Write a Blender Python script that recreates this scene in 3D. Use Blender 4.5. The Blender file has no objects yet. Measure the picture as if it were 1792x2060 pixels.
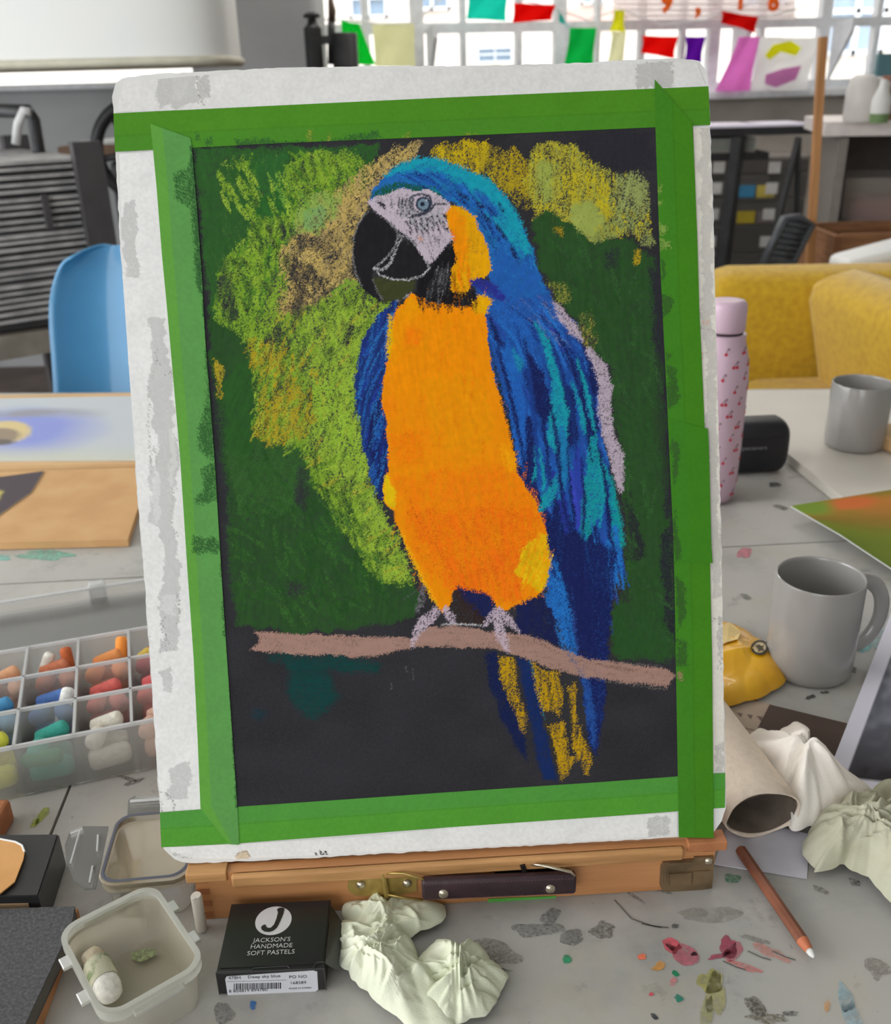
import bpy, math, random
import numpy as np
from mathutils import Vector, Matrix
random.seed(7)
SC = bpy.context.scene
COL = SC.collection
# ---------------------------------------------------------------- camera
PW, PH, FPX = 1792, 2060, 1950.0
PITCH, ROLL = math.radians(24), math.radians(-1.5)
EYE = np.array([0.0, 0.0, 1.25])
_fw = np.array([0, math.cos(PITCH), -math.sin(PITCH)])
_r0 = np.array([1.0, 0, 0]); _u0 = np.cross(_r0, _fw)
_rt = _r0*math.cos(ROLL) + _u0*math.sin(ROLL)
_up = -_r0*math.sin(ROLL) + _u0*math.cos(ROLL)
cd = bpy.data.cameras.new('camera'); cam = bpy.data.objects.new('camera', cd); COL.objects.link(cam)
cam.matrix_world = Matrix(((_rt[0], _up[0], -_fw[0], EYE[0]), (_rt[1], _up[1], -_fw[1], EYE[1]),
                           (_rt[2], _up[2], -_fw[2], EYE[2]), (0, 0, 0, 1)))
cd.sensor_fit = 'HORIZONTAL'; cd.sensor_width = 36.0; cd.lens = 36.0*FPX/PW
cd.clip_start = 0.02; cd.clip_end = 200
cd.dof.use_dof = True; cd.dof.focus_distance = 0.61; cd.dof.aperture_fstop = 13.0
SC.camera = cam
# ---------------------------------------------------------------- light
SC.view_settings.view_transform = 'Standard'; SC.view_settings.look = 'None'
SC.view_settings.gamma = 1.0; SC.view_settings.use_curve_mapping = False
SC.view_settings.exposure = 0.40
w = bpy.data.worlds.new('overcast'); SC.world = w; w.use_nodes = True
bg = w.node_tree.nodes['Background']
bg.inputs[0].default_value = (0.93, 0.97, 1.0, 1); bg.inputs[1].default_value = 2.9
def area(name, loc, target, sx, sy, power, rgb=(1, 1, 1)):
    l = bpy.data.lights.new(name, 'AREA'); l.shape = 'RECTANGLE'; l.size = sx; l.size_y = sy
    l.energy = power; l.color = rgb
    o = bpy.data.objects.new(name, l); COL.objects.link(o); o.location = loc
    o.rotation_euler = (Vector(target)-Vector(loc)).to_track_quat('-Z', 'Y').to_euler()
    return o
area('left_window_light', (-3.0, 0.3, 2.0), (0.0, 0.5, 0.9), 2.2, 1.6, 34, (1, 0.98, 0.95))
area('ceiling_fill', (0.6, 4.0, 3.0), (0.6, 4.0, 0), 2.4, 0.3, 26, (1, 0.97, 0.92))  # unseen fill lamp added overhead to brighten the far part of the room
# ---------------------------------------------------------------- measuring helpers
TZ = 0.75
def ray(px, py):
    return _fw + _rt*((px-PW/2)/FPX) - _up*((py-PH/2)/FPX)
def tp(px, py, z=TZ):                       # point of a horizontal plane
    r = ray(px, py); return EYE + r*((z-EYE[2])/r[2])
def yp(px, py, y):                          # point of an upright plane across the room
    r = ray(px, py); return EYE + r*((y-EYE[1])/r[1])
WALL0 = np.array([0, 5.2, 0.0]); WYAW = math.radians(12)
WN = np.array([math.sin(WYAW), -math.cos(WYAW), 0]); WDIR = np.array([math.cos(WYAW), math.sin(WYAW), 0])
def wp(px, py, off=0.0):                    # point of the window wall (off: towards the room)
    r = ray(px, py); p0 = WALL0+WN*off
    return EYE + r*(((p0-EYE)@WN)/(r@WN))
def lin(c):
    c = np.asarray(c, float)/255.0
    return np.where(c <= 0.04045, c/12.92, ((c+0.055)/1.055)**2.4)
GAIN = 1.12
def L(r, g, b): return np.clip(lin((r, g, b))*GAIN, 0, 0.95)
# ---------------------------------------------------------------- mesh toolkit
ROOT = {}
def origin_of(o):
    while o.parent is not None: o = o.parent
    return ROOT.get(o.name, np.zeros(3))
def tag(o, label=None, cat=None, group=None, kind=None):
    if label: o['label'] = label
    if cat: o['category'] = cat
    if group: o['group'] = group
    if kind: o['kind'] = kind
    return o
def thing(name, loc, label, cat, group=None):
    o = bpy.data.objects.new(name, None); COL.objects.link(o); o.empty_display_size = 0.02
    o.location = [float(x) for x in loc]; ROOT[o.name] = np.array(loc, float)
    return tag(o, label, cat, group)
def nrm(a):
    a = np.asarray(a, float); return a/np.linalg.norm(a)
class M:
    def __init__(s): s.v = []; s.f = []; s.n = 0
    def add(s, vs, fs):
        vs = np.asarray(vs, float); b = s.n; s.v.append(vs); s.n += len(vs)
        s.f += [tuple(int(i)+b for i in f) for f in fs]; return s
    def box(s, c, size, ax=None, bev=0.0):
        ax = np.eye(3) if ax is None else np.array(ax, float)
        h = np.array(size, float)/2; c = np.asarray(c, float)
        if bev <= 0:
            sg = [(-1,-1,-1),(1,-1,-1),(1,1,-1),(-1,1,-1),(-1,-1,1),(1,-1,1),(1,1,1),(-1,1,1)]
            vs = [c+(np.array(q)*h)@ax for q in sg]
            return s.add(vs, [(0,3,2,1),(4,5,6,7),(0,1,5,4),(1,2,6,5),(2,3,7,6),(3,0,4,7)])
        b = min(bev, h.min()*0.98); prof = []
        def loop(z, ins):
            hx, hy = h[0]-ins, h[1]-ins; r = b; pts = []
            for (sx, sy, a0) in ((1,1,0),(-1,1,90),(-1,-1,180),(1,-1,270)):
                for a in (0, 30, 60, 90):
                    t = math.radians(a0+a); pts.append((sx*(hx-r+0)+r*math.cos(t), sy*(hy-r)+r*math.sin(t), z))
            return pts
        zs = [(-h[2], b*0.95), (-h[2]+b*0.3, b*0.3), (-h[2]+b, 0), (h[2]-b, 0), (h[2]-b*0.3, b*0.3), (h[2], b*0.95)]
        vs = []; fs = []
        for z, ins in zs:
            hx, hy = h[0]-ins, h[1]-ins; r = max(b-ins, b*0.05)
            for (sx, sy, a0) in ((1,1,0),(-1,1,90),(-1,-1,180),(1,-1,270)):
                for a in (0, 30, 60, 90):
                    t = math.radians(a0+a); vs.append((sx*(hx-r)+r*math.cos(t), sy*(hy-r)+r*math.sin(t), z))
        for k in range(5):
            for i in range(16):
                j = (i+1) % 16; fs.append((k*16+i, k*16+j, k*16+16+j, k*16+16+i))
        fs.append(tuple(range(15, -1, -1))); fs.append(tuple(range(80, 96)))
        return s.add(np.array(vs)@ax+c, fs)
    def prism(s, pts, d):                    # polygon (3D points) pushed along d
        pts = np.asarray(pts, float); n = len(pts); d = np.asarray(d, float)
        nn = np.zeros(3)
        for i in range(n): nn += np.cross(pts[i]-pts[0], pts[(i+1) % n]-pts[0])
        if nn@d > 0: pts = pts[::-1]
        fs = [tuple(range(n)), tuple(range(2*n-1, n-1, -1))]
        fs += [(i, i+n, (i+1) % n+n, (i+1) % n) for i in range(n)]
        return s.add(np.vstack([pts, pts+d]), fs)
    def poly(s, pts):
        return s.add(pts, [tuple(range(len(pts)))])
    def lathe(s, prof, c=(0, 0, 0), n=40, ax=None, caps=(False, False)):  # prof: (radius, height)
        ax = np.eye(3) if ax is None else np.array(ax, float)
        a = np.linspace(0, 2*math.pi, n, endpoint=False); vs = []; fs = []
        for r, z in prof: vs.append(np.stack([r*np.cos(a), r*np.sin(a), np.full(n, z)], 1))
        for k in range(len(prof)-1):
            for i in range(n):
                j = (i+1) % n; fs.append((k*n+i, k*n+j, k*n+n+j, k*n+n+i))
        if caps[0]: fs.append(tuple(range(n-1, -1, -1)))
        if caps[1]: fs.append(tuple(range((len(prof)-1)*n, len(prof)*n)))
        return s.add(np.vstack(vs)@ax+np.asarray(c, float), fs)
    def tube(s, pts, r, n=10, caps=True, closed=False, flat=1.0):
        pts = np.asarray(pts, float); m = len(pts); r = np.broadcast_to(np.asarray(r, float), (m,))
        vs = []; fs = []; prev = None
        for i in range(m):
            if closed: t = nrm(pts[(i+1) % m]-pts[i-1])
            else: t = nrm(pts[min(i+1, m-1)]-pts[max(i-1, 0)])
            if prev is None:
                q = np.array([0, 0, 1.0]) if abs(t[2]) < 0.9 else np.array([1.0, 0, 0])
                prev = nrm(np.cross(q, t))
            prev = nrm(prev-t*(prev@t)); b = np.cross(t, prev)
            for k in range(n):
                a = 2*math.pi*k/n; vs.append(pts[i]+r[i]*(math.cos(a)*prev+flat*math.sin(a)*b))
        for i in range(m if closed else m-1):
            for k in range(n):
                k2 = (k+1) % n; i2 = (i+1) % m
                fs.append((i*n+k, i*n+k2, i2*n+k2, i2*n+k))
        if caps and not closed:
            fs.append(tuple(range(n-1, -1, -1))); fs.append(tuple((m-1)*n+k for k in range(n)))
        return s.add(vs, fs)
    def grid(s, P):                          # P: (a, b, 3)
        a, b = P.shape[:2]; fs = [(i*b+j, i*b+j+1, (i+1)*b+j+1, (i+1)*b+j) for i in range(a-1) for j in range(b-1)]
        return s.add(P.reshape(-1, 3), fs)
    def build(s, name, mat, parent=None, smooth=False, loc=None, col=None):
        me = bpy.data.meshes.new(name); v = np.vstack(s.v)
        o0 = origin_of(parent) if parent is not None else (np.zeros(3) if loc is None else np.asarray(loc, float))
        me.from_pydata((v-o0).tolist(), [], s.f); me.update()
        if smooth:
            me.polygons.foreach_set('use_smooth', [True]*len(me.polygons))
            if smooth is not True: me.set_sharp_from_angle(angle=math.radians(smooth))
        if mat is not None: me.materials.append(mat)
        if col is not None: setcol(me, col)
        o = bpy.data.objects.new(name, me); COL.objects.link(o)
        if parent is not None: o.parent = parent
        else: o.location = [float(x) for x in o0]; ROOT[o.name] = o0
        return o
def setcol(me, col):
    at = me.color_attributes.new('paint', 'FLOAT_COLOR', 'POINT')
    c = np.ones((len(me.vertices), 4), np.float32); c[:, :3] = np.asarray(col)[:, :3]
    at.data.foreach_set('color', c.ravel())
def fastgrid(name, P, C, mat, parent, smooth=True):   # big coloured grids
    a, b = P.shape[:2]; o0 = origin_of(parent)
    me = bpy.data.meshes.new(name); nv = a*b; nf = (a-1)*(b-1)
    me.vertices.add(nv); me.vertices.foreach_set('co', (P.reshape(-1, 3)-o0).astype(np.float32).ravel())
    idx = np.arange(nv).reshape(a, b)
    q = np.stack([idx[:-1, :-1], idx[:-1, 1:], idx[1:, 1:], idx[1:, :-1]], -1).reshape(-1)
    me.loops.add(nf*4); me.loops.foreach_set('vertex_index', q.astype(np.int32))
    me.polygons.add(nf); me.polygons.foreach_set('loop_start', np.arange(0, nf*4, 4, dtype=np.int32))
    me.update(calc_edges=True)
    if smooth: me.polygons.foreach_set('use_smooth', np.ones(nf, bool))
    setcol(me, C.reshape(-1, C.shape[-1])); me.materials.append(mat)
    o = bpy.data.objects.new(name, me); COL.objects.link(o); o.parent = parent
    return o
def copy_tree(o, parent=None):
    c = o.copy(); COL.objects.link(c)
    if parent is not None: c.parent = parent
    for ch in list(o.children): copy_tree(ch, c)
    return c
def text(body, size, c, xdir, ydir, mat, parent, name='lettering', align='CENTER', ext=0.00015, bold=0.0, sx=1.0):
    cu = bpy.data.curves.new(name, 'FONT'); cu.body = body; cu.size = size; cu.align_x = align; cu.align_y = 'CENTER'
    cu.extrude = ext; cu.offset = bold; cu.resolution_u = 3
    t = bpy.data.objects.new('tmp', cu); COL.objects.link(t)
    dg = bpy.context.evaluated_depsgraph_get(); me = bpy.data.meshes.new_from_object(t.evaluated_get(dg))
    bpy.data.objects.remove(t); me.name = name
    xd, yd = nrm(xdir), nrm(ydir); zd = np.cross(xd, yd); o0 = origin_of(parent)
    v = np.array([p.co for p in me.vertices])
    if len(v): 
        v2 = v[:, :1]*sx*xd + v[:, 1:2]*yd + v[:, 2:3]*zd + np.asarray(c, float)-o0
        me.vertices.foreach_set('co', v2.astype(np.float32).ravel())
    me.materials.clear(); me.materials.append(mat); me.update()
    o = bpy.data.objects.new(name, me); COL.objects.link(o); o.parent = parent
    return o
# ---------------------------------------------------------------- materials
def mat(name, rgb, rough=0.6, metal=0.0, rgb2=None, scale=30.0, bump=0.0, bscale=200.0, coat=0.0, stretch=None, contrast=(0.35, 0.65), spec=0.5, detail=4.0, sheen=0.0, emit=0.0, gain=True):
    m = bpy.data.materials.new(name); m.use_nodes = True; nt = m.node_tree; b = nt.nodes['Principled BSDF']
    f = L if gain else (lambda r, g, bb: lin((r, g, bb)))
    c1 = tuple(float(x) for x in f(*rgb))+(1,)
    b.inputs['Roughness'].default_value = rough; b.inputs['Metallic'].default_value = metal
    b.inputs['Specular IOR Level'].default_value = spec; b.inputs['Coat Weight'].default_value = coat
    b.inputs['Sheen Weight'].default_value = sheen
    b.inputs['Base Color'].default_value = c1
    tc = nt.nodes.new('ShaderNodeTexCoord'); mp = nt.nodes.new('ShaderNodeMapping')
    nt.links.new(tc.outputs['Object'], mp.inputs[0])
    if stretch: mp.inputs['Scale'].default_value = stretch
    c2 = tuple(float(x) for x in f(*(rgb2 or [v*0.94 for v in rgb])))+(1,)
    nz = nt.nodes.new('ShaderNodeTexNoise'); nz.inputs['Scale'].default_value = scale; nz.inputs['Detail'].default_value = detail
    nt.links.new(mp.outputs[0], nz.inputs['Vector'])
    cr = nt.nodes.new('ShaderNodeValToRGB'); cr.color_ramp.elements[0].position = contrast[0]; cr.color_ramp.elements[1].position = contrast[1]
    cr.color_ramp.elements[0].color = c1; cr.color_ramp.elements[1].color = c2
    nt.links.new(nz.outputs['Fac'], cr.inputs[0]); nt.links.new(cr.outputs[0], b.inputs['Base Color'])
    if bump > 0:
        n2 = nt.nodes.new('ShaderNodeTexNoise'); n2.inputs['Scale'].default_value = bscale
        nt.links.new(mp.outputs[0], n2.inputs['Vector'])
        bp = nt.nodes.new('ShaderNodeBump'); bp.inputs['Strength'].default_value = bump; bp.inputs['Distance'].default_value = 0.001
        nt.links.new(n2.outputs['Fac'], bp.inputs['Height']); nt.links.new(bp.outputs[0], b.inputs['Normal'])
    return m
def paint_mat(name, rough=0.85, bump=0.15, bscale=2500.0, spec=0.2):
    m = bpy.data.materials.new(name); m.use_nodes = True; nt = m.node_tree; b = nt.nodes['Principled BSDF']
    a = nt.nodes.new('ShaderNodeAttribute'); a.attribute_name = 'paint'
    nt.links.new(a.outputs['Color'], b.inputs['Base Color'])
    b.inputs['Roughness'].default_value = rough; b.inputs['Specular IOR Level'].default_value = spec
    tc = nt.nodes.new('ShaderNodeTexCoord'); n2 = nt.nodes.new('ShaderNodeTexNoise'); n2.inputs['Scale'].default_value = bscale
    nt.links.new(tc.outputs['Object'], n2.inputs['Vector'])
    bp = nt.nodes.new('ShaderNodeBump'); bp.inputs['Strength'].default_value = bump; bp.inputs['Distance'].default_value = 0.0002
    nt.links.new(n2.outputs['Fac'], bp.inputs['Height']); nt.links.new(bp.outputs[0], b.inputs['Normal'])
    return m
def clear_mat(name, rgb, clear=0.6, diffuse=0.5, gloss_rough=0.15, gloss=1.0):   # thin see-through plastic or glass
    m = bpy.data.materials.new(name); m.use_nodes = True; nt = m.node_tree; nt.nodes.clear()
    out = nt.nodes.new('ShaderNodeOutputMaterial')
    tr = nt.nodes.new('ShaderNodeBsdfTransparent'); tr.inputs[0].default_value = (0.97, 0.97, 0.97, 1)
    df = nt.nodes.new('ShaderNodeBsdfDiffuse'); df.inputs[0].default_value = tuple(L(*rgb))+(1,)
    tl = nt.nodes.new('ShaderNodeBsdfTranslucent'); tl.inputs[0].default_value = tuple(L(*rgb))+(1,)
    gl = nt.nodes.new('ShaderNodeBsdfGlossy'); gl.inputs['Roughness'].default_value = gloss_rough
    m1 = nt.nodes.new('ShaderNodeMixShader'); m1.inputs[0].default_value = diffuse
    nt.links.new(tl.outputs[0], m1.inputs[1]); nt.links.new(df.outputs[0], m1.inputs[2])
    m2 = nt.nodes.new('ShaderNodeMixShader'); m2.inputs[0].default_value = clear
    nt.links.new(m1.outputs[0], m2.inputs[1]); nt.links.new(tr.outputs[0], m2.inputs[2])
    fr = nt.nodes.new('ShaderNodeFresnel'); fr.inputs[0].default_value = 1.45
    mu = nt.nodes.new('ShaderNodeMath'); mu.operation = 'MULTIPLY'; mu.inputs[1].default_value = gloss
    nt.links.new(fr.outputs[0], mu.inputs[0])
    m3 = nt.nodes.new('ShaderNodeMixShader'); nt.links.new(mu.outputs[0], m3.inputs[0])
    nt.links.new(m2.outputs[0], m3.inputs[1]); nt.links.new(gl.outputs[0], m3.inputs[2])
    nt.links.new(m3.outputs[0], out.inputs[0]); return m
def smear_mat(name, rgb, cover=0.5, scale=300.0, soft=0.12):                    # pigment rubbed thinly on a surface
    m = mat(name, rgb, 0.8, rgb2=[min(255, v*1.12) for v in rgb], scale=80); nt = m.node_tree
    b = nt.nodes['Principled BSDF']; out = nt.nodes['Material Output']
    tc = nt.nodes.new('ShaderNodeTexCoord'); nz = nt.nodes.new('ShaderNodeTexNoise'); nz.inputs['Scale'].default_value = scale; nz.inputs['Detail'].default_value = 6
    nt.links.new(tc.outputs['Object'], nz.inputs['Vector'])
    mr = nt.nodes.new('ShaderNodeMapRange'); mr.inputs['From Min'].default_value = 0.5-(cover-0.5)*0.5-soft; mr.inputs['From Max'].default_value = 0.5-(cover-0.5)*0.5+soft
    nt.links.new(nz.outputs['Fac'], mr.inputs['Value'])
    tr = nt.nodes.new('ShaderNodeBsdfTransparent'); mx = nt.nodes.new('ShaderNodeMixShader')
    nt.links.new(mr.outputs[0], mx.inputs[0]); nt.links.new(tr.outputs[0], mx.inputs[1]); nt.links.new(b.outputs[0], mx.inputs[2])
    nt.links.new(mx.outputs[0], out.inputs[0]); return m
# ================================================================ the board and the pastel painting
B0 = np.array([-0.18768806, 0.48135282, 0.79137292])
BU = np.array([0.99938857, 0.03481854, 0.00318522]); BV = np.array([-0.01805821, 0.34095128, 0.93990751])
BV = nrm(BV-BU*(BU@BV)); BN = nrm(np.cross(BU, BV))
if BN[1] > 0: BN = -BN
def uv(px, py):
    r = ray(px, py); p = EYE+r*(((B0-EYE)@BN)/(r@BN))-B0
    return p@BU, p@BV
def b3(u, v, off=0.0): return B0+BU*u+BV*v+BN*off
CS = 0.0005; CU0, CV0 = -0.008, -0.008; CNX, CNY = 768, 1032
def cc(p):                                   # sheet measurement -> canvas cells
    a = np.array([uv(x, y) for x, y in p]); return np.stack([(a[:, 0]-CU0)/CS, (a[:, 1]-CV0)/CS], 1)
rng = np.random.default_rng(11)
def vnoise(sx, sy, ang=0.0, seed=0, shape=(CNY, CNX)):
    g = np.random.default_rng(seed); h, w_ = shape
    Y, X = np.mgrid[0:h, 0:w_].astype(np.float32)
    t = math.radians(ang); a = (X*math.cos(t)+Y*math.sin(t))/sx; b = (-X*math.sin(t)+Y*math.cos(t))/sy
    a -= a.min(); b -= b.min(); na, nb = int(a.max())+3, int(b.max())+3
    T = g.random((nb, na)).astype(np.float32); i = a.astype(int); j = b.astype(int)
    fa = a-i; fb = b-j; fa = fa*fa*(3-2*fa); fb = fb*fb*(3-2*fb)
    return (T[j, i]*(1-fa)+T[j, i+1]*fa)*(1-fb)+(T[j+1, i]*(1-fa)+T[j+1, i+1]*fa)*fb
_t = rng.random((CNY, CNX)).astype(np.float32)
_t = _t*0.72+0.07*(np.roll(_t, 1, 0)+np.roll(_t, -1, 0)+np.roll(_t, 1, 1)+np.roll(_t, -1, 1))
_t += 0.14*vnoise(2.2, 2.2, 20, 5)
TOOTH = np.empty(CNY*CNX, np.float32); TOOTH[np.argsort(_t.ravel())] = np.linspace(0, 1, CNY*CNX); TOOTH = TOOTH.reshape(CNY, CNX)
WHITE = rng.random((2, CNY, CNX)).astype(np.float32)-0.5
NA, NB = vnoise(14, 14, 10, 1)-0.5, vnoise(14, 14, 70, 2)-0.5
NC, ND = vnoise(5, 5, 30, 3)-0.5, vnoise(5, 5, 80, 4)-0.5
STREAK = {}
def streak(ang, ln=26, wd=3.0):
    k = (round(ang), ln, wd)
    if k not in STREAK: STREAK[k] = 0.65*vnoise(ln, wd, ang, 50+int(k[0])+ln)+0.35*vnoise(ln*0.5, wd*0.6, ang+4, 90+int(k[0]))-0.5
    return STREAK[k]
LAY = {k: [np.zeros((CNY, CNX, 3), np.float32), np.zeros((CNY, CNX), np.float32)] for k in 'STB'}
PAPER = L(49, 48, 52)
LAY['S'][0][:] = PAPER*(1+0.25*(TOOTH[..., None]-0.5)+0.25*(vnoise(40, 30, 0, 8)[..., None]-0.5)); LAY['S'][1][:] = 1
def put(lay, sl, col, a):
    C, A = LAY[lay]; a = a[..., None]
    C[sl] = C[sl]*(1-a)+col*a
    A[sl] = np.maximum(A[sl], a[..., 0])
def bbox(P, m):
    x0 = int(max(0, P[:, 0].min()-m)); x1 = int(min(CNX, P[:, 0].max()+m)); y0 = int(max(0, P[:, 1].min()-m)); y1 = int(min(CNY, P[:, 1].max()+m))
    return (slice(y0, y1), slice(x0, x1)) if x1 > x0 and y1 > y0 else None
def inside(P, X, Y):
    r = np.zeros(X.shape, bool); n = len(P)
    for i in range(n):
        x1, y1 = P[i]; x2, y2 = P[(i+1) % n]
        if y1 == y2: continue
        c = ((y1 > Y) != (y2 > Y)) & (X < (x2-x1)*(Y-y1)/(y2-y1)+x1); r ^= c
    return r
def fill(p, rgb, cov=0.9, rough=5, fuzz=3.0, st=0.25, ang=90, var=0.1, soft=0.55, lay='S', ln=26, wd=3.0):
    fuzz *= 0.6; rough *= 0.8; P = cc(p); sl = bbox(P, rough+fuzz+3)
    if sl is None: return
    Y, X = np.mgrid[sl[0], sl[1]].astype(np.float32)
    sk = streak(ang, ln, wd)[sl]
    X = X+rough*(1.3*NA[sl]+0.8*NC[sl])+fuzz*WHITE[0][sl]*2; Y = Y+rough*(1.3*NB[sl]+0.8*ND[sl])+fuzz*WHITE[1][sl]*2
    m = inside(P, X, Y)
    c = cov+st*2*sk+0.25*NA[sl]
    a = np.clip((c-TOOTH[sl])/soft+0.5, 0, 1)*m
    put(lay, sl, L(*rgb)*(1+var*2*(sk+NC[sl]*0.6))[..., None], a)
def stroke(p, wid, rgb, cov=0.8, fuzz=1.5, var=0.1, lay='S', soft=0.4):
    P = cc(p); wid = np.atleast_1d(np.asarray(wid, float))/1.63/2; wid = np.interp(np.linspace(0, 1, len(P)), np.linspace(0, 1, len(wid)), wid) if len(wid) > 1 else np.full(len(P), wid[0]); sl = bbox(P, wid.max()+fuzz+3)
    if sl is None: return
    Y, X = np.mgrid[sl[0], sl[1]].astype(np.float32)
    X = X+fuzz*(WHITE[0][sl]*1.4+NC[sl]); Y = Y+fuzz*(WHITE[1][sl]*1.4+ND[sl])
    best = np.full(X.shape, -9.0, np.float32)
    for i in range(len(P)-1):
        d = P[i+1]-P[i]; l2 = max(d@d, 1e-6); t = np.clip(((X-P[i, 0])*d[0]+(Y-P[i, 1])*d[1])/l2, 0, 1)
        best = np.maximum(best, wid[i]+(wid[i+1]-wid[i])*t-np.hypot(X-P[i, 0]-t*d[0], Y-P[i, 1]-t*d[1]))
    a = np.clip(best+0.5, 0, 1)*np.clip((cov-TOOTH[sl])/soft+0.5, 0, 1)
    put(lay, sl, L(*rgb)*(1+var*2*NC[sl])[..., None], a)
def hatch(poly, n, ln, wid, ang, rgbs, cov=0.7, dang=12, seed=1, lay='S', bend=0.0, fuzz=1.2):
    g = random.Random(seed); xs = [q[0] for q in poly]; ys = [q[1] for q in poly]; P = np.array(poly, float); k = 0; tries = 0
    while k < n and tries < n*20:
        tries += 1; x = g.uniform(min(xs), max(xs)); y = g.uniform(min(ys), max(ys))
        if not inside(P, np.array([x]), np.array([y]))[0]: continue
        an = ang(x, y) if callable(ang) else ang
        a = math.radians(an+g.uniform(-dang, dang)); l = ln*g.uniform(0.5, 1.3); dx, dy = math.cos(a)*l/2, math.sin(a)*l/2
        b = bend*g.uniform(-1, 1)
        stroke([(x-dx, y-dy), (x-dy*b, y+dx*b), (x+dx, y+dy)], (wid*0.5, wid*g.uniform(0.7, 1.2), wid*0.35), g.choice(rgbs), cov*g.uniform(0.7, 1.15), fuzz, lay=lay); k += 1
# ---- background foliage
DG, DG2 = (44, 78, 39), (52, 90, 43)
fill([(388,300),(760,292),(740,380),(640,420),(560,520),(520,640),(470,690),(425,640),(408,480)], (48,92,42), 0.95, 6, 4, 0.15, 100)
fill([(420,640),(520,650),(560,760),(540,850),(600,880),(690,960),(760,1060),(830,1170),(850,1210),(835,1240),(700,1268),(600,1272),(470,1255),(452,1000),(430,800)], DG, 1.0, 8, 4, 0.12, 80, 0.12)
fill([(455,900),(540,870),(620,890),(640,960),(560,1040),(480,1040)], DG2, 0.8, 8, 5, 0.2, 60)
fill([(450,760),(520,700),(540,820),(500,920),(450,900)], (44,86,38), 0.9, 8, 5, 0.2, 60)
# light greens, left
LG, LG2, YG = (126,160,48), (146,176,58), (168,164,52)
fill([(440,330),(500,318),(520,400),(560,430),(600,400),(620,330),(690,300),(740,330),(690,420),(600,470),(540,560),(560,620),(520,690),(440,600),(425,520),(450,430)], LG, 0.55, 10, 5, 0.45, 110)
fill([(575,320),(640,300),(690,310),(650,400),(620,480),(585,420)], LG, 0.72, 8, 4, 0.4, 100)
fill([(445,360),(480,370),(510,430),(490,440),(455,400)], LG2, 0.6, 5, 3, 0.4, 60)
fill([(430,520),(540,440),(600,520),(560,640),(500,700),(440,640)], LG, 0.62, 10, 5, 0.4, 80)
fill([(560,640),(640,600),(720,570),(790,615),(740,680),(716,790),(722,870),(745,980),(770,1040),(800,1090),(830,1180),(760,1170),(700,1090),(640,1000),(600,900),(540,890),(510,780),(500,690)], LG, 0.72, 10, 5, 0.4, 105)
fill([(620,640),(720,590),(780,620),(725,700),(712,800),(724,900),(680,900),(640,800),(610,720)], LG2, 0.72, 8, 5, 0.4, 110)
fill([(640,820),(722,800),(735,930),(770,1050),(740,1060),(690,980),(650,900)], LG2, 0.66, 8, 5, 0.4, 70)
fill([(700,1000),(775,1040),(810,1110),(835,1170),(770,1170),(720,1090)], LG2, 0.62, 8, 5, 0.4, 110)
fill([(500,680),(560,690),(600,780),(640,830),(620,880),(540,900),(510,860),(520,800),(555,800),(560,760),(510,740)], (172,150,36), 0.62, 8, 5, 0.4, 90)
fill([(430,720),(452,735),(444,770),(450,800),(436,800)], (170,150,40), 0.6, 4, 3, 0.3, 90)
hatch([(430,330),(700,310),(690,430),(560,520),(540,640),(440,640)], 260, 34, 7, lambda x, y: 70+40*math.sin(x/60), [LG, LG2, (110,150,40), (70,120,40)], 0.6, 25, 2)
hatch([(560,640),(720,590),(780,620),(720,700),(722,880),(770,1040),(830,1170),(740,1120),(620,920),(510,880),(510,700)], 420, 36, 7, lambda x, y: 118 if y < 900 else 150, [LG, LG2, LG2, YG, (104,140,40)], 0.58, 22, 3)
hatch([(500,690),(640,700),(640,860),(540,900)], 70, 34, 8, 110, [(180,152,30), (168,150,40)], 0.5, 20, 4)
GAPS = [(44,56,36), (50,50,48), (60,90,40), (46,70,38)]
hatch([(430,330),(700,310),(690,430),(560,520),(540,640),(440,640)], 120, 30, 8, 75, GAPS, 0.5, 30, 41, fuzz=2.5)
hatch([(560,640),(720,590),(780,620),(720,700),(722,880),(770,1040),(830,1170),(740,1120),(620,920),(510,880),(510,700)], 190, 34, 7, 112, GAPS, 0.42, 25, 42, fuzz=2.5)
hatch([(620,760),(718,740),(740,960),(700,980),(650,880)], 60, 46, 9, 100, [(150,186,60), (140,176,52)], 0.6, 15, 43)
# tan, by the head
TAN, TAN2 = (186,160,92), (170,148,100)
fill([(795,300),(850,290),(790,350),(745,400),(735,430),(712,470),(704,540),(720,575),(650,600),(570,640),(550,610),(590,560),(560,520),(600,450),(640,400),(700,370),(740,330)], TAN, 0.6, 10, 5, 0.4, 120)
fill([(640,420),(700,400),(710,470),(702,560),(650,570),(610,520)], TAN, 0.72, 8, 5, 0.35, 110)
hatch([(790,300),(850,292),(740,410),(705,480),(715,575),(600,620),(560,520),(620,430),(720,350)], 200, 40, 8, 118, [TAN, TAN2, (196,170,100)], 0.6, 20, 5)
fill([(600,400),(690,385),(680,440),(640,470),(590,470)], (140,168,80), 0.7, 8, 5, 0.3, 110)
fill([(610,420),(650,410),(655,450),(620,465)], (120,160,96), 0.7, 6, 4, 0.3, 110)
hatch([(590,450),(700,420),(710,560),(600,640),(560,560)], 60, 36, 7, 120, [(52,52,52), (70,70,56), (96,88,64)], 0.45, 30, 44, fuzz=2.5)
fill([(600,470),(640,480),(690,520),(670,535),(620,500),(590,500)], (48,48,52), 0.5, 6, 5, 0.4, 40); fill([(700,560),(722,572),(690,600),(660,590)], (120,156,52), 0.7, 6, 4, 0.4, 30)
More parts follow.
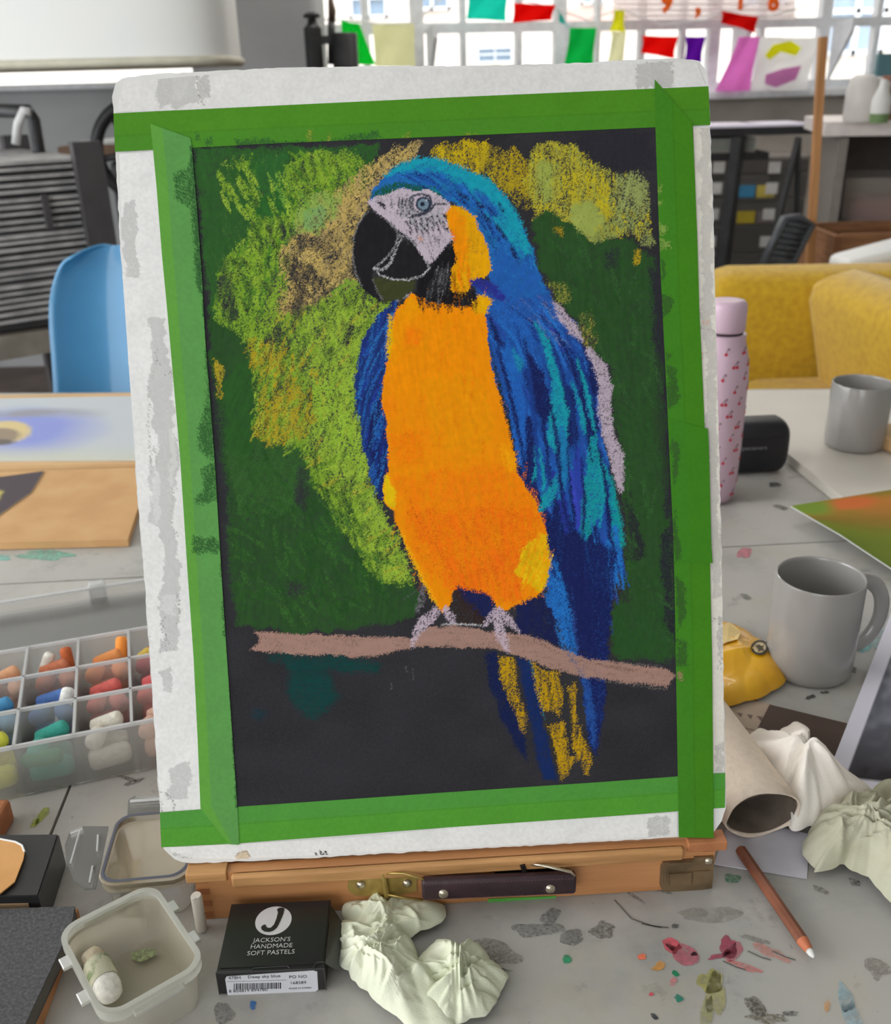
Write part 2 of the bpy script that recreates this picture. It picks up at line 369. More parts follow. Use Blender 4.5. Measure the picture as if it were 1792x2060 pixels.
for q in ([(555,450),(585,445),(580,475),(560,480)], [(560,510),(600,520),(660,560),(640,580),(590,560)], [(430,560),(470,550),(480,640),(460,650)], [(600,560),(625,590),(600,640),(580,620)], [(545,660),(580,665),(560,690),(530,690)], [(695,640),(718,650),(700,700),(690,690)]):
    fill(q, (46,46,50), 0.55, 7, 5, 0.4, 70)
fill([(425,340),(470,330),(520,360),(500,470),(455,520),(430,560),(412,470)], (46,88,42), 0.92, 6, 4, 0.15, 80)
fill([(560,360),(590,400),(585,430),(540,440),(510,430),(540,380)], (44,96,42), 0.9, 6, 4, 0.15, 120)
fill([(520,310),(580,305),(570,360),(540,400),(515,380)], (48,98,46), 0.8, 6, 4, 0.2, 110)
hatch([(440,350),(520,360),(510,440),(450,420)], 24, 40, 9, 62, [LG, LG2], 0.6, 8, 6)
hatch([(540,360),(620,340),(620,460),(550,450)], 26, 44, 8, 65, [LG, (112,158,60), LG2], 0.55, 10, 7)
# upper right
fill([(865,300),(930,282),(980,285),(985,330),(960,350),(920,330),(870,315)], (190,164,22), 0.72, 7, 5, 0.4, 90)
fill([(985,320),(1040,300),(1062,350),(1055,390),(1030,390),(1000,350)], (186,160,20), 0.68, 7, 5, 0.4, 80)
fill([(940,300),(1000,300),(1070,330),(1060,420),(1020,400),(980,350)], (170,150,30), 0.45, 9, 6, 0.4, 80)
fill([(1062,305),(1110,285),(1150,295),(1185,325),(1222,345),(1215,380),(1235,420),(1200,460),(1140,455),(1075,440),(1062,400)], (176,168,50), 0.66, 9, 5, 0.35, 85)
fill([(1130,350),(1180,345),(1225,370),(1240,420),(1200,470),(1160,420)], (186,172,34), 0.7, 8, 5, 0.35, 80)
fill([(1085,320),(1115,330),(1110,400),(1085,420),(1075,370)], (150,160,74), 0.7, 7, 5, 0.3, 90)
fill([(1235,355),(1270,345),(1305,370),(1310,410),(1300,450),(1318,500),(1290,490),(1250,460),(1225,420)], (140,150,84), 0.6, 8, 5, 0.35, 75)
fill([(1140,420),(1190,400),(1215,440),(1200,480),(1160,470)], (150,160,80), 0.95, 8, 5, 0.15, 60)
fill([(1170,470),(1240,440),(1260,470),(1200,490)], (140,150,74), 0.8, 6, 5, 0.3, 30)
hatch([(1065,310),(1150,295),(1220,345),(1300,370),(1310,470),(1200,480),(1080,430)], 240, 26, 6, 80, [(186,172,40), (170,164,60), (150,156,74), (190,176,30)], 0.5, 25, 8)
fill([(1240,360),(1275,345),(1306,372),(1310,415),(1296,440),(1262,430),(1236,400)], (144,154,90), 0.6, 8, 5, 0.35, 75)
fill([(1146,425),(1190,405),(1212,440),(1196,474),(1160,466)], (152,164,80), 0.95, 8, 5, 0.15, 60); fill([(1086,325),(1112,332),(1108,396),(1088,410)], (152,164,74), 0.75, 7, 5, 0.3, 90)
# dark green, right
fill([(1072,440),(1100,420),(1140,445),(1200,490),(1260,480),(1318,520),(1330,700),(1345,900),(1356,1140),(1358,1325),(1235,1320),(1232,1230),(1262,1150),(1255,980),(1240,860),(1225,740),(1170,650),(1110,590),(1085,540)], DG, 1.0, 8, 4, 0.12, 95, 0.12)
fill([(1310,520),(1325,520),(1345,800),(1356,1040),(1340,1040),(1325,900),(1315,700)], (44,44,50), 0.8, 9, 5, 0.2, 90)
fill([(1300,700),(1330,720),(1345,1000),(1330,1000),(1310,860)], (44,70,38), 0.5, 8, 5, 0.2, 90)
fill([(1330,1080),(1352,1060),(1356,1280),(1325,1290),(1335,1180)], (40,40,48), 0.8, 9, 5, 0.2, 90)
fill([(1262,990),(1290,1050),(1290,1120),(1262,1130)], (40,40,46), 0.75, 8, 5, 0.25, 90)
fill([(1230,1180),(1262,1175),(1275,1240),(1236,1250)], (46,44,48), 0.5, 8, 5, 0.25, 90)
fill([(1215,500),(1250,505),(1245,545),(1220,540)], (44,44,52), 0.45, 8, 5, 0.2, 90)
fill([(1235,1215),(1330,1210),(1350,1330),(1240,1325)], (42,80,38), 0.7, 7, 4, 0.2, 70)
fill([(1275,500),(1290,500),(1288,530),(1276,535)], (176,150,30), 0.55, 3, 3, 0.2); fill([(1112,455),(1134,458),(1130,478),(1112,472)], (170,140,30), 0.6, 3, 4, 0.2)
fill([(1095,570),(1140,570),(1150,600),(1125,620)], (140,140,60), 0.4, 5, 5, 0.3); fill([(1160,630),(1190,625),(1200,690),(1185,720),(1165,660)], (160,150,66), 0.45, 5, 5, 0.3)
hatch([(1100,470),(1310,540),(1345,1280),(1250,1280),(1255,960),(1150,620)], 120, 60, 12, 70, [(38,76,34), (52,94,46), (44,84,40)], 0.4, 35, 9)
hatch([(470,900),(640,960),(820,1180),(700,1250),(480,1230)], 160, 60, 12, 55, [(36,74,32), (56,100,42), (46,88,36)], 0.45, 35, 10)
for q in ([(600,940),(620,960),(618,1030),(598,1010)], [(580,1170),(610,1175),(600,1200),(575,1195)], [(430,790),(448,840),(456,1000),(470,1250),(455,1250),(440,1000)]):
    fill(q, (48,48,52), 0.6, 7, 5, 0.3)
fill([(1180,270),(1310,262),(1315,350),(1270,340),(1230,345),(1190,320),(1155,290)], (44,43,50), 1.0, 6, 4, 0.05)
# below the branch
fill([(530,1316),(700,1322),(768,1330),(764,1352),(655,1352),(668,1372),(684,1402),(665,1420),(628,1450),(600,1432),(580,1390),(588,1350)], (20,62,60), 0.9, 7, 7, 0.15, 0, soft=0.6)
fill([(505,1425),(535,1428),(530,1450),(508,1448)], (24,56,66), 0.5, 6, 7, 0.15, soft=0.6)
# ---- macaw
NAVY, ROY, BLU, TEA, LAV = (26,34,84), (32,62,140), (36,98,176), (26,150,164), (180,164,178)
WING = [(950,568),(975,580),(1087,560),(1115,608),(1137,656),(1167,685),(1192,726),(1203,766),(1205,818),(1214,891),(1229,958),(1244,1039),(1248,1094),(1258,1149),(1256,1186),(1246,1150),(1232,1180),(1226,1259),(1218,1364),(1212,1442),(1200,1520),(1184,1500),(1169,1362),(1140,1290),(1100,1215),(1097,1171),(1106,1135),(1100,1076),(1089,1046),(1078,1013),(1041,950),(1030,891),(1019,840),(1008,796),(990,751),(984,689),(975,634)]
fill(WING, (34,80,156), 1.15, 4, 3, 0.12, 80, 0.15)
fill([(798,608),(765,630),(736,670),(723,715),(714,766),(714,796),(721,840),(728,891),(743,958),(765,1002),(790,1000),(790,800),(800,620)], (30,54,116), 1.15, 4, 3, 0.15, 100, 0.2)
fill([(780,700),(790,720),(770,780),(778,880),(785,960),(770,1000),(748,950),(735,860),(755,780)], NAVY, 0.95, 5, 4, 0.2, 100)
hatch([(795,615),(740,670),(718,770),(722,840),(745,960),(775,980),(770,800),(790,650)], 90, 60, 6, 105, [(44,104,170), BLU, (38,60,150), (30,40,96)], 0.6, 12, 11)
stroke([(800,606),(828,590)], 4, (150,150,170), 0.7); stroke([(722,800),(735,740),(752,690),(790,630)], 5, (44,110,180), 0.7)
hatch(WING[:18]+[(1060,960),(1000,700)], 330, 70, 5, lambda x, y: 72 if y > 700 else 48, [BLU, BLU, (44,110,190), ROY, (30,58,130), (26,36,90), (50,70,160)], 0.55, 9, 12)
hatch([(960,570),(1080,560),(1125,620),(1180,700),(1100,690),(1020,620)], 110, 70, 5, 38, [BLU, (44,104,186), (48,60,160), (30,44,100), (110,120,160)], 0.6, 8, 13)
# wing feathers
for p, w_, c in (([(1060,705),(1075,760),(1092,820),(1095,850)], (8,40,36,10), NAVY), ([(1062,840),(1070,920),(1065,980),(1085,1020)], (12,26,26,20), NAVY), ([(1075,980),(1090,1040),(1105,1100)], (10,36,30), NAVY),
                 ([(1130,760),(1145,800),(1152,880),(1145,900)], (6,24,24,6), NAVY), ([(1160,730),(1180,770),(1190,860),(1186,900)], (6,26,28,6), NAVY), ([(1175,700),(1192,740),(1198,790)], (5,20,14), NAVY),
                 ([(985,640),(1000,680),(1015,700)], (6,12,4), NAVY), ([(1010,800),(1025,860),(1045,950),(1075,1000)], (8,12,12,6), NAVY), ([(1185,880),(1215,960),(1225,1050)], (4,14,6), NAVY),
                 ([(1120,1000),(1135,1080),(1150,1200),(1165,1320)], (14,60,70,40), NAVY), ([(1185,1060),(1195,1150),(1195,1250),(1200,1330)], (30,66,66,40), NAVY), ([(1150,1090),(1170,1260),(1185,1360)], (40,60,40), (28,32,78)),
                 ([(1110,950),(1130,1000),(1140,1070)], (8,20,8), (40,54,140)), ([(1160,900),(1165,980),(1160,1060)], (8,34,12), (46,64,160))):
    stroke(p, w_, c, 0.95, 3)
for p, w_, c in (([(1078,650),(1098,690),(1110,740),(1118,770)], (8,14,16,10), TEA), ([(1115,770),(1125,830),(1120,880),(1130,920)], (14,40,44,14), TEA), ([(1025,710),(1035,730),(1030,760)], (22,36,16), (30,132,166)),
                 ([(1150,770),(1170,830),(1175,870)], (4,10,8), TEA), ([(1165,740),(1180,790),(1185,840)], (4,7,4), (30,140,170)), ([(1190,880),(1200,960),(1190,1020),(1175,1080)], (10,50,44,16), (24,146,150)),
                 ([(1228,960),(1238,1040),(1246,1090),(1244,1110)], (8,22,24,6), (20,150,150)), ([(1120,960),(1105,1000),(1085,1030)], (10,22,8), TEA), ([(1078,900),(1080,940),(1072,970)], (4,10,4), TEA), ([(1130,860),(1135,940),(1125,1000)], (10,30,10), (30,120,170))):
    stroke(p, w_, c, 0.8, 3)
stroke([(1020,690),(1030,760),(1042,840),(1050,930)], (10,34,34,14), (36,96,180), 0.85, 3); stroke([(1000,620),(1040,660),(1060,700)], (30,50,30), (38,96,176), 0.7, 4)
hatch([(1170,1100),(1250,1100),(1258,1180),(1200,1180)], 26, 90, 4, 82, [BLU, (40,110,186)], 0.6, 5, 14)
for p in ([(1236,1060),(1248,1130),(1254,1186)], [(1222,1090),(1238,1150),(1246,1182)], [(1232,1100),(1240,1160),(1234,1180)]): stroke(p, (10,9,3), (36,112,190), 0.8, 2)
for p, w_ in (([(1100,1160),(1120,1220),(1140,1290),(1158,1320)], (14,34,40,14)), ([(1112,1120),(1130,1180),(1148,1260)], (8,22,10)), ([(1105,1190),(1105,1240),(1130,1290)], (10,20,10))):
    stroke(p, w_, (36,108,180), 0.68, 4)
hatch([(1095,1180),(1125,1130),(1155,1280),(1150,1310),(1110,1270)], 50, 60, 5, 70, [(44,120,196), BLU, (30,60,130)], 0.55, 8, 15)
for i_, (p, c) in enumerate((([(1000,690),(1020,770),(1045,880),(1060,960)], NAVY), ([(1035,650),(1062,740),(1078,860),(1082,960)], (30,60,130)), ([(1052,680),(1080,780),(1100,900),(1108,980)], NAVY), ([(1090,640),(1125,730),(1150,830),(1160,930)], (28,50,110)), ([(1110,650),(1150,730),(1178,830),(1190,930)], NAVY), ([(1130,660),(1170,730),(1196,820)], (30,60,130)),
        ([(1100,780),(1120,880),(1128,980),(1140,1060)], NAVY), ([(1140,900),(1150,1000),(1160,1100)], NAVY), ([(1168,920),(1176,1010),(1170,1110)], NAVY), ([(1200,880),(1218,980),(1226,1070),(1236,1120)], NAVY), ([(1160,720),(1184,800),(1200,890)], TEA), ([(1105,700),(1128,780),(1140,860)], TEA), ([(1085,900),(1095,970),(1090,1020)], TEA), ([(1206,930),(1214,1000),(1206,1060)], TEA), ([(1070,620),(1110,680),(1140,740)], (40,110,190)), ([(1000,640),(1040,690),(1060,740)], (40,110,190)), ([(1060,590),(1100,630),(1140,690)], (40,110,190)), ([(1150,1180),(1156,1260),(1162,1320)], (50,80,150)), ([(1176,1130),(1180,1220)], (44,60,130)), ([(1146,940),(1158,1010),(1166,1060)], (60,70,180)))):
    stroke(p, (3, 9, 8, 3), c, 0.85, 2.2)
fill([(1100,1075),(1180,1090),(1240,1110),(1232,1180),(1224,1330),(1165,1330),(1150,1230),(1112,1140)], NAVY, 0.75, 8, 5, 0.25, 85)
for p in ([(1104,1150),(1122,1210),(1142,1280)], [(1116,1130),(1134,1200),(1152,1290)], [(1108,1200),(1130,1260),(1150,1310)]): stroke(p, (6, 16, 14, 5), (36,112,190), 0.75, 3)
# lavender edge
for p, w_ in (([(1116,612),(1134,640),(1152,662),(1168,684)], (10,22,24,8)), ([(1186,706),(1206,740),(1220,780),(1222,800)], (14,26,26,14)), ([(1212,770),(1216,830),(1226,890)], (18,30,22)), ([(1222,870),(1240,920),(1248,984)], (16,32,12))):
    stroke(p, w_, LAV, 0.85, 3)
# head
HEAD = [(745,415),(748,380),(768,360),(790,340),(818,324),(863,316),(900,328),(936,340),(975,356),(1005,376),(1030,414),(1050,445),(1062,475),(1072,505),(1085,548),(1100,590),(1060,600),(1000,590),(985,560),(965,470),(940,420),(902,408),(870,388),(820,380),(785,384),(765,395)]
fill(HEAD, (36,100,170), 1.15, 4, 3, 0.15, 35, 0.15)
fill([(768,356),(818,324),(863,316),(936,340),(975,356),(1005,376),(1035,425),(1060,475),(1070,505),(1058,515),(1035,470),(1010,420),(985,400),(930,375),(880,352),(820,345),(790,352)], (24,148,168), 0.95, 5, 4, 0.35, 35)
fill([(1005,440),(1045,450),(1066,505),(1050,520),(1020,480)], (26,144,164), 0.75, 6, 4, 0.3, 60)
fill([(745,412),(752,385),(775,370),(815,366),(870,380),(900,405),(870,392),(815,378),(785,384),(765,397)], (28,84,60), 0.9, 4, 4, 0.3, 170)
hatch([(780,350),(860,330),(980,370),(1060,480),(1090,570),(1010,570),(970,450),(900,390),(820,370)], 260, 44, 5, lambda x, y: 18+min(50, max(0, (x-800)/5)), [BLU, (26,140,166), (40,110,190), (28,46,104), (30,80,150)], 0.6, 10, 16)
for p, w_ in (([(790,345),(830,330),(875,326),(920,338)], (10,20,20,12)), ([(880,335),(930,350),(975,372),(1005,402)], (12,26,30,20)), ([(975,380),(1015,415),(1040,455),(1052,490)], (16,30,28,16)), ([(1000,440),(1035,480),(1060,505)], (16,26,14))): stroke(p, w_, (26,152,172), 0.72, 4)
hatch([(800,350),(880,345),(960,390),(1020,470),(1050,540),(1010,540),(960,440),(900,390)], 80, 34, 4, lambda x, y: 22+min(40, max(0, (x-800)/5)), [(28,50,110), (30,80,160), (40,110,190)], 0.6, 8, 45)
for p in ([(960,410),(975,418)], [(968,430),(985,445)], [(1000,455),(1015,480)], [(1005,410),(1012,425)], [(920,390),(940,400)], [(1030,500),(1042,530)]): stroke(p, 7, (28,36,70), 0.7, 2)
fill([(985,560),(1000,500),(1030,520),(1085,550),(1100,600),(1060,640),(1000,600)], (36,90,168), 0.7, 6, 4, 0.4, 50)
stroke([(950,566),(985,580),(1010,600)], (14,26,14), (44,50,140), 0.9, 3)
# neck, throat
fill([(897,420),(913,414),(936,420),(958,436),(964,461),(975,481),(983,512),(989,545),(975,562),(944,562),(941,584),(927,601),(913,601),(905,581),(908,548),(916,523),(911,498),(911,475),(897,447)], (226,160,8), 1.15, 4, 3, 0.1, 80)
fill([(898,422),(915,420),(935,440),(940,490),(935,540),(920,560),(916,520),(911,480),(898,445)], (236,138,6), 0.85, 5, 5, 0.2, 80, soft=0.6)
fill([(898,460),(912,465),(918,490),(905,480)], (232,116,50), 0.8, 3, 3); hatch([(912,550),(945,545),(938,590),(912,596)], 26, 36, 4, 80, [(236,120,10), (214,140,10), (150,96,10)], 0.8, 8, 17)
fill([(912,492),(918,520),(905,548),(902,576),(919,612),(877,616),(852,604),(835,580),(841,562),(863,539),(885,512)], (26,25,28), 1.1, 4, 4, 0.2, 110)
# breast
BR = [(828,592),(795,626),(784,670),(782,718),(769,766),(767,810),(776,847),(780,891),(782,950),(773,965),(769,983),(776,1013),(793,1031),(802,1068),(817,1101),(831,1134),(850,1171),(872,1206),(887,1232),(903,1222),(915,1181),(925,1176),(973,1189),(991,1200),(1000,1226),(1020,1228),(1040,1214),(1059,1212),(1087,1192),(1102,1157),(1106,1135),(1100,1076),(1089,1046),(1078,1013),(1041,950),(1030,891),(1019,840),(1008,796),(990,751),(984,689),(975,634),(988,606),(962,594),(945,612),(920,617),(898,612),(876,613),(850,600)]
fill(BR, (236,140,8), 1.4, 3, 2, 0.05, 95, 0.05)
fill([(830,600),(800,630),(788,690),(786,740),(800,740),(810,660),(850,620)], (234,152,4), 0.9, 6, 6, 0.2, 100, soft=0.7)
fill([(800,640),(960,620),(980,720),(970,800),(800,800),(790,720)], (240,140,4), 0.6, 8, 9, 0.2, 95, soft=0.8)
for q, c, v in (([(810,660),(850,660),(850,690),(815,690)], (242,118,10), 0.6), ([(840,760),(960,750),(1000,860),(960,920),(880,900)], (228,144,6), 0.7), ([(785,870),(860,870),(850,930),(790,930)], (240,118,8), 0.6),
                ([(770,800),(800,800),(790,850),(775,850)], (234,124,10), 0.6), ([(800,960),(1030,930),(1085,1030),(1090,1080),(1000,1190),(900,1180),(830,1120)], (240,118,12), 0.6), ([(820,1030),(1080,1020),(1085,1100),(1040,1200),(900,1170)], (234,104,14), 0.55),
                ([(1000,900),(1030,900),(1040,940),(1020,950)], (240,160,10), 0.6), ([(900,1120),(1040,1110),(1060,1200),(1000,1215),(960,1180),(900,1200)], (238,104,18), 0.65)):
    fill(q, c, v, 10, 9, 0.25, 100, soft=0.9)
hatch(BR, 260, 70, 7, 95, [(240,138,6), (234,124,8), (228,146,8), (240,112,10)], 0.2, 10, 18)
hatch([(820,1030),(1080,1030),(1060,1190),(900,1170),(840,1120)], 130, 60, 5, lambda x, y: 60+(x-820)/8, [(226,96,16), (240,130,10), (206,92,20), (244,120,10)], 0.25, 10, 19)
YEL = (226,186,16)
fill([(774,962),(782,955),(795,990),(796,1028),(778,1014),(770,985)], YEL, 1.1, 4, 3, 0.15); fill([(800,1060),(812,1080),(850,1160),(880,1215),(888,1232),(868,1204),(830,1136)], (236,176,20), 0.9, 3, 4, 0.2, 60)
fill([(1086,1076),(1100,1074),(1107,1135),(1098,1172),(1086,1192),(1060,1170),(1034,1150),(1050,1110)], (222,178,16), 0.95, 5, 4, 0.25, 110)
hatch([(1086,1080),(1104,1090),(1100,1170),(1050,1170),(1050,1110)], 46, 50, 5, 112, [(232,190,20), (206,160,16), (236,150,14)], 0.6, 10, 20)
fill([(945,606),(962,594),(990,606),(975,634),(955,630)], (228,170,8), 0.9, 5, 4, 0.2); stroke([(786,640),(784,690),(780,720)], (10,14,6), (222,176,10), 0.8, 3)
stroke([(984,690),(1000,760),(1024,850),(1036,910)], (3,8,8,4), (36,44,40), 0.7, 3)
for k in range(17):
    x = 842+k*7.0; stroke([(x-3, 590), (x+2, 612+7*math.sin(k*2.3)), (x+3, 622+9*math.sin(k*1.7))], (7,5,2), (28,26,28), 0.9, 2)
hatch([(850,560),(900,540),(910,600),(860,605)], 26, 46, 2.2, 100, [(120,120,124), (90,90,94), (60,60,62)], 0.75, 10, 21)
# beak
fill([(739,422),(724,442),(712,475),(708,511),(714,548),(726,576),(746,595),(770,607),(757,584),(749,559),(752,539),(763,553),(791,562),(821,563),(849,555),(863,539),(846,509),(824,478),(802,468),(788,453),(760,436)], (34,33,36), 1.3, 1.5, 1.5, 0.1, 80, 0.15)
fill([(752,556),(763,556),(791,564),(835,566),(832,581),(807,606),(776,610),(760,588)], (62,66,38), 1.1, 3, 3, 0.15, 20)
for p, w_, c in (([(741,424),(724,444),(713,476),(709,511),(715,548),(727,576)], 3, (120,118,120)), ([(802,472),(797,492),(783,512),(768,528),(752,540)], (4,3,3,3,2), (150,148,150)), ([(752,540),(770,543),(785,530),(795,505),(808,482)], (3,5,5,4,3), (168,166,168)),
                ([(752,541),(765,554),(790,562),(822,563),(850,555),(863,540)], 3, (190,188,190)), ([(802,474),(826,482),(848,510),(863,538)], (4,4,3,4), (150,148,152)), ([(776,442),(790,455),(800,470)], (4,5,3), (110,108,112)), ([(750,562),(757,582),(768,602)], 2.5, (120,118,120)), ([(810,486),(815,478),(822,492)], 3, (60,60,64))):
    stroke(p, w_, c, 0.75, 1.6)
# bare face
fill([(739,406),(752,397),(771,394),(785,383),(810,378),(841,385),(860,382),(877,392),(902,408),(905,417),(894,436),(899,453),(911,478),(902,492),(885,512),(866,531),(846,512),(830,484),(805,467),(780,442),(752,425)], (192,178,190), 1.02, 3, 2.5, 0.12, 60, 0.06)
fill([(795,400),(830,395),(835,430),(810,440)], (130,134,140), 0.5, 4, 4, 0.3); fill([(830,430),(890,420),(895,450),(850,465),(820,450)], (150,152,156), 0.5, 4, 4, 0.3)
for k in range(5):
    x = 803+k*7; stroke([(x, 398+k*0.5), (x-1.5, 412), (x+1, 420)], (2.5,3.5,2), (44,44,50), 0.85, 1.2)
    stroke([(800+k*6, 424+(k % 2)*5), (799+k*6, 431+(k % 2)*4)], 3, (60,60,68), 0.8, 1.2)
stroke([(788,402),(787,412),(789,420)], (3,4,2), (60,60,66), 0.8); stroke([(762,408),(770,413),(774,420)], (6,9,3), (40,38,44), 0.9, 1.5); stroke([(757,404),(762,398),(768,402)], 3, (110,104,112), 0.6)
for r_ in range(3):
    for k in range(9):
        x = 818+k*9+r_*4+3*math.sin(k*5+r_*2); y = 446+r_*9-k*1.6+r_*k*0.4+2.5*math.sin(k*3.1+r_)
        if x < 902: stroke([(x, y), (x+4, y+8)], (4,2), (36,35,40), 0.9, 1.2)
stroke([(826,398),(832,394),(848,390),(864,396),(868,408),(862,424),(846,432),(828,434)], (3,4,4,5,5,5,5,3), (52,58,72), 0.95, 1.2)
stroke([(824,402),(828,420),(840,428)], 3, (60,64,74), 0.8, 1.2); stroke([(822,438),(846,434),(864,424),(874,412),(898,411)], (3,6,6,4,3), (56,58,70), 0.9, 1.2)
stroke([(851,411),(851.5,411)], 30, (40,48,62), 1.2, 0.8); stroke([(851,411),(851.5,411)], 22, (112,132,148), 1.2, 0.8); stroke([(849.5,411),(850,411)], 9, (28,34,48), 1.2, 0.6); stroke([(857,403),(857.5,403)], 3.5, (180,190,200), 1.0, 0.4)
hatch([(820,480),(905,470),(868,525)], 26, 18, 2.5, 70, [(120,116,124), (90,88,96), (70,68,74)], 0.55, 20, 22); stroke([(842,478),(846,482)], 6, (214,150,120), 0.6)
# tail below the perch
fill([(918,1178),(975,1192),(992,1204),(996,1232),(985,1250),(960,1235),(935,1210)], (28,34,78), 0.95, 5, 4, 0.2); fill([(1040,1216),(1090,1196),(1110,1230),(1130,1300),(1060,1285),(1035,1250)], (26,32,74), 0.95, 6, 4, 0.2)
fill([(905,1225),(920,1182),(985,1250),(965,1258),(920,1254)], (52,36,28), 0.6, 5, 5, 0.3)
fill([(972,1318),(993,1306),(1010,1384),(1040,1440),(1055,1480),(1063,1532),(1040,1500),(1008,1442),(985,1380)], (22,32,72), 0.95, 4, 4, 0.15, 80)
fill([(1038,1318),(1065,1329),(1080,1390),(1092,1440),(1105,1500),(1122,1575),(1090,1567),(1075,1501),(1056,1400)], (22,42,92), 0.98, 4, 4, 0.15, 80)
stroke([(1066,1330),(1082,1390),(1096,1450)], (3,4,2), (36,110,130), 0.7, 2)
fill([(1165,1360),(1219,1350),(1214,1440),(1200,1524),(1184,1501),(1178,1420)], (26,34,84), 0.98, 4, 4, 0.15, 80); stroke([(1176,1366),(1188,1430),(1196,1500)], (14,16,8), (38,80,150), 0.75, 4)
YT = (186,146,14)
for q in ([(999,1321),(1032,1321),(1038,1370),(1044,1399),(1059,1442),(1054,1482),(1038,1440),(1012,1384)], [(1067,1325),(1087,1345),(1122,1353),(1131,1403),(1126,1442),(1112,1430),(1090,1431),(1075,1380)], [(1100,1458),(1137,1450),(1145,1520),(1161,1524),(1145,1556),(1130,1571),(1122,1520)], [(1137,1380),(1155,1372),(1160,1440),(1172,1481),(1188,1528),(1184,1558),(1169,1548),(1152,1500),(1146,1430)]):
    fill(q, YT, 0.62, 4, 4, 0.4, 80)
for p in ([(1090,1440),(1105,1480),(1118,1540)], [(1142,1390),(1150,1470)], [(1100,1362),(1110,1420)]): stroke(p, (4,8,4), (60,54,30), 0.6, 3)
# perch and feet
fill([(514,1268),(546,1272),(606,1275),(665,1278),(754,1281),(809,1280),(821,1286),(864,1263),(915,1259),(966,1265),(1032,1276),(1071,1280),(1122,1302),(1169,1321),(1227,1329),(1286,1339),(1344,1345),(1358,1357),(1341,1380),(1286,1376),(1227,1368),(1169,1360),(1110,1345),(1051,1321),(997,1304),(934,1302),(856,1302),(798,1308),(739,1321),(700,1321),(665,1318),(576,1316),(540,1311),(502,1305),(524,1290)], (160,126,114), 1.05, 3, 3, 0.12, 175, 0.05)
for p, c in (([(1030,1282),(1080,1292),(1130,1316)], (110,84,74)), ([(1150,1325),(1240,1344),(1300,1352)], (104,78,68)), ([(700,1322),(760,1322),(830,1304)], (60,54,52)), ([(1060,1278),(1130,1300),(1200,1322)], (50,46,46)), ([(1190,1365),(1280,1378),(1340,1386)], (120,110,106)), ([(1250,1334),(1330,1340)], (110,104,102))):
    stroke(p, (2,3,2), c, 0.6, 2.5)
for p, w_ in (([(876,1228),(850,1250),(834,1285),(830,1300)], (16,18,14,8)), ([(880,1230),(862,1252),(846,1270)], (10,14,8)), ([(895,1226),(905,1240),(912,1252)], (16,18,8)), ([(998,1228),(985,1245),(976,1256)], (14,14,8)), ([(1000,1228),(1004,1260),(1014,1290),(1022,1310)], (18,22,18,8)), ([(1006,1228),(1024,1250),(1044,1270)], (12,16,6)), ([(996,1240),(1000,1275),(1010,1300)], (8,12,6)), ([(850,1180),(846,1210),(840,1230)], (8,16,8))):
    stroke(p, w_, (186,168,182) if p[0][1] > 1200 else (110,104,112), 0.72, 3)
stroke([(890,1256),(930,1255),(968,1258)], 3, (190,186,188), 0.8, 1.5); stroke([(838,1190),(820,1200),(810,1205)], 2, (90,90,94), 0.5)
for p in ([(786,1368),(787,1386)], [(816,1340),(818,1352)], [(830,1345),(832,1366)]): stroke(p, 1.6, (120,118,120), 0.5, 1)
stroke([(1135,1300),(1175,1365)], 8, (60,90,130), 0.3, 4)
# ---- pigment on the tape
TG = (42,92,38)
for q in ([(388,320),(370,345),(345,362),(352,385),(362,410),(388,428)], [(386,300),(380,330),(386,420),(396,560),(404,600),(412,600),(404,470)], [(420,700),(415,740),(420,790),(404,860),(398,900),(430,930),(436,880)], [(408,940),(432,930),(440,1010),(392,1012),(412,985)], [(388,1078),(436,1082),(440,1112),(392,1110)], [(440,1090),(455,1090),(462,1270),(446,1278),(450,1180)], [(392,270),(400,266),(404,282),(394,286)], [(412,282),(428,276),(428,290),(410,292)], [(470,282),(540,280),(560,288),(600,284),(640,286),(760,270),(760,284),(480,296)], [(690,272),(760,268),(770,280),(700,284)]):
    fill(q, TG, 0.75, 4, 4, 0.3, 60, lay='T')
fill([(380,295),(390,297),(480,1622),(476,1622),(440,1000)], (40,84,40), 0.9, 3, 2, 0.2, lay='T')
for q in ([(1318,375),(1332,372),(1330,385),(1320,392)], [(1320,405),(1335,404),(1333,416),(1321,416)], [(1322,448),(1340,455),(1342,470),(1323,480)], [(1323,482),(1348,488),(1350,500),(1325,506)]):
    fill(q, (120,152,66), 0.7, 4, 3, 0.3, lay='T')
for q in ([(1326,590),(1345,592),(1352,610),(1345,625),(1332,640)], [(1336,708),(1350,712),(1340,724)], [(1338,730),(1358,745),(1364,800),(1360,812),(1342,824)], [(1350,880),(1366,900),(1364,950),(1354,980)], [(1352,1010),(1362,1060),(1370,1120),(1356,1130)], [(1358,1160),(1376,1170),(1378,1230),(1362,1270)], [(1358,1286),(1378,1288),(1382,1338),(1360,1338)], [(1328,520),(1340,530),(1332,580)]):
    fill(q, (50,92,34), 0.9, 4, 3, 0.2, lay='T')
fill([(1360,1350),(1372,1350),(1374,1366),(1362,1368)], (140,128,86), 0.8, 3, 3, lay='T')
for q in ([(660,268),(668,268),(666,290),(656,290)], [(620,262),(632,262),(632,290),(618,290)], [(812,268),(826,266),(818,284),(806,284)], [(930,270),(960,270),(960,276),(930,276)]): fill(q, (140,150,50), 0.4, 3, 3, lay='T')
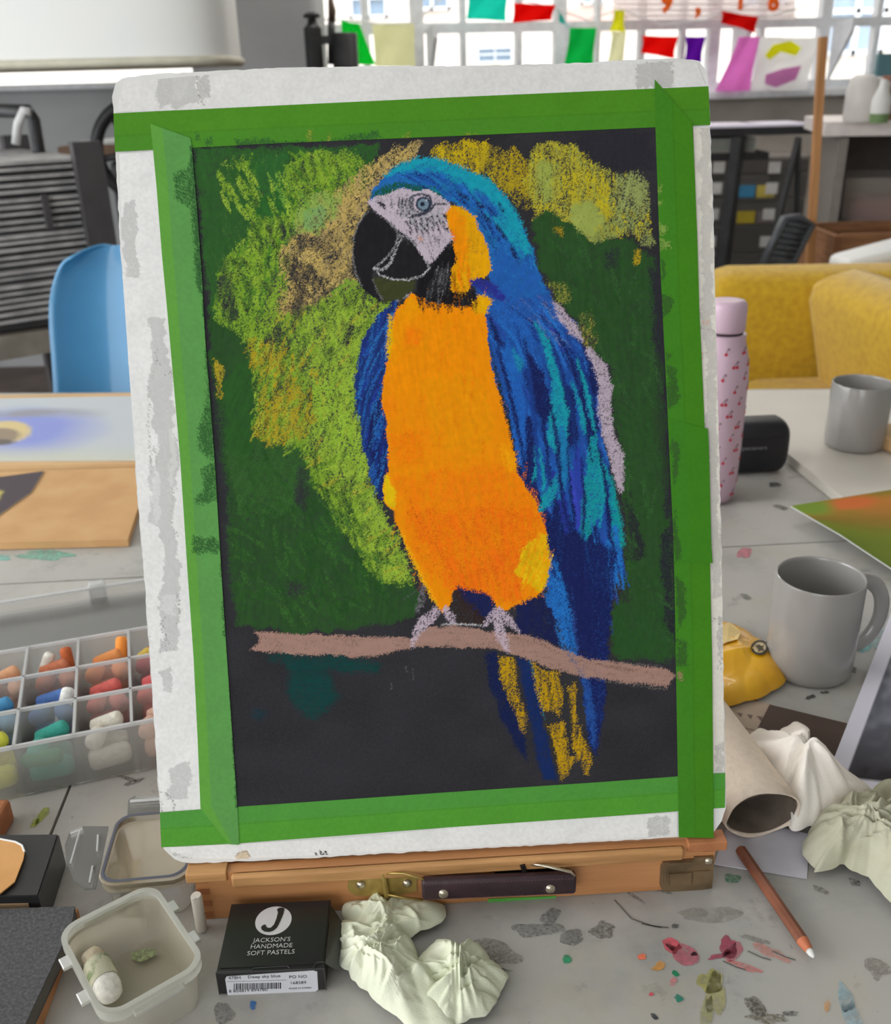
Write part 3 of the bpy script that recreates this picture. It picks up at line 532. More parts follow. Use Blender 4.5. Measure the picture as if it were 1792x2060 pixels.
# ---- wear on the white facing
for q, c, v in (([(300,640),(312,700),(300,790),(318,900),(300,1000),(330,1100),(318,1220),(350,1240),(365,1180),(350,1060),(352,900),(345,760),(330,640)], (206,203,200), 0.9), ([(325,1195),(356,1190),(362,1260),(355,1300),(330,1290),(322,1240)], (198,196,194), 0.9), ([(340,860),(356,880),(360,980),(350,1000),(340,940)], (202,198,194), 0.8), ([(300,930),(322,960),(318,1060),(300,1050)], (230,230,230), 0.9),
                ([(345,1545),(385,1530),(380,1600),(340,1610)], (206,205,204), 0.4), ([(320,1285),(350,1290),(356,1312),(322,1310)], (130,130,132), 0.28), ([(320,1350),(345,1340),(350,1400),(325,1390)], (200,198,196), 0.6), ([(245,420),(275,400),(280,560),(250,560)], (204,200,196), 0.6),
                ([(312,155),(398,148),(400,208),(318,218)], (196,192,186), 0.75), ([(340,152),(388,150),(380,180),(350,200)], (170,164,152), 0.22), ([(400,150),(422,148),(424,195),(404,196)], (168,160,140), 0.4), ([(1278,128),(1350,124),(1352,176),(1280,180)], (188,180,168), 0.8),
                ([(1304,1650),(1345,1640),(1344,1678),(1308,1682)], (170,168,160), 0.4), ([(1325,1655),(1345,1660),(1340,1672),(1322,1668)], (110,108,100), 0.35), ([(1405,260),(1428,260),(1450,1200),(1430,1200)], (216,210,200), 0.5), ([(1440,1240),(1455,1240),(1452,1320),(1442,1320)], (150,150,152), 0.2), ([(1436,1500),(1456,1490),(1456,1550),(1436,1552)], (150,150,152), 0.3)):
    fill(q, tuple(x*0.45+222*0.55 for x in c), v*0.6+0.1, 7, 1.5, 0.15, 90, 0.03, 2.2, lay='B')
for p, c in (([(398,150),(400,190),(408,210)], (150,140,120)), ([(318,700),(312,740),(300,780),(298,860),(305,940)], (160,154,150)), ([(356,1195),(362,1230),(352,1262),(330,1262)], (150,148,146)), ([(330,1240),(324,1270),(342,1292)], (110,108,108)), ([(322,735),(316,720)], (110,100,104)), ([(332,755),(345,750)], (130,120,120)), ([(1404,658),(1440,668)], (160,150,140)), ([(1430,1248),(1454,1242),(1446,1262)], (110,110,112)), ([(1446,1300),(1452,1320),(1446,1345)], (130,134,150)), ([(324,1592),(338,1596),(350,1612),(352,1632)], (110,96,84)), ([(322,1610),(328,1640)], (96,80,70)), ([(310,900),(318,930),(300,960)], (170,166,162)), ([(350,980),(342,1040),(356,1080)], (168,164,160)), ([(300,1280),(296,1330)], (150,140,130)), ([(1352,126),(1353,176)], (176,166,150)), ([(1279,130),(1281,180)], (170,160,146)), ([(1420,1560),(1440,1562)], (150,150,150)), ([(1440,300),(1445,600),(1452,1100)], (186,176,164))):
    stroke(p, (2, 2.6)[0], c, 0.7, 2.5, lay='B')
for x, y in ((1418, 645), (1408, 712)): stroke([(x, y), (x+5, y+6)], 6, (222,150,124), 0.5, 3, lay='B')
for x, y, dy in ((635, 1716, 6), (644, 1712, 8), (650, 1718, 3), (656, 1714, 7)): stroke([(x, y), (x+3, y+dy)], (5,3), (34,32,36), 1.0, 1.2, lay='B')
fill([(474,1720),(482,1713),(496,1712),(502,1718),(501,1733),(476,1734)], (214,196,168), 1.1, 2, 1.5, 0.1, lay='B'); stroke([(474,1722),(482,1714),(497,1713),(503,1722)], 2, (150,130,110), 0.8, 1.5, lay='B')
for k in range(10): stroke([(330+k*3, 1708+k*1.2), (350+k*5, 1722+k*0.8)], 1.4, (170,166,158), 0.7, 1.5, lay='B')
# ---------------- geometry of the board
M_board = mat('white_card', (224,223,221), 0.75, rgb2=(212,210,206), scale=22, bump=0.1)
M_edge = mat('worn_card_edge', (196,186,168), 0.9, rgb2=(150,136,112), scale=60)
M_paint = paint_mat('pastel_on_black_paper', 0.95, 0.35, 1800, 0.1); M_tape = paint_mat('green_masking_tape', 0.72, 0.25, 900, 0.25); M_face = paint_mat('scuffed_paper_facing', 0.8, 0.15, 500, 0.2)
board = thing('painting_board', b3(0.18, 0.0, -0.002), 'pastel painting of a macaw taped in green to a scuffed white board', 'painting')
OUT = [(330,1708),(352,1730),(382,1737),(440,1735),(500,1732),(561,1729),(640,1725),(720,1720),(800,1716),(899,1710),(1000,1705),(1090,1700),(1180,1695),(1270,1690),(1364,1684),(1400,1682),(1436,1672),(1452,1652),(1460,1625),(1459,1560),(1456,1400),(1454,1280),(1452,1150),(1450,1030),(1446,900),(1443,780),(1440,640),(1437,520),(1435,420),(1431,320),(1428,250),(1425,174),(1420,142),(1405,122),(1370,118),(1330,118),(1260,121),(1200,125),(1100,129),(1000,131),(900,133),(800,132),(700,134),(560,137),(430,143),(380,146),(330,148),(280,152),(245,158),(231,170),(226,195),(229,250),(233,330),(238,420),(242,500),(247,560),(254,640),(258,720),(263,790),(268,870),(274,970),(281,1060),(288,1140),(294,1220),(300,1310),(306,1400),(312,1490),(317,1570),(322,1634)]
def densify(p, step=10, amp=0.0, seed=0):
    g = random.Random(seed); o = []
    for i in range(len(p)):
        a, b = np.array(p[i], float), np.array(p[(i+1) % len(p)], float); n = max(1, int(np.linalg.norm(b-a)/step))
        for k in range(n): o.append(tuple(a+(b-a)*k/n+np.array([g.uniform(-amp, amp), g.uniform(-amp, amp)])))
    return o
outl = densify(OUT, 11, 1.1, 3); m = M()
F = [b3(*uv(x, y), 0.0) for x, y in outl]; m.prism(F, -BN*0.005)
pn = m.build('card_panel', M_board, board); pn.data.materials.append(M_edge)
for f in pn.data.polygons:
    if abs(np.array(f.normal)@BN) < 0.5: f.material_index = 1
def samp(lay, U_, V_):
    i = np.clip(((U_-CU0)/CS).round().astype(int), 0, CNX-1); j = np.clip(((V_-CV0)/CS).round().astype(int), 0, CNY-1)
    return LAY[lay][0][j, i], LAY[lay][1][j, i][..., None]
def polyline(p, n):
    a = np.array([uv(x, y) for x, y in p]); d = np.r_[0, np.cumsum(np.linalg.norm(np.diff(a, axis=0), axis=1))]; t = np.linspace(0, d[-1], n)
    return np.stack([np.interp(t, d, a[:, 0]), np.interp(t, d, a[:, 1])], 1)
def strip(name, e0, e1, off, base, lay, material, step=0.0006, band=None, curl=None):
    a0 = polyline(e0, 2); ln = max(np.linalg.norm(np.diff(np.array([uv(*q) for q in e0]), axis=0), axis=1).sum(), 0.01); wd = np.linalg.norm(np.array(uv(*e0[0]))-np.array(uv(*e1[0])))
    wd = max(wd, np.linalg.norm(np.array(uv(*e0[-1]))-np.array(uv(*e1[-1]))), 0.004)
    n = int(ln/step)+2; k = int(wd/step)+2
    p0, p1 = polyline(e0, n), polyline(e1, n); t = np.linspace(0, 1, k)[None, :, None]
    Q = p0[:, None]*(1-t)+p1[:, None]*t
    C = np.tile(np.array(L(*base)), (n, k, 1)).astype(np.float32)
    nz = samp_noise(Q)
    C *= (1+0.10*nz)[..., None]
    if band is not None:
        tt = np.linspace(0, 1, k)
        for lo, hi, f in band: C[:, (tt >= lo) & (tt <= hi)] *= np.array(f)
    c2, a2 = samp(lay, Q[..., 0], Q[..., 1]); C = C*(1-a2)+c2*a2
    P = B0+BU*Q[..., :1]+BV*Q[..., 1:]+BN*off
    if curl is not None: P = P+BN*curl(Q)[..., None]
    return fastgrid(name, P, C, material, board)
NZ = vnoise(3, 3, 15, 31)-0.5; NZ2 = vnoise(30, 20, 40, 32)-0.5
def samp_noise(Q):
    i = np.clip(((Q[..., 0]-CU0)/CS).astype(int), 0, CNX-1); j = np.clip(((Q[..., 1]-CV0)/CS).astype(int), 0, CNY-1)
    return NZ[j, i]+NZ2[j, i]*0.7
WB = (226,225,223)
strip('paper_facing', [(240,310),(247,560),(258,720),(270,890),(283,1060),(296,1220),(308,1400),(318,1560),(325,1634)], [(312,306),(329,518),(350,746),(364,920),(378,1130),(391,1320),(398,1480),(405,1630)], 0.00025, WB, 'B', M_face)
strip('paper_facing', [(250,166),(420,150),(560,143),(700,140),(900,138),(1100,134),(1260,126),(1330,122),(1402,128)], [(232,226),(420,220),(560,213),(700,207),(900,198),(1100,189),(1260,182),(1330,179),(1420,175)], 0.00025, (220,218,216), 'B', M_face)
strip('paper_facing', [(340,1704),(480,1697),(640,1688),(760,1680),(899,1664),(1100,1650),(1362,1633)], [(352,1726),(480,1728),(640,1720),(760,1714),(899,1706),(1100,1696),(1362,1680)], 0.00025, WB, 'B', M_face)
strip('paper_facing', [(1394,258),(1397,400),(1404,620),(1415,860),(1424,1100),(1429,1300),(1433,1552)], [(1426,258),(1432,400),(1439,620),(1445,860),(1450,1100),(1454,1300),(1456,1552)], 0.00025, (224,218,208), 'B', M_face)
# the sheet: one vertex per canvas cell
i0, i1 = int((uv(372, 960)[0]-CU0)/CS)-14, int((uv(1352, 900)[0]-CU0)/CS)+22
i0 = int((min(uv(386,297)[0], uv(478,1622)[0])-0.005-CU0)/CS); i1 = int((max(uv(1317,257)[0], uv(1362,1561)[0])+0.006-CU0)/CS)
j0 = int((min(uv(478,1622)[1], uv(1362,1561)[1])-0.006-CV0)/CS); j1 = int((max(uv(386,297)[1], uv(1317,257)[1])+0.006-CV0)/CS)
JJ, II = np.mgrid[j0:j1, i0:i1]; Uq = CU0+II*CS; Vq = CV0+JJ*CS
fastgrid('black_paper_sheet', B0+BU*Uq[..., None]+BV*Vq[..., None]+BN*0.0005, LAY['S'][0][j0:j1, i0:i1], M_paint, board)
# tape
inner = [(0.62, 1.0, (0.92, 0.97, 1.35)), (0.56, 0.62, (0.86, 0.9, 0.9))]
strip('masking_tape', [(229,229),(560,213),(900,197),(1200,184),(1424,174.5)], [(232,306),(560,289),(900,275),(1200,262),(1428,252)], 0.0008, (72,134,22), 'T', M_tape, band=inner)
strip('masking_tape', [(325,1703.5),(480,1695.5),(700,1679),(899,1663.6),(1200,1643),(1457,1624)], [(322,1633.5),(478,1622),(700,1607),(899,1593),(1200,1573),(1458,1554)], 0.0008, (78,148,44), 'T', M_tape, band=[(0.55, 1.0, (0.92, 0.95, 1.5)), (0.5, 0.55, (0.85, 0.9, 0.8))])
strip('masking_tape', [(304,251),(309,305),(316,379),(327,518),(335,600),(348,746),(363,920),(378,1150),(390,1320),(398,1480),(404,1625),(462,1697)], [(384,279),(387,301),(397,420),(407,560),(414,690),(424,810),(434,950),(444,1120),(455,1290),(466,1450),(478,1622),(482,1698)], 0.0012, (88,148,62), 'T', M_tape, band=[(0.0, 0.3, (1.1, 1.1, 0.85)), (0.3, 1.0, (0.98, 0.99, 1.35))], curl=lambda Q: 0.0008*np.clip((Q[..., 1]-0.455)/0.012, 0, 1.6))
strip('masking_tape', [(1391,249),(1392,257),(1395,327),(1401,479),(1405,620),(1409,700),(1416,861),(1424,1000),(1427,1150),(1431,1330),(1433,1555),(1434,1684)], [(1315.5,161),(1317,257),(1321,370),(1327,540),(1333,660),(1340,800),(1347,950),(1353,1080),(1356,1200),(1358,1330),(1362,1561),(1364,1683)], 0.0014, (62,126,16), 'T', M_tape, band=[(0.56, 1.0, (0.95, 1.0, 1.7)), (0.5, 0.56, (0.9, 0.92, 0.9))])
strip('masking_tape', [(1422,863),(1424,900),(1429,1100),(1431.5,1132)], [(1349,843),(1350,900),(1356,1080),(1357.5,1130)], 0.0019, (58,124,18), 'T', M_tape, band=[(0.6, 1.0, (0.95, 1.0, 1.5))])
# ================================================================ room
X3, Y3, Z3 = np.eye(3)
M_wall = mat('painted_wall', (205,205,203), 0.8, rgb2=(192,191,188), scale=3, bump=0.15, bscale=60)
M_pier = mat('grey_pier_paint', (176,177,178), 0.8, rgb2=(160,161,162), scale=2.5, bump=0.15, bscale=60)
M_floor = mat('studio_floor', (92,80,72), 0.6, rgb2=(70,60,54), scale=6)
M_ceil = mat('ceiling_paint', (225,224,220), 0.9)
M_glass = clear_mat('window_glass', (235,240,245), 0.96, 0.5, 0.03, 0.6)
M_frame = mat('window_paint', (222,224,228), 0.45)
M_glass = clear_mat('window_glass', (235,240,245), 0.96, 0.5, 0.03, 0.6)
M_black = mat('black_iron', (30,30,32), 0.45, rgb2=(44,44,46), scale=20)
M_wood = mat('pale_post_wood', (190,140,92), 0.6, rgb2=(166,116,72), scale=8, stretch=(6, 6, 0.4))
M_white = mat('white_enamel', (214,215,214), 0.45, rgb2=(216,216,212), scale=6)
def S(name, m, material, parent=None, smooth=False, col=None):
    o = m.build(name, material, parent, smooth=smooth)
    if parent is None: o['kind'] = 'structure'
    return o
S('floor', M().box((0.2, 2.0, -0.03), (8.4, 10, 0.06)), M_floor)
S('ceiling', M().box((0.2, 2.2, 3.23), (8.4, 9.4, 0.06)), M_ceil)
wl = M(); wl.box((-3.6, 4.9, 1.6), (0.12, 4.0, 3.2)); wl.box((-3.6, 0.9, 0.4), (0.12, 4.0, 0.8)); wl.box((-3.6, 0.9, 2.95), (0.12, 4.0, 0.5)); wl.box((-3.6, -1.8, 1.6), (0.12, 1.4, 3.2))
S('wall_left', wl, M_wall)
S('wall_front', M().box((2.0, -2.55, 1.6), (4.6, 0.12, 3.2)).box((-2.0, -2.55, 0.45), (3.4, 0.12, 0.9)).box((-2.0, -2.55, 2.95), (3.4, 0.12, 0.5)), M_wall)
S('wall_right', M().box((4.3, 2.2, 1.6), (0.12, 9.4, 3.2)), M_wall)
xp0 = yp(380, 100, 4.45)[0]; xp1 = yp(636, 60, 4.45)[0]
S('wall_pier', M().box(((xp0+xp1)/2, 4.65, 1.6), (xp1-xp0, 0.4, 3.2), bev=0.02), M_pier)
zt = yp(110, 141, 4.5)[2]; zb = yp(110, 168, 4.5)[2]
wb_ = M(); xa_ = (-3.54+xp0)/2; wb_.box((xa_, 4.78, zb/2), (xp0+3.54, 0.12, zb)); wb_.box((xa_, 4.78, (zt+3.2)/2), (xp0+3.54, 0.12, 3.2-zt)); S('wall_back', wb_, M_pier)
w2 = thing('window_2', (xa_, 4.78, zb), None, None); w2['kind'] = 'structure'
M().box((xa_, 4.80, (zt+zb)/2), (xp0+3.54, 0.006, zt-zb)).build('pane', M_glass, w2)
M().box((xa_, 4.74, zb-0.012), (xp0+3.54, 0.10, 0.024)).build('sill_ledge', M_frame, w2); M().box((xa_, 4.76, zt+0.01), (xp0+3.54, 0.05, 0.02)).build('head_rail', M_frame, w2)
# window wall: everything along WDIR
def wbox(m, a, b, wid, dep, off=0.0):        # a bar on the window wall between two sheet points
    p, q = wp(*a, off), wp(*b, off); d = nrm(q-p); s = nrm(np.cross(d, WN))
    m.box((p+q)/2, (np.linalg.norm(q-p), wid, dep), [d, s, WN])
    return m
ww0 = wp(636, 60); zs = wp(1540, 196)[2]      # sill height
def wloc(s, z, off=0.0): return np.array([WALL0[0], WALL0[1], 0])+WDIR*s+WN*off+Z3*z
s0 = (ww0-WALL0)@WDIR - 0.05; s1 = 4.4
S('wall_back_2', M().box(wloc((s0+s1)/2, zs/2, -0.10), (s1-s0, 0.2, zs), [WDIR, -WN, Z3]), mat('dado_paint', (188,180,170), 0.8, rgb2=(170,163,154), scale=4))
S('trim_2', M().box(wloc((s0+s1)/2, zs+0.02, -0.02), (s1-s0, 0.3, 0.04), [WDIR, -WN, Z3], bev=0.008), M_frame)
ztop = 3.2
win = thing('window_1', wloc((s0+s1)/2, zs+0.04, -0.08), None, None); win['kind'] = 'structure'
def wbar(a, b, wid, dep=0.05, off=-0.06, nm='glazing_bar'):
    wbox(M(), a, b, wid, dep, off).build(nm, M_frame, win)
def sOf(px, py): return (wp(px, py, -0.06)-WALL0)@WDIR
tr = [(600,40),(840,41),(1130,46),(1480,67),(1690,70),(1980,76)]
zr = wp(1200, 52, -0.06)[2]
vs_ = [(636, 0.07), (735, 0.03), (838, 0.06), (930, 0.025), (1042, 0.03), (1125, 0.06), (1200, 0.025), (1290, 0.03), (1372, 0.025), (1435, 0.06), (1530, 0.025), (1655, 0.06), (1760, 0.03), (1880, 0.06)]
for px, wd in vs_:
    s_ = sOf(px, 60); M().box(wloc(s_, (zs+ztop)/2, -0.06), (wd, 0.05, ztop-zs), [WDIR, -WN, Z3]).build('mullion', M_frame, win)
for z_, wd in ((zr, 0.045), (zr+0.62, 0.045), (zr+1.25, 0.05), (zs+0.05, 0.06)):
    M().box(wloc((s0+s1)/2, z_, -0.06), (s1-s0, 0.045, wd), [WDIR, -WN, Z3]).build('transom', M_frame, win)
big = [sOf(px, 60) for px, wd in vs_ if wd > 0.05]
big += [s1]
for i in range(len(big)-1):
    for z0_, z1_ in ((zs+0.04, zr), (zr, zr+0.62), (zr+0.62, ztop)):
        M().box(wloc((big[i]+big[i+1])/2, (z0_+z1_)/2, -0.07), (big[i+1]-big[i]-0.03, 0.004, z1_-z0_-0.02), [WDIR, -WN, Z3]).build('pane', M_glass, win)
for px, b_ in ((868, 828), (1152, 1112), (1488, 1410), (1690, 1655)):   # side cheeks of the inward opening vents
    top = wp(px, 62 if px > 1400 else 44, 0.0)
    s_ = (top-WALL0)@WDIR
    P = [wloc(s_-0.02, zr, -0.04), wloc(s_-0.02, zr+0.01, 0.13), wloc(s_-0.02, zr-0.05, 0.13), wloc(s_-0.02, zs+0.08, -0.04)]
    M().prism(P, WDIR*0.02).build('vent_cheek', M_frame, win)
# building over the street
M_stone = mat('pale_stone_facade', (232,224,214), 0.9, rgb2=(222,210,198), scale=1.2)
M_brick = mat('pinkish_render', (222,184,170), 0.9, rgb2=(210,170,160), scale=2)
M_dim = mat('far_window_glass', (150,168,186), 0.2, rgb2=(120,140,160), scale=0.7)
M_wf = mat('far_window_frame', (236,238,240), 0.6)
far = thing('street_building', (3, 13, -3), 'pale stone building across the street seen through the studio windows', 'building')
M().box((3, 13.3, 1.5), (34, 0.6, 13)).build('facade', M_stone, far)
def fp(px, py): return yp(px, py, 12.98)
a, b = fp(1125, 18), fp(1260, 58); M().box((a+b)/2+[0, 0.0, 0], (b[0]-a[0], 0.06, a[2]-b[2])).build('render_panel', M_brick, far)
for x0, y0, x1, y1 in ((700,-40,780,36), (960,96,1030,124), (1170,-60,1215,8), (1672,-60,1770,110), (830,-60,905,20), (1500,-80,1580,12)):
    a, b = fp(x0, y0), fp(x1, y1); c = (a+b)/2; wd, ht = b[0]-a[0], a[2]-b[2]
    wf = M(); t_ = min(wd, ht)*0.08
    for s_ in (-1, 0, 1): wf.box(c+[s_*(wd/2-t_/2), -0.02, 0], (t_, 0.1, ht))
    for s_ in (-1, 0.05, 1): wf.box(c+[0, -0.02, s_*(ht/2-t_/2)], (wd, 0.1, t_))
    f = wf.build('far_window', M_wf, far); M().box(c+[0, 0.01, 0], (wd*0.96, 0.03, ht*0.96)).build('far_pane', M_dim, f)
S('ground_outside', M().box((3, 18, -3.1), (60, 24, 0.2)), M_floor)
# ================================================================ bunting and sheets hung in the window
M_flag = {}
def flagmat(nm, rgb, thin=0.45):
    m = bpy.data.materials.new(nm); m.use_nodes = True; nt = m.node_tree; nt.nodes.clear()
    out = nt.nodes.new('ShaderNodeOutputMaterial'); d = nt.nodes.new('ShaderNodeBsdfDiffuse'); t = nt.nodes.new('ShaderNodeBsdfTranslucent')
    tc = nt.nodes.new('ShaderNodeTexCoord'); nz = nt.nodes.new('ShaderNodeTexNoise'); nz.inputs['Scale'].default_value = 14
    cr = nt.nodes.new('ShaderNodeValToRGB'); c = np.clip(L(*rgb)*1.25, 0, 0.95)
    cr.color_ramp.elements[0].color = tuple(c*0.9)+(1,); cr.color_ramp.elements[1].color = tuple(np.clip(c*1.1, 0, 1))+(1,)
    nt.links.new(tc.outputs['Object'], nz.inputs['Vector']); nt.links.new(nz.outputs['Fac'], cr.inputs[0])
    nt.links.new(cr.outputs[0], d.inputs[0]); nt.links.new(cr.outputs[0], t.inputs[0])
    mx = nt.nodes.new('ShaderNodeMixShader'); mx.inputs[0].default_value = min(0.9, thin+0.28)
    nt.links.new(d.outputs[0], mx.inputs[1]); nt.links.new(t.outputs[0], mx.inputs[2]); nt.links.new(mx.outputs[0], out.inputs[0]); return m
def hang(name, pts, rgb, label, off=0.16, thin=0.5, group='coloured flags strung across the window', cat='flag', wob=0.012):
    # a cloth with its own small billow, hung in front of the glass
    Q = np.array([wp(x, y, off) for x, y in pts]); n = 10
    top = np.array([Q[0]+(Q[1]-Q[0])*t for t in np.linspace(0, 1, n)]); bot = np.array([Q[3]+(Q[2]-Q[3])*t for t in np.linspace(0, 1, n)])
    P = np.array([[top[j]+(bot[j]-top[j])*i/7+WN*wob*math.sin(j*0.9+i*0.6) for j in range(n)] for i in range(8)])
    m = M(); m.grid(P); k = m.n; m.grid(P-WN*0.0015); mm = flagmat(name+'_cloth', rgb, thin)
    return tag(m.build(name, mm, None, smooth=True, loc=Q.mean(0)), label, cat, group)
hang('bunting_flag', [(942,-14),(1020,-14),(1018,42),(940,38)], (60,205,190), 'turquoise bunting flag hanging at the top of the window')
hang('bunting_flag', [(1033,6),(1116,10),(1110,40),(1032,46)], (214,36,30), 'red bunting flag hanging right of the turquoise flag')
hang('bunting_flag', [(1120,18),(1128,30),(1146,56),(1126,44)], (70,190,180), 'narrow teal flag caught edge-on beside the vent cheek')
hang('bunting_flag', [(1146,56),(1198,56),(1194,132),(1136,132)], (40,190,110), 'bright green flag hanging low behind the board\'s top edge')
hang('bunting_flag', [(1236,20),(1254,22),(1258,64),(1228,62)], (240,222,70), 'small pointed yellow flag above a cream strip')
hang('bunting_flag', [(1230,64),(1258,64),(1256,134),(1222,134)], (246,234,190), 'pale cream cloth strip below the small yellow flag')
hang('bunting_flag', [(1292,72),(1362,74),(1357,118),(1291,106)], (214,38,32), 'red flag with a bite out of its lower edge')
hang('bunting_flag', [(1378,74),(1417,74),(1412,126),(1379,124)], (126,44,170), 'purple flag with a pale blotch in the middle')
hang('bunting_flag', [(1450,22),(1523,34),(1521,66),(1452,46)], (206,36,32), 'red flag sagging on its cord above the pink sheet')
hang('bunting_flag', [(686,42),(722,48),(756,130),(690,130)], (40,200,90), 'green cloth hanging behind the black machine')
hang('bunting_flag', [(748,50),(832,48),(836,134),(756,134)], (240,226,186), 'cream cloth panel hanging beside the black machine')
hang('painted_sheet', [(1486,74),(1526,74),(1510,182),(1440,184)], (232,150,200), 'pink translucent sheet hanging slanted in the window', cat='sheet', group='painted sheets in the window')
fl = hang('painted_sheet', [(1526,74),(1644,76),(1624,182),(1512,184)], (246,242,214), 'white sheet painted with yellow and mauve shapes in the window', cat='sheet', group='painted sheets in the window')
def sheet_mark(nm, pts, rgb, parent, off=0.185):
    m = M(); m.prism([wp(x, y, off) for x, y in pts], WN*0.001); return m.build(nm, flagmat(nm+'_dye', rgb, 0.5), parent)
sheet_mark('yellow_mark', [(1555,90),(1590,82),(1612,96),(1600,112),(1570,104),(1548,120),(1538,112)], (240,220,60), fl)
sheet_mark('mauve_mark', [(1540,150),(1575,138),(1612,132),(1600,160),(1560,176),(1538,168)], (196,150,186), fl)
tag(M().tube([wp(x, y, 0.125) for x, y in ((636,38),(690,41),(760,48),(834,46),(900,-14),(1000,-14),(1120,18),(1180,40),(1250,18),(1330,50),(1420,40),(1450,22),(1530,36),(1640,10))], 0.004, 6).build('bunting_string', mat('white_cord', (230,230,230), 0.8), smooth=True, loc=wp(1250, 18, 0.17)), 'thin white cord carrying the coloured flags across the window', 'cord')
nb = thing('lettered_banner', wp(1400, -20, 0.10), 'sheer lined paper banner with orange letters high in the window', 'banner')
P = [wp(x, y, 0.10) for x, y in ((1232,-90),(1600,-90),(1600,40),(1232,40))]; M().prism(P, WN*0.001).build('banner_paper', clear_mat('sheer_paper', (236,226,226), 0.45, 0.3, 0.5, 0.2), nb)
lm = mat('pale_rule_ink', (214,196,196), 0.9); mm = M()
for y in range(-40, 38, 12): wbox(mm, (1240, y), (1596, y), 0.006, 0.001, 0.103)
mm.build('ruled_line', lm, nb); M_or = flagmat('orange_paper_letter', (245,130,60), 0.4)
for ch, px, py, sz in (('9', 1341, 5, 0.13), (',', 1405, 6, 0.14), ('i', 1490, 0, 0.12), ('6', 1556, 4, 0.12)):
    text(ch, sz, wp(px, py, 0.106), WDIR, Z3, M_or, nb, 'orange_letter', ext=0.002, bold=0.006)
# ================================================================ left of the room
hd = thing('white_drum_hood', (-1.4, 3.0, yp(240, 132, 2.8)[2]), 'big white round-cornered hood hanging over the left of the room', 'hood')  # large white drum, its use unclear, modelled as a hanging hood
zh = yp(240, 132, 2.8)[2]; xr = yp(466, 80, 2.95)[0]; ang = np.linspace(0, 2*math.pi, 72, endpoint=False)
def sup(sx, sy, cx, cy, z, e=0.28): return [(cx+sx*np.sign(math.cos(a))*abs(math.cos(a))**e, cy+sy*np.sign(math.sin(a))*abs(math.sin(a))**(e*1.6), z) for a in ang]
cx = xr-1.1; hm = M(); L1 = [sup(1.1, 0.2, cx, 3.0, z) for z in (zh+0.012, zh+1.6)]; hm.v.append(np.array(L1).reshape(-1, 3)); hm.n = 144
hm.f += [(i, (i+1) % 72, 72+(i+1) % 72, 72+i) for i in range(72)]+[tuple(range(71, -1, -1)), tuple(range(72, 144))]
hm.build('hood_shell', M_white, hd, smooth=40)
M().tube(sup(1.098, 0.203, cx, 3.0, zh+0.008), 0.012, 8, closed=True).build('rolled_rim', mat('aged_rim', (190,186,168), 0.5), hd, smooth=True)
M().box((cx, 3.0, (zh+1.6+3.2)/2), (0.5, 0.25, 3.2-zh-1.6)).build('ceiling_mount', M_white, hd)
# print drying rack
RD = nrm([1, 0.75, 0]); RN = nrm([0.75, -1, 0])
ra = yp(-60, 700, 2.35); 
rk = thing('print_drying_rack', (ra[0]+0.3, ra[1]+0.3, 0), 'grey wire print drying rack with many closed shelves at the left wall', 'rack')
M_rk = mat('galvanised_wire', (186,184,182), 0.5, rgb2=(150,148,148), scale=20); M_rd = mat('dark_rack_steel', (74,72,74), 0.5)
zbt = yp(60, 690, 2.55)[2]; ztp = yp(60, 305, 2.55)[2]; ln = 0.62; c0 = np.array([ra[0], ra[1], 0])
e_ = yp(168, 500, 2.72)
ln = (np.array([e_[0], e_[1], 0])-c0)@RD
def rbox(u0, u1, d0, d1, z0, z1): 
    c = c0+RD*((u0+u1)/2)-RN*((d0+d1)/2)+Z3*((z0+z1)/2); return M().box(c, (u1-u0, d1-d0, z1-z0), [RD, -RN, Z3])
rbox(0.02, ln-0.02, 0.03, 0.6, zbt+0.06, ztp-0.02).build('rack_core', M_rd, rk)
for k in range(23):
    z = zbt+0.085+(ztp-zbt-0.1)*k/22.5+random.uniform(-0.002, 0.002)
    rbox(0, ln-0.01, random.uniform(-0.012, 0.01), 0.62, z, z+0.008).build('shelf', M_rk, rk)
rbox(-0.02, ln, -0.02, 0.62, zbt, zbt+0.055).build('bottom_rail', mat('worn_rail', (150,142,130), 0.6, rgb2=(128,120,110), scale=12), rk)
for u in (ln-0.05, ):
    rbox(u, ln+0.02, -0.03, 0.0, 0.12, ztp+0.02).build('upright', M_rd, rk)
    rbox(u, ln+0.02, 0.58, 0.62, 0.0, ztp+0.02).build('upright', M_rd, rk)
for u in (0.0, ln-0.06):
    rbox(u, u+0.04, 0.0, 0.04, 0.0, zbt).build('leg', M_rd, rk)
rbox(ln*0.62, ln*0.66, -0.02, -0.005, zbt+0.30, zbt+0.38).build('latch_bar', M_rd, rk)
arm = [yp(-60,222,2.8), yp(60,224,2.8), yp(68,240,2.8), yp(78,300,2.8), yp(80,318,2.8)]
M().tube(arm, 0.017, 8).build('spring_arm', M_black, rk, smooth=True)
tag(M().tube([yp(32,290,2.75), yp(36,250,2.75), yp(48,222,2.75), yp(62,226,2.75)], 0.012, 8).build('cable_loop', mat('pale_cable', (190,190,190), 0.5), smooth=True, loc=yp(32,290,2.75)), 'pale cable loop hung over the drying rack arm', 'cable')
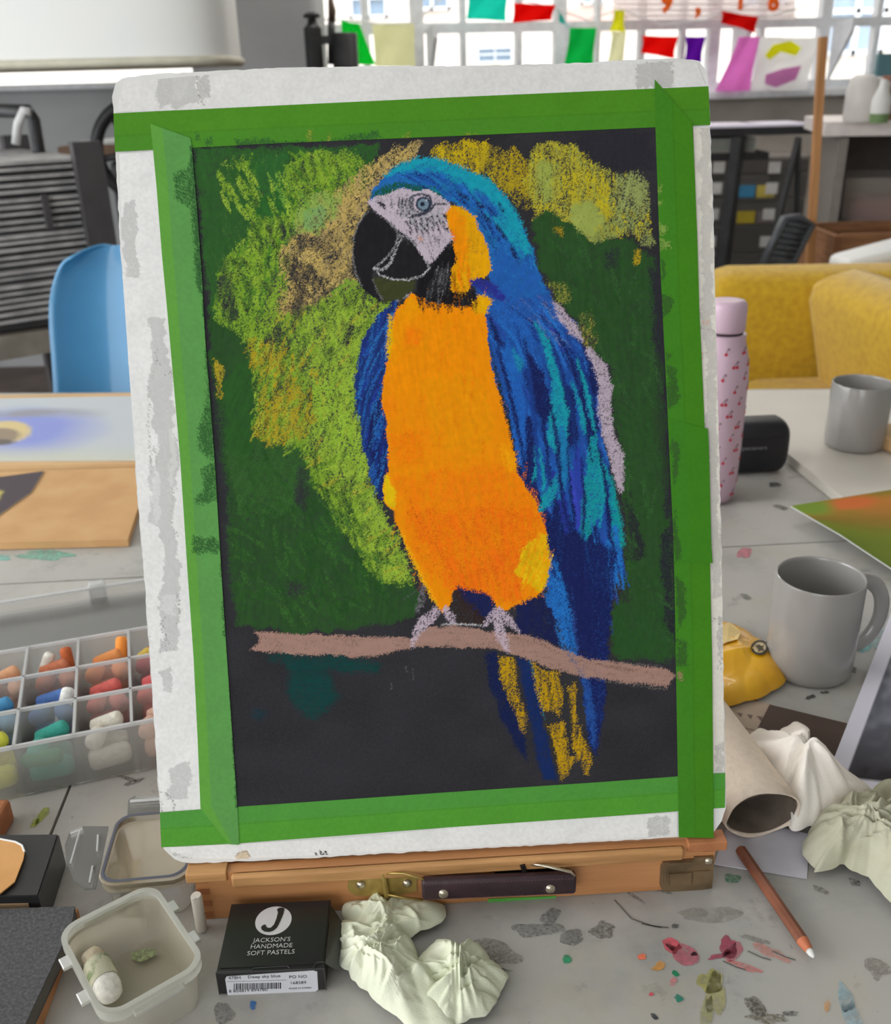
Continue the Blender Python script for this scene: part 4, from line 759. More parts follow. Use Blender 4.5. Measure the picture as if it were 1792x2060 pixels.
# etching press
ep = thing('etching_press', (-0.95, 3.7, 0), 'black etching press with a spoked iron wheel standing by the left wall', 'press')
wc = yp(286, 305, 3.45); R_ = np.linalg.norm(yp(192, 305, 3.45)-wc)
M().tube([wc+R_*0.96*np.array([math.cos(a), 0, math.sin(a)]) for a in np.linspace(0, 2*math.pi, 48, endpoint=False)], 0.021, 8, closed=True).build('wheel_rim', M_black, ep, smooth=True)
for k in range(6):
    a = k*math.pi/3+0.15; M().tube([wc, wc+R_*0.95*np.array([math.cos(a), 0, math.sin(a)])], 0.011, 8).build('spoke', M_black, ep, smooth=True)
M().tube([wc-[0, 0.05, 0], wc+[0, 0.3, 0]], 0.035, 16).build('hub', M_black, ep, smooth=40)
pb = yp(150, 290, 3.62); zb_ = pb[2]
M().box((pb[0]+0.40, 3.80, zb_-0.03), (0.9, 0.44, 0.05), bev=0.008).build('press_bed', mat('press_bed_board', (120,92,70), 0.6), ep)
M().box((pb[0]+0.38, 3.82, (zb_-0.06)/2), (0.56, 0.36, zb_-0.06), bev=0.02).build('press_frame', mat('dark_press_body', (52,52,56), 0.5, rgb2=(66,66,70), scale=6), ep)
M().tube([(pb[0]+0.3, 3.9, zb_+0.092), (pb[0]+0.75, 3.9, zb_+0.092)], 0.09, 24).build('roller', M_black, ep, smooth=40)
for k, (dx, rz, lb) in enumerate(((0.02, 0.1, 'loose white sheet hanging over the edge of the press bed'), (0.12, -0.15, 'white sheet of paper lying on top of the press bed'))):
    a = [nrm([math.cos(rz), math.sin(rz), 0]), nrm([-math.sin(rz), math.cos(rz), 0]), Z3]
    tag(M().box((pb[0]+0.1+dx, 3.70, zb_+0.0005+k*0.0075), (0.28, 0.2, 0.006), a).build('paper_sheet', M_white, loc=(pb[0]+0.1+dx, 3.76, zb_)), lb, 'paper')
# blue chair
bc = yp(262, 790, 2.05); M_blue = mat('glossy_blue_plastic', (74,146,194), 0.28, rgb2=(70,140,188), scale=6, coat=0.5)
ch = thing('plastic_chair', (bc[0], 2.0, 0), 'glossy blue moulded plastic chair behind the far table edge', 'chair')
xl = yp(108, 640, 2.05)[0]; hw = bc[0]-xl; zt_ = yp(240, 489, 2.15)[2]
def shell(u, v):                              # v: 0 seat front .. 1 top of back
    k = hw*(1-0.42*(1-math.sqrt(max(0, 1-max(0, (v-0.84)/0.16)**2))))
    if v < 0.5: y = 1.62+v*0.66*1.0; z = 0.44-0.02*math.sin(v*6.28)
    else:
        t = (v-0.5)/0.5; y = 1.95+0.03*math.sin(t*3.1)+0.17*t**1.4; z = 0.42+(zt_-0.42)*t
        if t < 0.15: z += 0.02*(1-t/0.15)
    return np.array([bc[0]+u*k, y+0.06*u*u*(-1 if v > 0.55 else 0), z+(0.015*u*u if v < 0.5 else -0.02*abs(u)**3*max(0, (v-0.9)/0.1))])
P = np.array([[shell(u, v) for u in np.linspace(-1, 1, 25)] for v in np.r_[np.linspace(0, 0.82, 46), 0.84+0.16*np.sin(np.linspace(0, 1, 30)*math.pi/2)]]); m = M(); m.grid(P)
o = m.build('seat_shell', M_blue, ch, smooth=True); md = o.modifiers.new('thick', 'SOLIDIFY'); md.thickness = 0.006
for sx in (-1, 1):
    for yy, y2 in ((1.70, 1.64), (1.90, 2.0)):
        M().tube([(bc[0]+sx*hw*0.6, yy, 0.415), (bc[0]+sx*hw*0.85, y2, 0.0)], 0.011, 8).build('leg', M_black, ch, smooth=True)
# ================================================================ right of the room
M_yel = mat('mustard_fabric', (196,158,24), 0.85, rgb2=(180,140,16), scale=60, bump=0.3, bscale=700, sheen=0.3)
ya = yp(1452, 640, 2.35); yt = yp(1640, 536, 2.45)[2]; ac = thing('armchair', (ya[0]+0.5, 2.2, 0), 'mustard yellow fabric armchair behind the white drawing board', 'armchair')
xr_ = yp(1760, 650, 2.1)[0]
M().box((ya[0]+0.45, 2.47, (yt+0.2)/2), (0.92, 0.16, yt-0.2), [nrm([1, -0.05, 0]), nrm([0.05, 1, 0.12]), nrm([0, -0.12, 1])], bev=0.05).build('backrest', M_yel, ac, smooth=50)
zs_ = yp(1580, 752, 2.36)[2]; M().box((ya[0]+0.42, 2.06, zs_-0.10), (0.74, 0.62, 0.20), bev=0.05).build('seat_cushion', M_yel, ac, smooth=50)
M().box((ya[0]+0.46, 2.12, 0.25), (0.84, 0.68, 0.16), bev=0.02).build('seat_base', M_yel, ac, smooth=50)
aq = yp(1800, 690, 2.05); M().box(aq+[0.05, 0, -0.10], (0.16, 0.62, 0.42), [nrm([1, 0.12, 0.25]), nrm([-0.12, 1, 0]), nrm([-0.25, 0, 1])], bev=0.05).build('armrest', M_yel, ac, smooth=50)
for sx in (0.1, 0.82):
    for yy in (1.85, 2.4): M().lathe([(0.02, 0.0), (0.028, 0.17)], (ya[0]+sx, yy, 0), 12, caps=(True, True)).build('leg', M_wood, ac)
pw = yp(1755, 515, 2.62); tag(M().box(pw+[0.05, 0.05, -0.005], (0.26, 0.12, 0.05), [nrm([1, 0.1, 0.22]), nrm([-0.1, 1, 0]), nrm([-0.22, 0, 1])], bev=0.02).build('white_pillow', M_white, smooth=50, loc=pw), 'white pillow edge showing above the yellow armchair back', 'pillow')
# black mesh chair back
mc = thing('office_chair', yp(1590, 480, 3.02)*[1, 1, 0], 'black office chair with a ribbed plastic back left of the wooden post', 'chair')
M_grey = mat('dark_chair_plastic', (70,74,80), 0.4)
q = [yp(1578,440,3.02), yp(1632,452,3.06), yp(1592,532,3.02), yp(1536,526,2.98)]; q = [np.array(v) for v in q]
lo = M(); lo.tube([q[0], (q[0]+q[1])/2+Z3*0.012, q[1], q[2], q[3]], 0.014, 8, closed=True); lo.build('back_frame', M_grey, mc, smooth=True)
for k in range(7):
    t = (k+0.6)/7.2; M().tube([q[0]+(q[3]-q[0])*t, q[1]+(q[2]-q[1])*t], 0.010, 8).build('back_rib', M_grey, mc, smooth=True)
M().prism([p_+np.array([0, 0.012, 0]) for p_ in q], (0, 0.008, 0)).build('back_panel', M_black, mc)
b0 = (q[2]+q[3])/2; M().tube([b0, b0*[1, 1, 0]+Z3*0.5+[-0.05, -0.05, 0]], 0.02, 8).build('back_stem', M_black, mc)
M().box((b0[0]-0.1, b0[1]-0.16, 0.47), (0.42, 0.36, 0.06), bev=0.025).build('seat', M_black, mc, smooth=50)
M().tube([(b0[0]-0.1, b0[1]-0.12, 0.45), (b0[0]-0.1, b0[1]-0.12, 0.06)], 0.025, 10).build('column', M_black, mc)
for k in range(5):
    a = k*1.2566; M().tube([(b0[0]-0.1, b0[1]-0.12, 0.08), (b0[0]-0.1+0.24*math.cos(a), b0[1]-0.12+0.24*math.sin(a), 0.02)], 0.02, 8).build('foot', M_black, mc)
# wooden post
p0, p1 = yp(1655, 74, 3.12), yp(1634, 430, 3.12); d_ = (p1-p0)/(p0[2]-p1[2]); p2 = p0+d_*p0[2]
tag(M().box((p0+p2)/2, (0.022, 0.022, np.linalg.norm(p2-p0)), [nrm(np.cross(nrm(p0-p2), [0, -1, 0])), [0, 1, 0], nrm(p0-p2)]).build('wooden_post', M_wood, loc=p2), 'slim bare wooden post standing in front of the window', 'post')
# drawing table with shelf and papers
dt = thing('drafting_table', yp(1520, 300, 4.3)*[1, 1, 0], 'black framed drafting table piled with papers below the window', 'table')
ta, tb = yp(1380, 262, 4.2), yp(1640, 268, 4.2); zt2 = ta[2]
M().box(((ta[0]+tb[0])/2-0.12, 4.42, zt2-0.012), (tb[0]-ta[0]+0.24, 0.42, 0.03)).build('table_top', M_black, dt)
def leg(a, b, w_, y=4.22):
    A, Bq = yp(*a, y), yp(*b, y); Bq = Bq+(Bq-A)*(Bq[2]/(A[2]-Bq[2])); M().tube([A, Bq], w_, 4).build('leg', M_black, dt)
leg((1486,275), (1440,640), 0.03); leg((1606,276), (1556,480), 0.014); leg((1606,276), (1600,560), 0.014, 4.6)
sh = yp(1500, 316, 4.2)[2]; M().box(((ta[0]+tb[0])/2-0.18, 4.42, sh), (tb[0]-ta[0]+0.02, 0.38, 0.03)).build('shelf', M_black, dt)
for k in range(4):
    tag(M().box(((ta[0]+tb[0])/2-0.17+0.01*k, 4.41, sh+0.022+k*0.014), (0.42-0.02*k, 0.32, 0.012)).build('paper_stack', mat('grey_paper_edge', (150-10*(k % 2),146,138), 0.8), loc=((ta[0]+tb[0])/2, 4.41, sh)), ['lowest grey paper pile on the drafting table shelf', 'second grey paper pile from the bottom on the drafting table shelf', 'third grey paper pile up on the drafting table shelf', 'topmost grey paper pile on the drafting table shelf'][k], 'paper', 'paper piles under the drafting table top')
for k, (px, lb) in enumerate(((1470, 'left lilac-white paper sheet lying on the drafting table'), (1570, 'right lilac-white paper sheet lying on the drafting table'))):
    c = yp(px, 258, 4.3); tag(M().box((c[0], 4.38, zt2+0.008), (0.22, 0.3, 0.008), [nrm([1, 0.1*(k-0.5), 0]), nrm([-0.1*(k-0.5), 1, 0]), Z3]).build('paper_sheet', mat('lilac_paper', (222,216,232), 0.8), loc=(c[0], 4.38, zt2)), lb, 'paper', 'sheets on the drafting table')
# drawer units
M_dr = clear_mat('smoky_drawer_plastic', (120,116,112), 0.25, 0.7, 0.25, 0.6); M_lab = mat('white_label', (210,208,204), 0.8); M_dk = mat('drawer_carcass', (128,122,116), 0.6)
du = thing('drawer_unit', yp(1530, 420, 4.9)*[1, 1, 0], 'tall smoky plastic drawer unit with white labels under the window', 'drawer unit')
xa, xb = yp(1400, 420, 4.75)[0], yp(1622, 420, 4.75)[0]; rows = [318, 352, 402, 456, 512, 570, 630]
M().box(((xa+xb)/2, 4.96, yp(1500, 318, 4.75)[2]/2), (xb-xa, 0.36, yp(1500, 318, 4.75)[2])).build('carcass', M_dk, du)
cont = [((70,140,180), (190,170,80)), ((60,130,170), (196,176,80)), ((190,168,50), (120,110,110)), ((110,104,100), (130,120,110)), ((100,100,110), (110,104,96)), ((90,96,110), (104,100,96))]
for k in range(6):
    za, zb2 = yp(1500, rows[k], 4.75)[2]-0.006, yp(1500, rows[k+1], 4.75)[2]+0.006
    d = M().box(((xa+xb)/2, 4.765, (za+zb2)/2), (xb-xa-0.03, 0.02, za-zb2), bev=0.004).build('drawer', M_dr, du)
    for j, px in enumerate((1446, 1558)):
        c = yp(px-k*6, (rows[k]+rows[k+1])/2+2, 4.745); M().box(c, (0.055, 0.004, 0.05)).build('label_card', M_lab, d)
    if k in (1, 2):
        for j, rgb in enumerate(cont[k]):
            c = yp(1500+j*40, (rows[k]+rows[k+1])/2+8, 4.75); M().box(c, (0.085, 0.006, 0.055)).build('coloured_card', mat('card_%d_%d' % (k, j), rgb, 0.7), d)
# right hand worktop with storage below
wt = yp(1715, 247, 3.45); wt2 = yp(1800, 272, 3.35); zw = wt[2]
wk = thing('worktop_unit', (wt[0]+0.5, 3.6, 0), 'grey-white worktop on open shelving at the right beyond the post', 'counter')
M().box((wt[0]+0.62, 3.62, zw-0.02), (1.3, 0.56, 0.045), [nrm([1, -0.22, 0]), nrm([0.22, 1, 0]), Z3]).build('worktop', mat('pale_worktop', (214,206,204), 0.5), wk)
AX = [nrm([1, -0.22, 0]), nrm([0.22, 1, 0]), Z3]
M().box((wt[0]+0.70, 3.86, (zw-0.05)/2), (1.24, 0.04, zw-0.05), AX).build('back_panel', mat('brown_grey_panel', (104,96,92), 0.7), wk)  # even brown-grey, darker than the shelves and side panels
for zz in (0.08, 0.42, 0.72): M().box((wt[0]+0.64, 3.62, zz), (1.22, 0.46, 0.025), AX).build('shelf', M_dk, wk)
for u in (-0.6, 0.6): M().box(np.array([wt[0]+0.64, 3.62, (zw-0.05)/2])+AX[0]*u, (0.03, 0.5, zw-0.05), AX).build('side_panel', M_dk, wk)
M_cr = clear_mat('clear_storage_box', (196,188,182), 0.68, 0.6, 0.2, 0.8)
bl = ['clear storage box at the left end of the upper shelf', 'clear storage box in the middle of the upper shelf', 'clear storage box at the right end of the upper shelf', 'clear storage box at the left end of the lower shelf', 'clear storage box in the middle of the lower shelf', 'clear storage box at the right end of the lower shelf']
for k in range(6):
    c = np.array([wt[0]+0.62, 3.60, (0.7335, 0.4335)[k//3]])+AX[0]*(-0.38+0.38*(k % 3))
    hgt = (0.17, 0.26)[k//3]; b = thing('storage_box', c, bl[k], 'box', 'clear boxes under the worktop')
    m = M(); m.box(c+Z3*0.004, (0.34, 0.30, 0.004), AX)
    for s_ in (-1, 1): m.box(c+AX[0]*0.17*s_+Z3*hgt/2, (0.004, 0.30, hgt), AX); m.box(c+AX[1]*0.15*s_+Z3*hgt/2, (0.34, 0.004, hgt), AX)
    m.build('box_body', M_cr, b)
    M().box(c+Z3*hgt*0.3, (0.28, 0.25, hgt*0.5), AX, bev=0.03).build('box_contents', mat('box_contents_%d' % k, [(176,90,80), (70,68,72), (110,106,106), (130,122,114), (80,84,96), (140,96,66)][k], 0.8), b)
cr = thing('wooden_crate', (wt[0]+0.62, 3.1, 0), 'brown wooden crate standing low before the shelving', 'crate'); cz = yp(1740, 470, 3.15)[2]; cxx = yp(1768, 500, 3.15)[0]
ROOT[cr.name] = np.array([cxx, 3.15, 0]); cr.location = (cxx, 3.15, 0); M_crate = mat('crate_wood', (140,98,64), 0.7, rgb2=(116,78,50), scale=10, stretch=(1, 1, 8))
for k in range(5): M().box((cxx, 3.12, cz-0.045-0.12*k), (0.28, 0.018, 0.10)).build('front_slat', M_crate, cr)
for s_ in (-1, 1): M().box((cxx+s_*0.15, 3.27, cz/2), (0.02, 0.3, cz)).build('side_board', M_crate, cr)
M().box((cxx, 3.42, cz/2), (0.28, 0.018, cz)).build('back_board', M_crate, cr); M().box((cxx, 3.27, 0.02), (0.27, 0.28, 0.02)).build('bottom_board', M_crate, cr)
# things on the worktop
KY = 3.45; kc = yp(1726, 246, KY); kt = yp(1726, 150, KY); hk = kt[2]-zw
kk = thing('water_jug', (kc[0], KY, zw), 'tall pale translucent jug standing on the right worktop', 'jug')
M_jug = clear_mat('milky_jug_plastic', (225,222,220), 0.2, 0.6, 0.2, 0.6); rj = (yp(1758, 200, KY)[0]-yp(1694, 200, KY)[0])/2
M().lathe([(rj*0.92, 0.003), (rj, 0.02), (rj*0.96, hk*0.6), (rj*0.8, hk*0.92), (rj*0.5, hk)], (kc[0], KY, zw), 28, caps=(True, True)).build('jug_body', M_jug, kk, smooth=50)
M().tube([(kc[0]+rj*0.8, KY, zw+hk*0.88), (kc[0]+rj*1.5, KY, zw+hk*0.8), (kc[0]+rj*1.5, KY, zw+hk*0.35), (kc[0]+rj*0.95, KY, zw+hk*0.25)], 0.012, 8).build('jug_handle', M_jug, kk, smooth=True)
c = yp(1768, 238, 3.36); b = thing('spray_bottle', (c[0], 3.36, zw), 'small white bottle with a green base on the worktop beside the jug', 'bottle')
M().lathe([(0.028, 0.002), (0.03, 0.03)], (c[0], 3.36, zw), 20, caps=(True, True)).build('bottle_base', mat('green_base', (110,140,90), 0.5), b, smooth=40)
M().lathe([(0.03, 0.03), (0.03, 0.07), (0.014, 0.11), (0.012, 0.13)], (c[0], 3.36, zw), 20, caps=(True, True)).build('bottle_body', M_white, b, smooth=50)
c = yp(1782, 210, 3.5); tag(M().lathe([(0.03, 0.001), (0.045, 0.05), (0.05, 0.13), (0.044, 0.14), (0.03, 0.10)], (c[0]+0.03, 3.52, zw), 20, caps=(True, True)).build('brown_pot', mat('brown_glaze', (120,66,40), 0.4), smooth=50, loc=(c[0]+0.03, 3.52, zw)), 'brown glazed pot at the right edge of the worktop', 'pot')
c0_, c1_ = wp(1766, 108, 0.12), wp(1830, 166, 0.12); cm = (c0_+c1_)/2
tag(M().box(cm, (abs((c1_-c0_)@WDIR), 0.02, c0_[2]-c1_[2]), [WDIR, -WN, Z3]).build('teal_poster', mat('teal_card', (90,130,138), 0.7), loc=cm), 'teal card pinned at the window on the far right', 'card')
# black machine on the window ledge
bm = thing('book_press', yp(665, 132, 4.3), 'black cast iron hand press with a spindle silhouetted against the window', 'press'); yb = 4.3
def yb_(px, py): return yp(px, py, yb)
a = yb_(634, 132); r_ = (yb_(652, 90)[0]-yb_(616, 90)[0])/2
zg = a[2]-0.5
M().lathe([(r_, -0.5), (r_, yb_(634, 56)[2]-a[2]), (r_*0.55, yb_(634, 48)[2]-a[2]), (r_*0.45, yb_(634, 36)[2]-a[2])], (a[0], yb, a[2]), 24, caps=(True, True)).build('screw_column', M_black, bm, smooth=40)
M().lathe([(r_*0.9, 0), (r_*0.95, 0.012), (r_*0.5, 0.02)], (a[0], yb, yb_(634, 36)[2]), 20, caps=(True, True)).build('column_cap', M_black, bm, smooth=40)
c = yb_(694, 100); rr = (yb_(722, 90)[0]-yb_(670, 90)[0])/2
M().lathe([(rr, -0.6), (rr, yb_(694, 70)[2]-c[2]), (rr*0.9, yb_(694, 66)[2]-c[2])], (c[0], yb, c[2]), 28, caps=(True, True)).build('drum', M_black, bm, smooth=40)
M().tube([yb_(668, 130), yb_(667, 70), yb_(666, 42)], [0.018, 0.016, 0.014], 10).build('spindle', M_black, bm, smooth=True)
M().tube([yb_(667, 46), yb_(668, 22), yb_(662, -20)], [0.014, 0.016, 0.006], 8).build('handle', mat('dark_wood_handle', (80,60,44), 0.5), bm, smooth=True)
M().box((yb_(668, 90)[0], yb, yb_(668, 80)[2]), (0.16, 0.03, 0.03)).build('cross_bar', M_black, bm)
M().box((yb_(668, 90)[0], yb+0.02, a[2]-0.52), (0.3, 0.22, 0.06)).build('foot_plate', M_black, bm)
st = M().box((yb_(668, 90)[0], yb+0.02, (a[2]-0.55)/2), (0.36, 0.28, a[2]-0.55)).build('plinth', M_pier, loc=(yb_(668, 90)[0], yb, 0)); tag(st, 'grey plinth carrying the black hand press in front of the window', 'plinth')
# ================================================================ tables
M_top = mat('marbled_laminate', (182,179,172), 0.5, rgb2=(160,159,156), scale=4.5, contrast=(0.3, 0.75), detail=9, spec=0.35)
def grime(m, layers):                          # smudges and specks worn into a surface
    nt = m.node_tree; b = nt.nodes['Principled BSDF']; src = b.inputs['Base Color'].links[0].from_socket; tc = nt.nodes.new('ShaderNodeTexCoord')
    for sc_, lo, hi, amt, rgb in layers:
        nz = nt.nodes.new('ShaderNodeTexNoise'); nz.inputs['Scale'].default_value = sc_; nz.inputs['Detail'].default_value = 7; nz.inputs['Roughness'].default_value = 0.65
        mr = nt.nodes.new('ShaderNodeMapRange'); mr.inputs['From Min'].default_value = lo; mr.inputs['From Max'].default_value = hi; mr.inputs['To Max'].default_value = amt
        mx = nt.nodes.new('ShaderNodeMix'); mx.data_type = 'RGBA'; mx.inputs['B'].default_value = tuple(L(*rgb))+(1,)
        nt.links.new(tc.outputs['Object'], nz.inputs['Vector']); nt.links.new(nz.outputs['Fac'], mr.inputs['Value']); nt.links.new(mr.outputs[0], mx.inputs['Factor'])
        nt.links.new(src, mx.inputs['A']); src = mx.outputs['Result']
    nt.links.new(src, b.inputs['Base Color'])
grime(M_top, ((9, 0.50, 0.72, 0.55, (124,122,120)), (14, 0.52, 0.7, 0.5, (176,168,152)), (34, 0.60, 0.74, 0.6, (104,102,100)), (150, 0.66, 0.76, 0.7, (96,92,88))))
M_topedge = mat('table_leg_steel', (120,118,116), 0.5)
def seamx(y): return -0.2975-(y-0.5685)*0.0776
def seamy(x): return 0.985+0.055*x
def table(name, pts, label):
    c = np.mean(pts, 0); t = thing(name, (c[0], c[1], 0), label, 'table', 'work tables pushed together')
    M().prism([(x, y, TZ) for x, y in pts], -Z3*0.028).build('table_top', M_top, t)
    for x, y in pts:
        p = np.array([x, y])+(c-np.array([x, y]))*0.12; M().box((p[0], p[1], 0.361), (0.04, 0.04, 0.722)).build('leg', M_topedge, t)
    return t
g = 0.0012
tl = table('work_table', [(-1.35, 0.12), (seamx(0.12)-g, 0.12), (seamx(0.965)-g, 0.965), (-1.35, seamy(-1.35)-g)], 'marbled grey work table at the near left under the pastel tray')
tr_ = table('work_table', [(seamx(0.12)+g, 0.12), (1.25, 0.12), (1.25, seamy(1.25)-g), (seamx(0.966)+g, seamy(-0.33)-g)], 'paint-stained grey work table at the near right under the easel box')
tf = table('work_table', [(-1.35, seamy(-1.35)+g), (1.25, seamy(1.25)+g), (1.25, 1.56), (-1.35, 1.745)], 'grey work table at the far side carrying the pink bottle')
_perm = np.random.default_rng(5).random((64, 64))
def vn(x, y, s=0):
    x = np.asarray(x)+s*7.31; y = np.asarray(y)+s*3.17; i = np.floor(x).astype(int); j = np.floor(y).astype(int); a = x-i; b = y-j
    a = a*a*(3-2*a); b = b*b*(3-2*b); P = lambda u, v: _perm[v % 64, u % 64]
    return (P(i, j)*(1-a)+P(i+1, j)*a)*(1-b)+(P(i, j+1)*(1-a)+P(i+1, j+1)*a)*b
SM = {}
def stain(px, py, rx, ry, ang, rgb, cover=0.55, scale=260, parent=tr_, seed=0, z=0.0004):
    if max(rgb) < 132 and rx > 12: scale, cover = 900, 0.30
    k = (rgb, cover, scale)
    if k not in SM: SM[k] = smear_mat('stain_%d' % len(SM), rgb, cover+0.1, scale*0.6, 0.28)
    pts = []; n = 28; a0 = math.radians(ang)
    for i in range(n):
        a = 2*math.pi*i/n; r = 0.62+0.75*float(vn(2+1.8*math.cos(a), 2+1.8*math.sin(a), seed+px*0.013))
        u, v = rx*r*math.cos(a), ry*r*math.sin(a); pts.append(tp(px+u*math.cos(a0)-v*math.sin(a0), py+u*math.sin(a0)+v*math.cos(a0), TZ+z))
    M().poly(pts).build('paint_stain', SM[k], parent)
PK, RD_, GR, OL, DKS = (176,96,110), (150,70,88), (20,120,80), (150,146,84), (70,68,66)
for a in ((1350,1900,22,14,30,(190,84,96),0.8), (1375,1920,34,16,35,PK,0.6), (1468,1905,20,16,60,RD_,0.8), (1450,1922,26,5,-15,RD_,0.6), (1475,1912,22,14,-40,PK,0.45), (1475,1766,16,9,10,GR,0.8), (1325,1945,14,9,-30,(196,140,70),0.6), (1358,1958,8,5,40,GR,0.8), (1364,2008,9,7,40,(20,120,100),0.8), (1353,1974,7,9,20,(200,120,126),0.55),
          (1428,1975,22,22,0,OL,0.6), (1440,2000,20,40,10,(160,156,110),0.5), (1418,2050,12,50,5,(160,158,112),0.45), (1310,2001,5,4,0,(200,80,96),0.8), (1520,2026,24,14,45,(62,56,34),0.75), (1545,2048,40,10,5,(96,88,66),0.5), (1590,2038,16,5,0,DKS,0.6), (1316,2046,9,5,40,(50,54,60),0.8),
          (1550,1915,40,9,25,(190,130,120),0.4), (1500,1945,34,6,18,(196,110,110),0.45), (1700,2010,16,30,-25,(140,164,172),0.5), (1715,2045,18,30,-20,(150,170,178),0.45), (1664,2024,6,14,5,(196,150,100),0.5),
          (1396,1919,6,4,0,DKS,0.8), (1150,1885,26,20,20,(96,95,94),0.45), (1210,1872,24,16,0,(90,86,80),0.45), (1105,1845,24,14,-30,(104,104,104),0.42), (1080,1870,60,16,0,(110,110,108),0.35), (1357,1863,7,5,0,(90,88,86),0.6), (1000,1920,50,24,10,(130,126,118),0.35), (1290,1925,8,6,0,(210,110,80),0.7), (1140,1930,10,8,30,(50,140,100),0.7),
          (508,2022,7,9,0,(40,100,160),0.7), (450,2040,20,22,-60,(110,110,108),0.45), (1000,1950,30,4,5,DKS,0.35), (1720,1775,14,6,20,DKS,0.5), (1650,1790,20,5,25,(120,118,112),0.5), (1520,1890,30,5,15,(130,128,120),0.5), (1760,1945,30,20,30,(130,124,116),0.4),
          (1530,1775,26,8,25,(150,160,152),0.3), (1735,1300,22,14,20,(110,160,160),0.6), (1770,1290,30,22,0,(150,172,172),0.4), (1712,1345,14,6,20,DKS,0.6), (1630,1402,10,4,-20,DKS,0.8), (1660,1393,9,3,0,DKS,0.7), (1497,1112,14,10,-20,(190,120,130),0.6), (1530,1417,24,4,30,(190,50,44),0.8), (1500,1200,10,5,20,(130,130,126),0.5),
          (1320,1790,40,3,15,(110,108,104),0.5), (1270,1800,30,3,30,(110,108,104),0.45), (1420,1840,60,16,0,(140,138,130),0.3)):
    stain(*a)
def crack(pts, w_=0.0009, parent=tr_):
    m = M(); q = np.array([tp(x, y, TZ+0.0005) for x, y in pts])
    for i in range(len(q)-1):
        d = nrm(q[i+1]-q[i]); n = np.array([-d[1], d[0], 0])*w_/2; m.poly([q[i]-n, q[i+1]-n, q[i+1]+n, q[i]+n])
    m.build('hairline_mark', mat('hairline', (96,92,88), 0.8), parent)
crack([(1236,1810),(1270,1848),(1310,1862),(1345,1866)]); crack([(1290,1858),(1330,1866)])
for k, a in enumerate(((1580,1925),(1530,1925),(1480,1945))): crack([(a[0]-26, a[1]-12), (a[0], a[1]), (a[0]+20, a[1]+6)], 0.0008)
for a in ((85,1640,20,7,-50,(150,160,60),0.6), (70,1655,10,6,-40,(150,160,60),0.5), (115,1582,12,4,0,(150,156,80),0.6), (255,1565,22,4,15,(80,78,66),0.7), (270,1572,24,4,-20,(80,78,66),0.6), (60,1535,40,8,0,(130,150,140),0.3)):
    stain(*a, parent=tl)
for a in ((90,1117,60,9,0,(120,170,150),0.5), (5,1122,16,6,0,(120,170,160),0.6), (1570,1020,14,5,10,DKS,0.5), (1560,975,12,5,0,DKS,0.5)): stain(*a, parent=tf)
# ================================================================ sketching things, far left
M_ply = mat('drawing_board_wood', (206,172,126), 0.6, rgb2=(192,156,110), scale=5, stretch=(1, 6, 1))
def slab(name, px, z, th, material, label, cat, group=None, parts=False):
    pts = [tp(x, y, z) for x, y in px]; c = np.mean(pts, 0)*[1, 1, 0]+Z3*(z-th)
    if parts: t = thing(name, c, label, cat, group); return t, pts
    return tag(M().prism(pts, -Z3*th).build(name, material, loc=c), label, cat, group)
slab('drawing_board', [(-260,799),(335,789),(343,931),(-320,938)], 0.764, 0.012, M_ply, 'pale wooden drawing board at the far left corner of the tables', 'board')
def sheet(name, px4, z, label, cat, colour, n=(70, 70), th=0.001, part='paper'):
    q = [tp(x, y, z) for x, y in px4]; t = thing(name, np.mean(q, 0)-Z3*th, label, cat)
    u, v = np.meshgrid(np.linspace(0, 1, n[1]), np.linspace(0, 1, n[0])); top = q[0]+(q[1]-q[0])*u[..., None]; bot = q[3]+(q[2]-q[3])*u[..., None]
    P = top+(bot-top)*v[..., None]; M().prism(q, -Z3*th).build(part, M_white, t)
    fastgrid('drawn_surface', P+Z3*0.0003, colour(u, v).astype(np.float32), M_sheet, t); return t
M_sheet = paint_mat('drawn_paper', 0.8, 0.1, 600)
def mix(a, b, t): return a+(b-a)*np.clip(t, 0, 1)[..., None]
def c_boat(u, v):
    c = np.tile(L(186,192,196), u.shape+(1,)); e = np.hypot((u-0.55)/0.26, (v-0.56)/0.42)+0.25*(vn(u*6, v*5)-0.5)
    c = mix(c, L(140,150,206), (1.05-e)*1.6); c = mix(c, L(196,196,170), (v-0.78)*3+0.4*(vn(u*4, v*4, 2)-0.5))
    c = mix(c, L(150,150,160), (0.10-abs(v-0.26-0.06*vn(u*9, 1+v))) * 12*np.clip((0.82-u)*6, 0, 1)*(0.4+vn(u*20, v*8, 3))*0.9)
    o = np.hypot((u-0.475)/0.09, (v-0.58)/0.19); c = mix(c, L(206,188,140), (1-o)*6); o2 = np.hypot((u-0.46)/0.07, (v-0.64)/0.13); c = mix(c, L(150,136,118), (1-o2)*5); c = mix(c, L(110,104,100), (1-np.hypot((u-0.465)/0.05, (v-0.74)/0.05))*4)
    return c
sheet('pastel_landscape', [(-250,806),(332,796),(338,925),(-300,929)], 0.7655, 'blue and cream pastel drawing lying on the pale drawing board', 'drawing', c_boat)
slab('cardboard_sheet', [(-200,966),(0,950),(296,939),(299,956),(257,1085),(-200,1096)], 0.7605, 0.0095, mat('brown_cardboard', (200,160,112), 0.85, rgb2=(188,146,98), scale=16), 'flat brown cardboard pad in front of the blue drawing', 'cardboard')
def c_dark(u, v):
    c = np.tile(L(84,76,80), u.shape+(1,)); k = np.hypot((u-0.44)/0.16, (v-0.52)/0.22)+0.9*(vn(u*14, v*12, 4)-0.5); return mix(c, L(190,180,100), (0.9-k)*2)
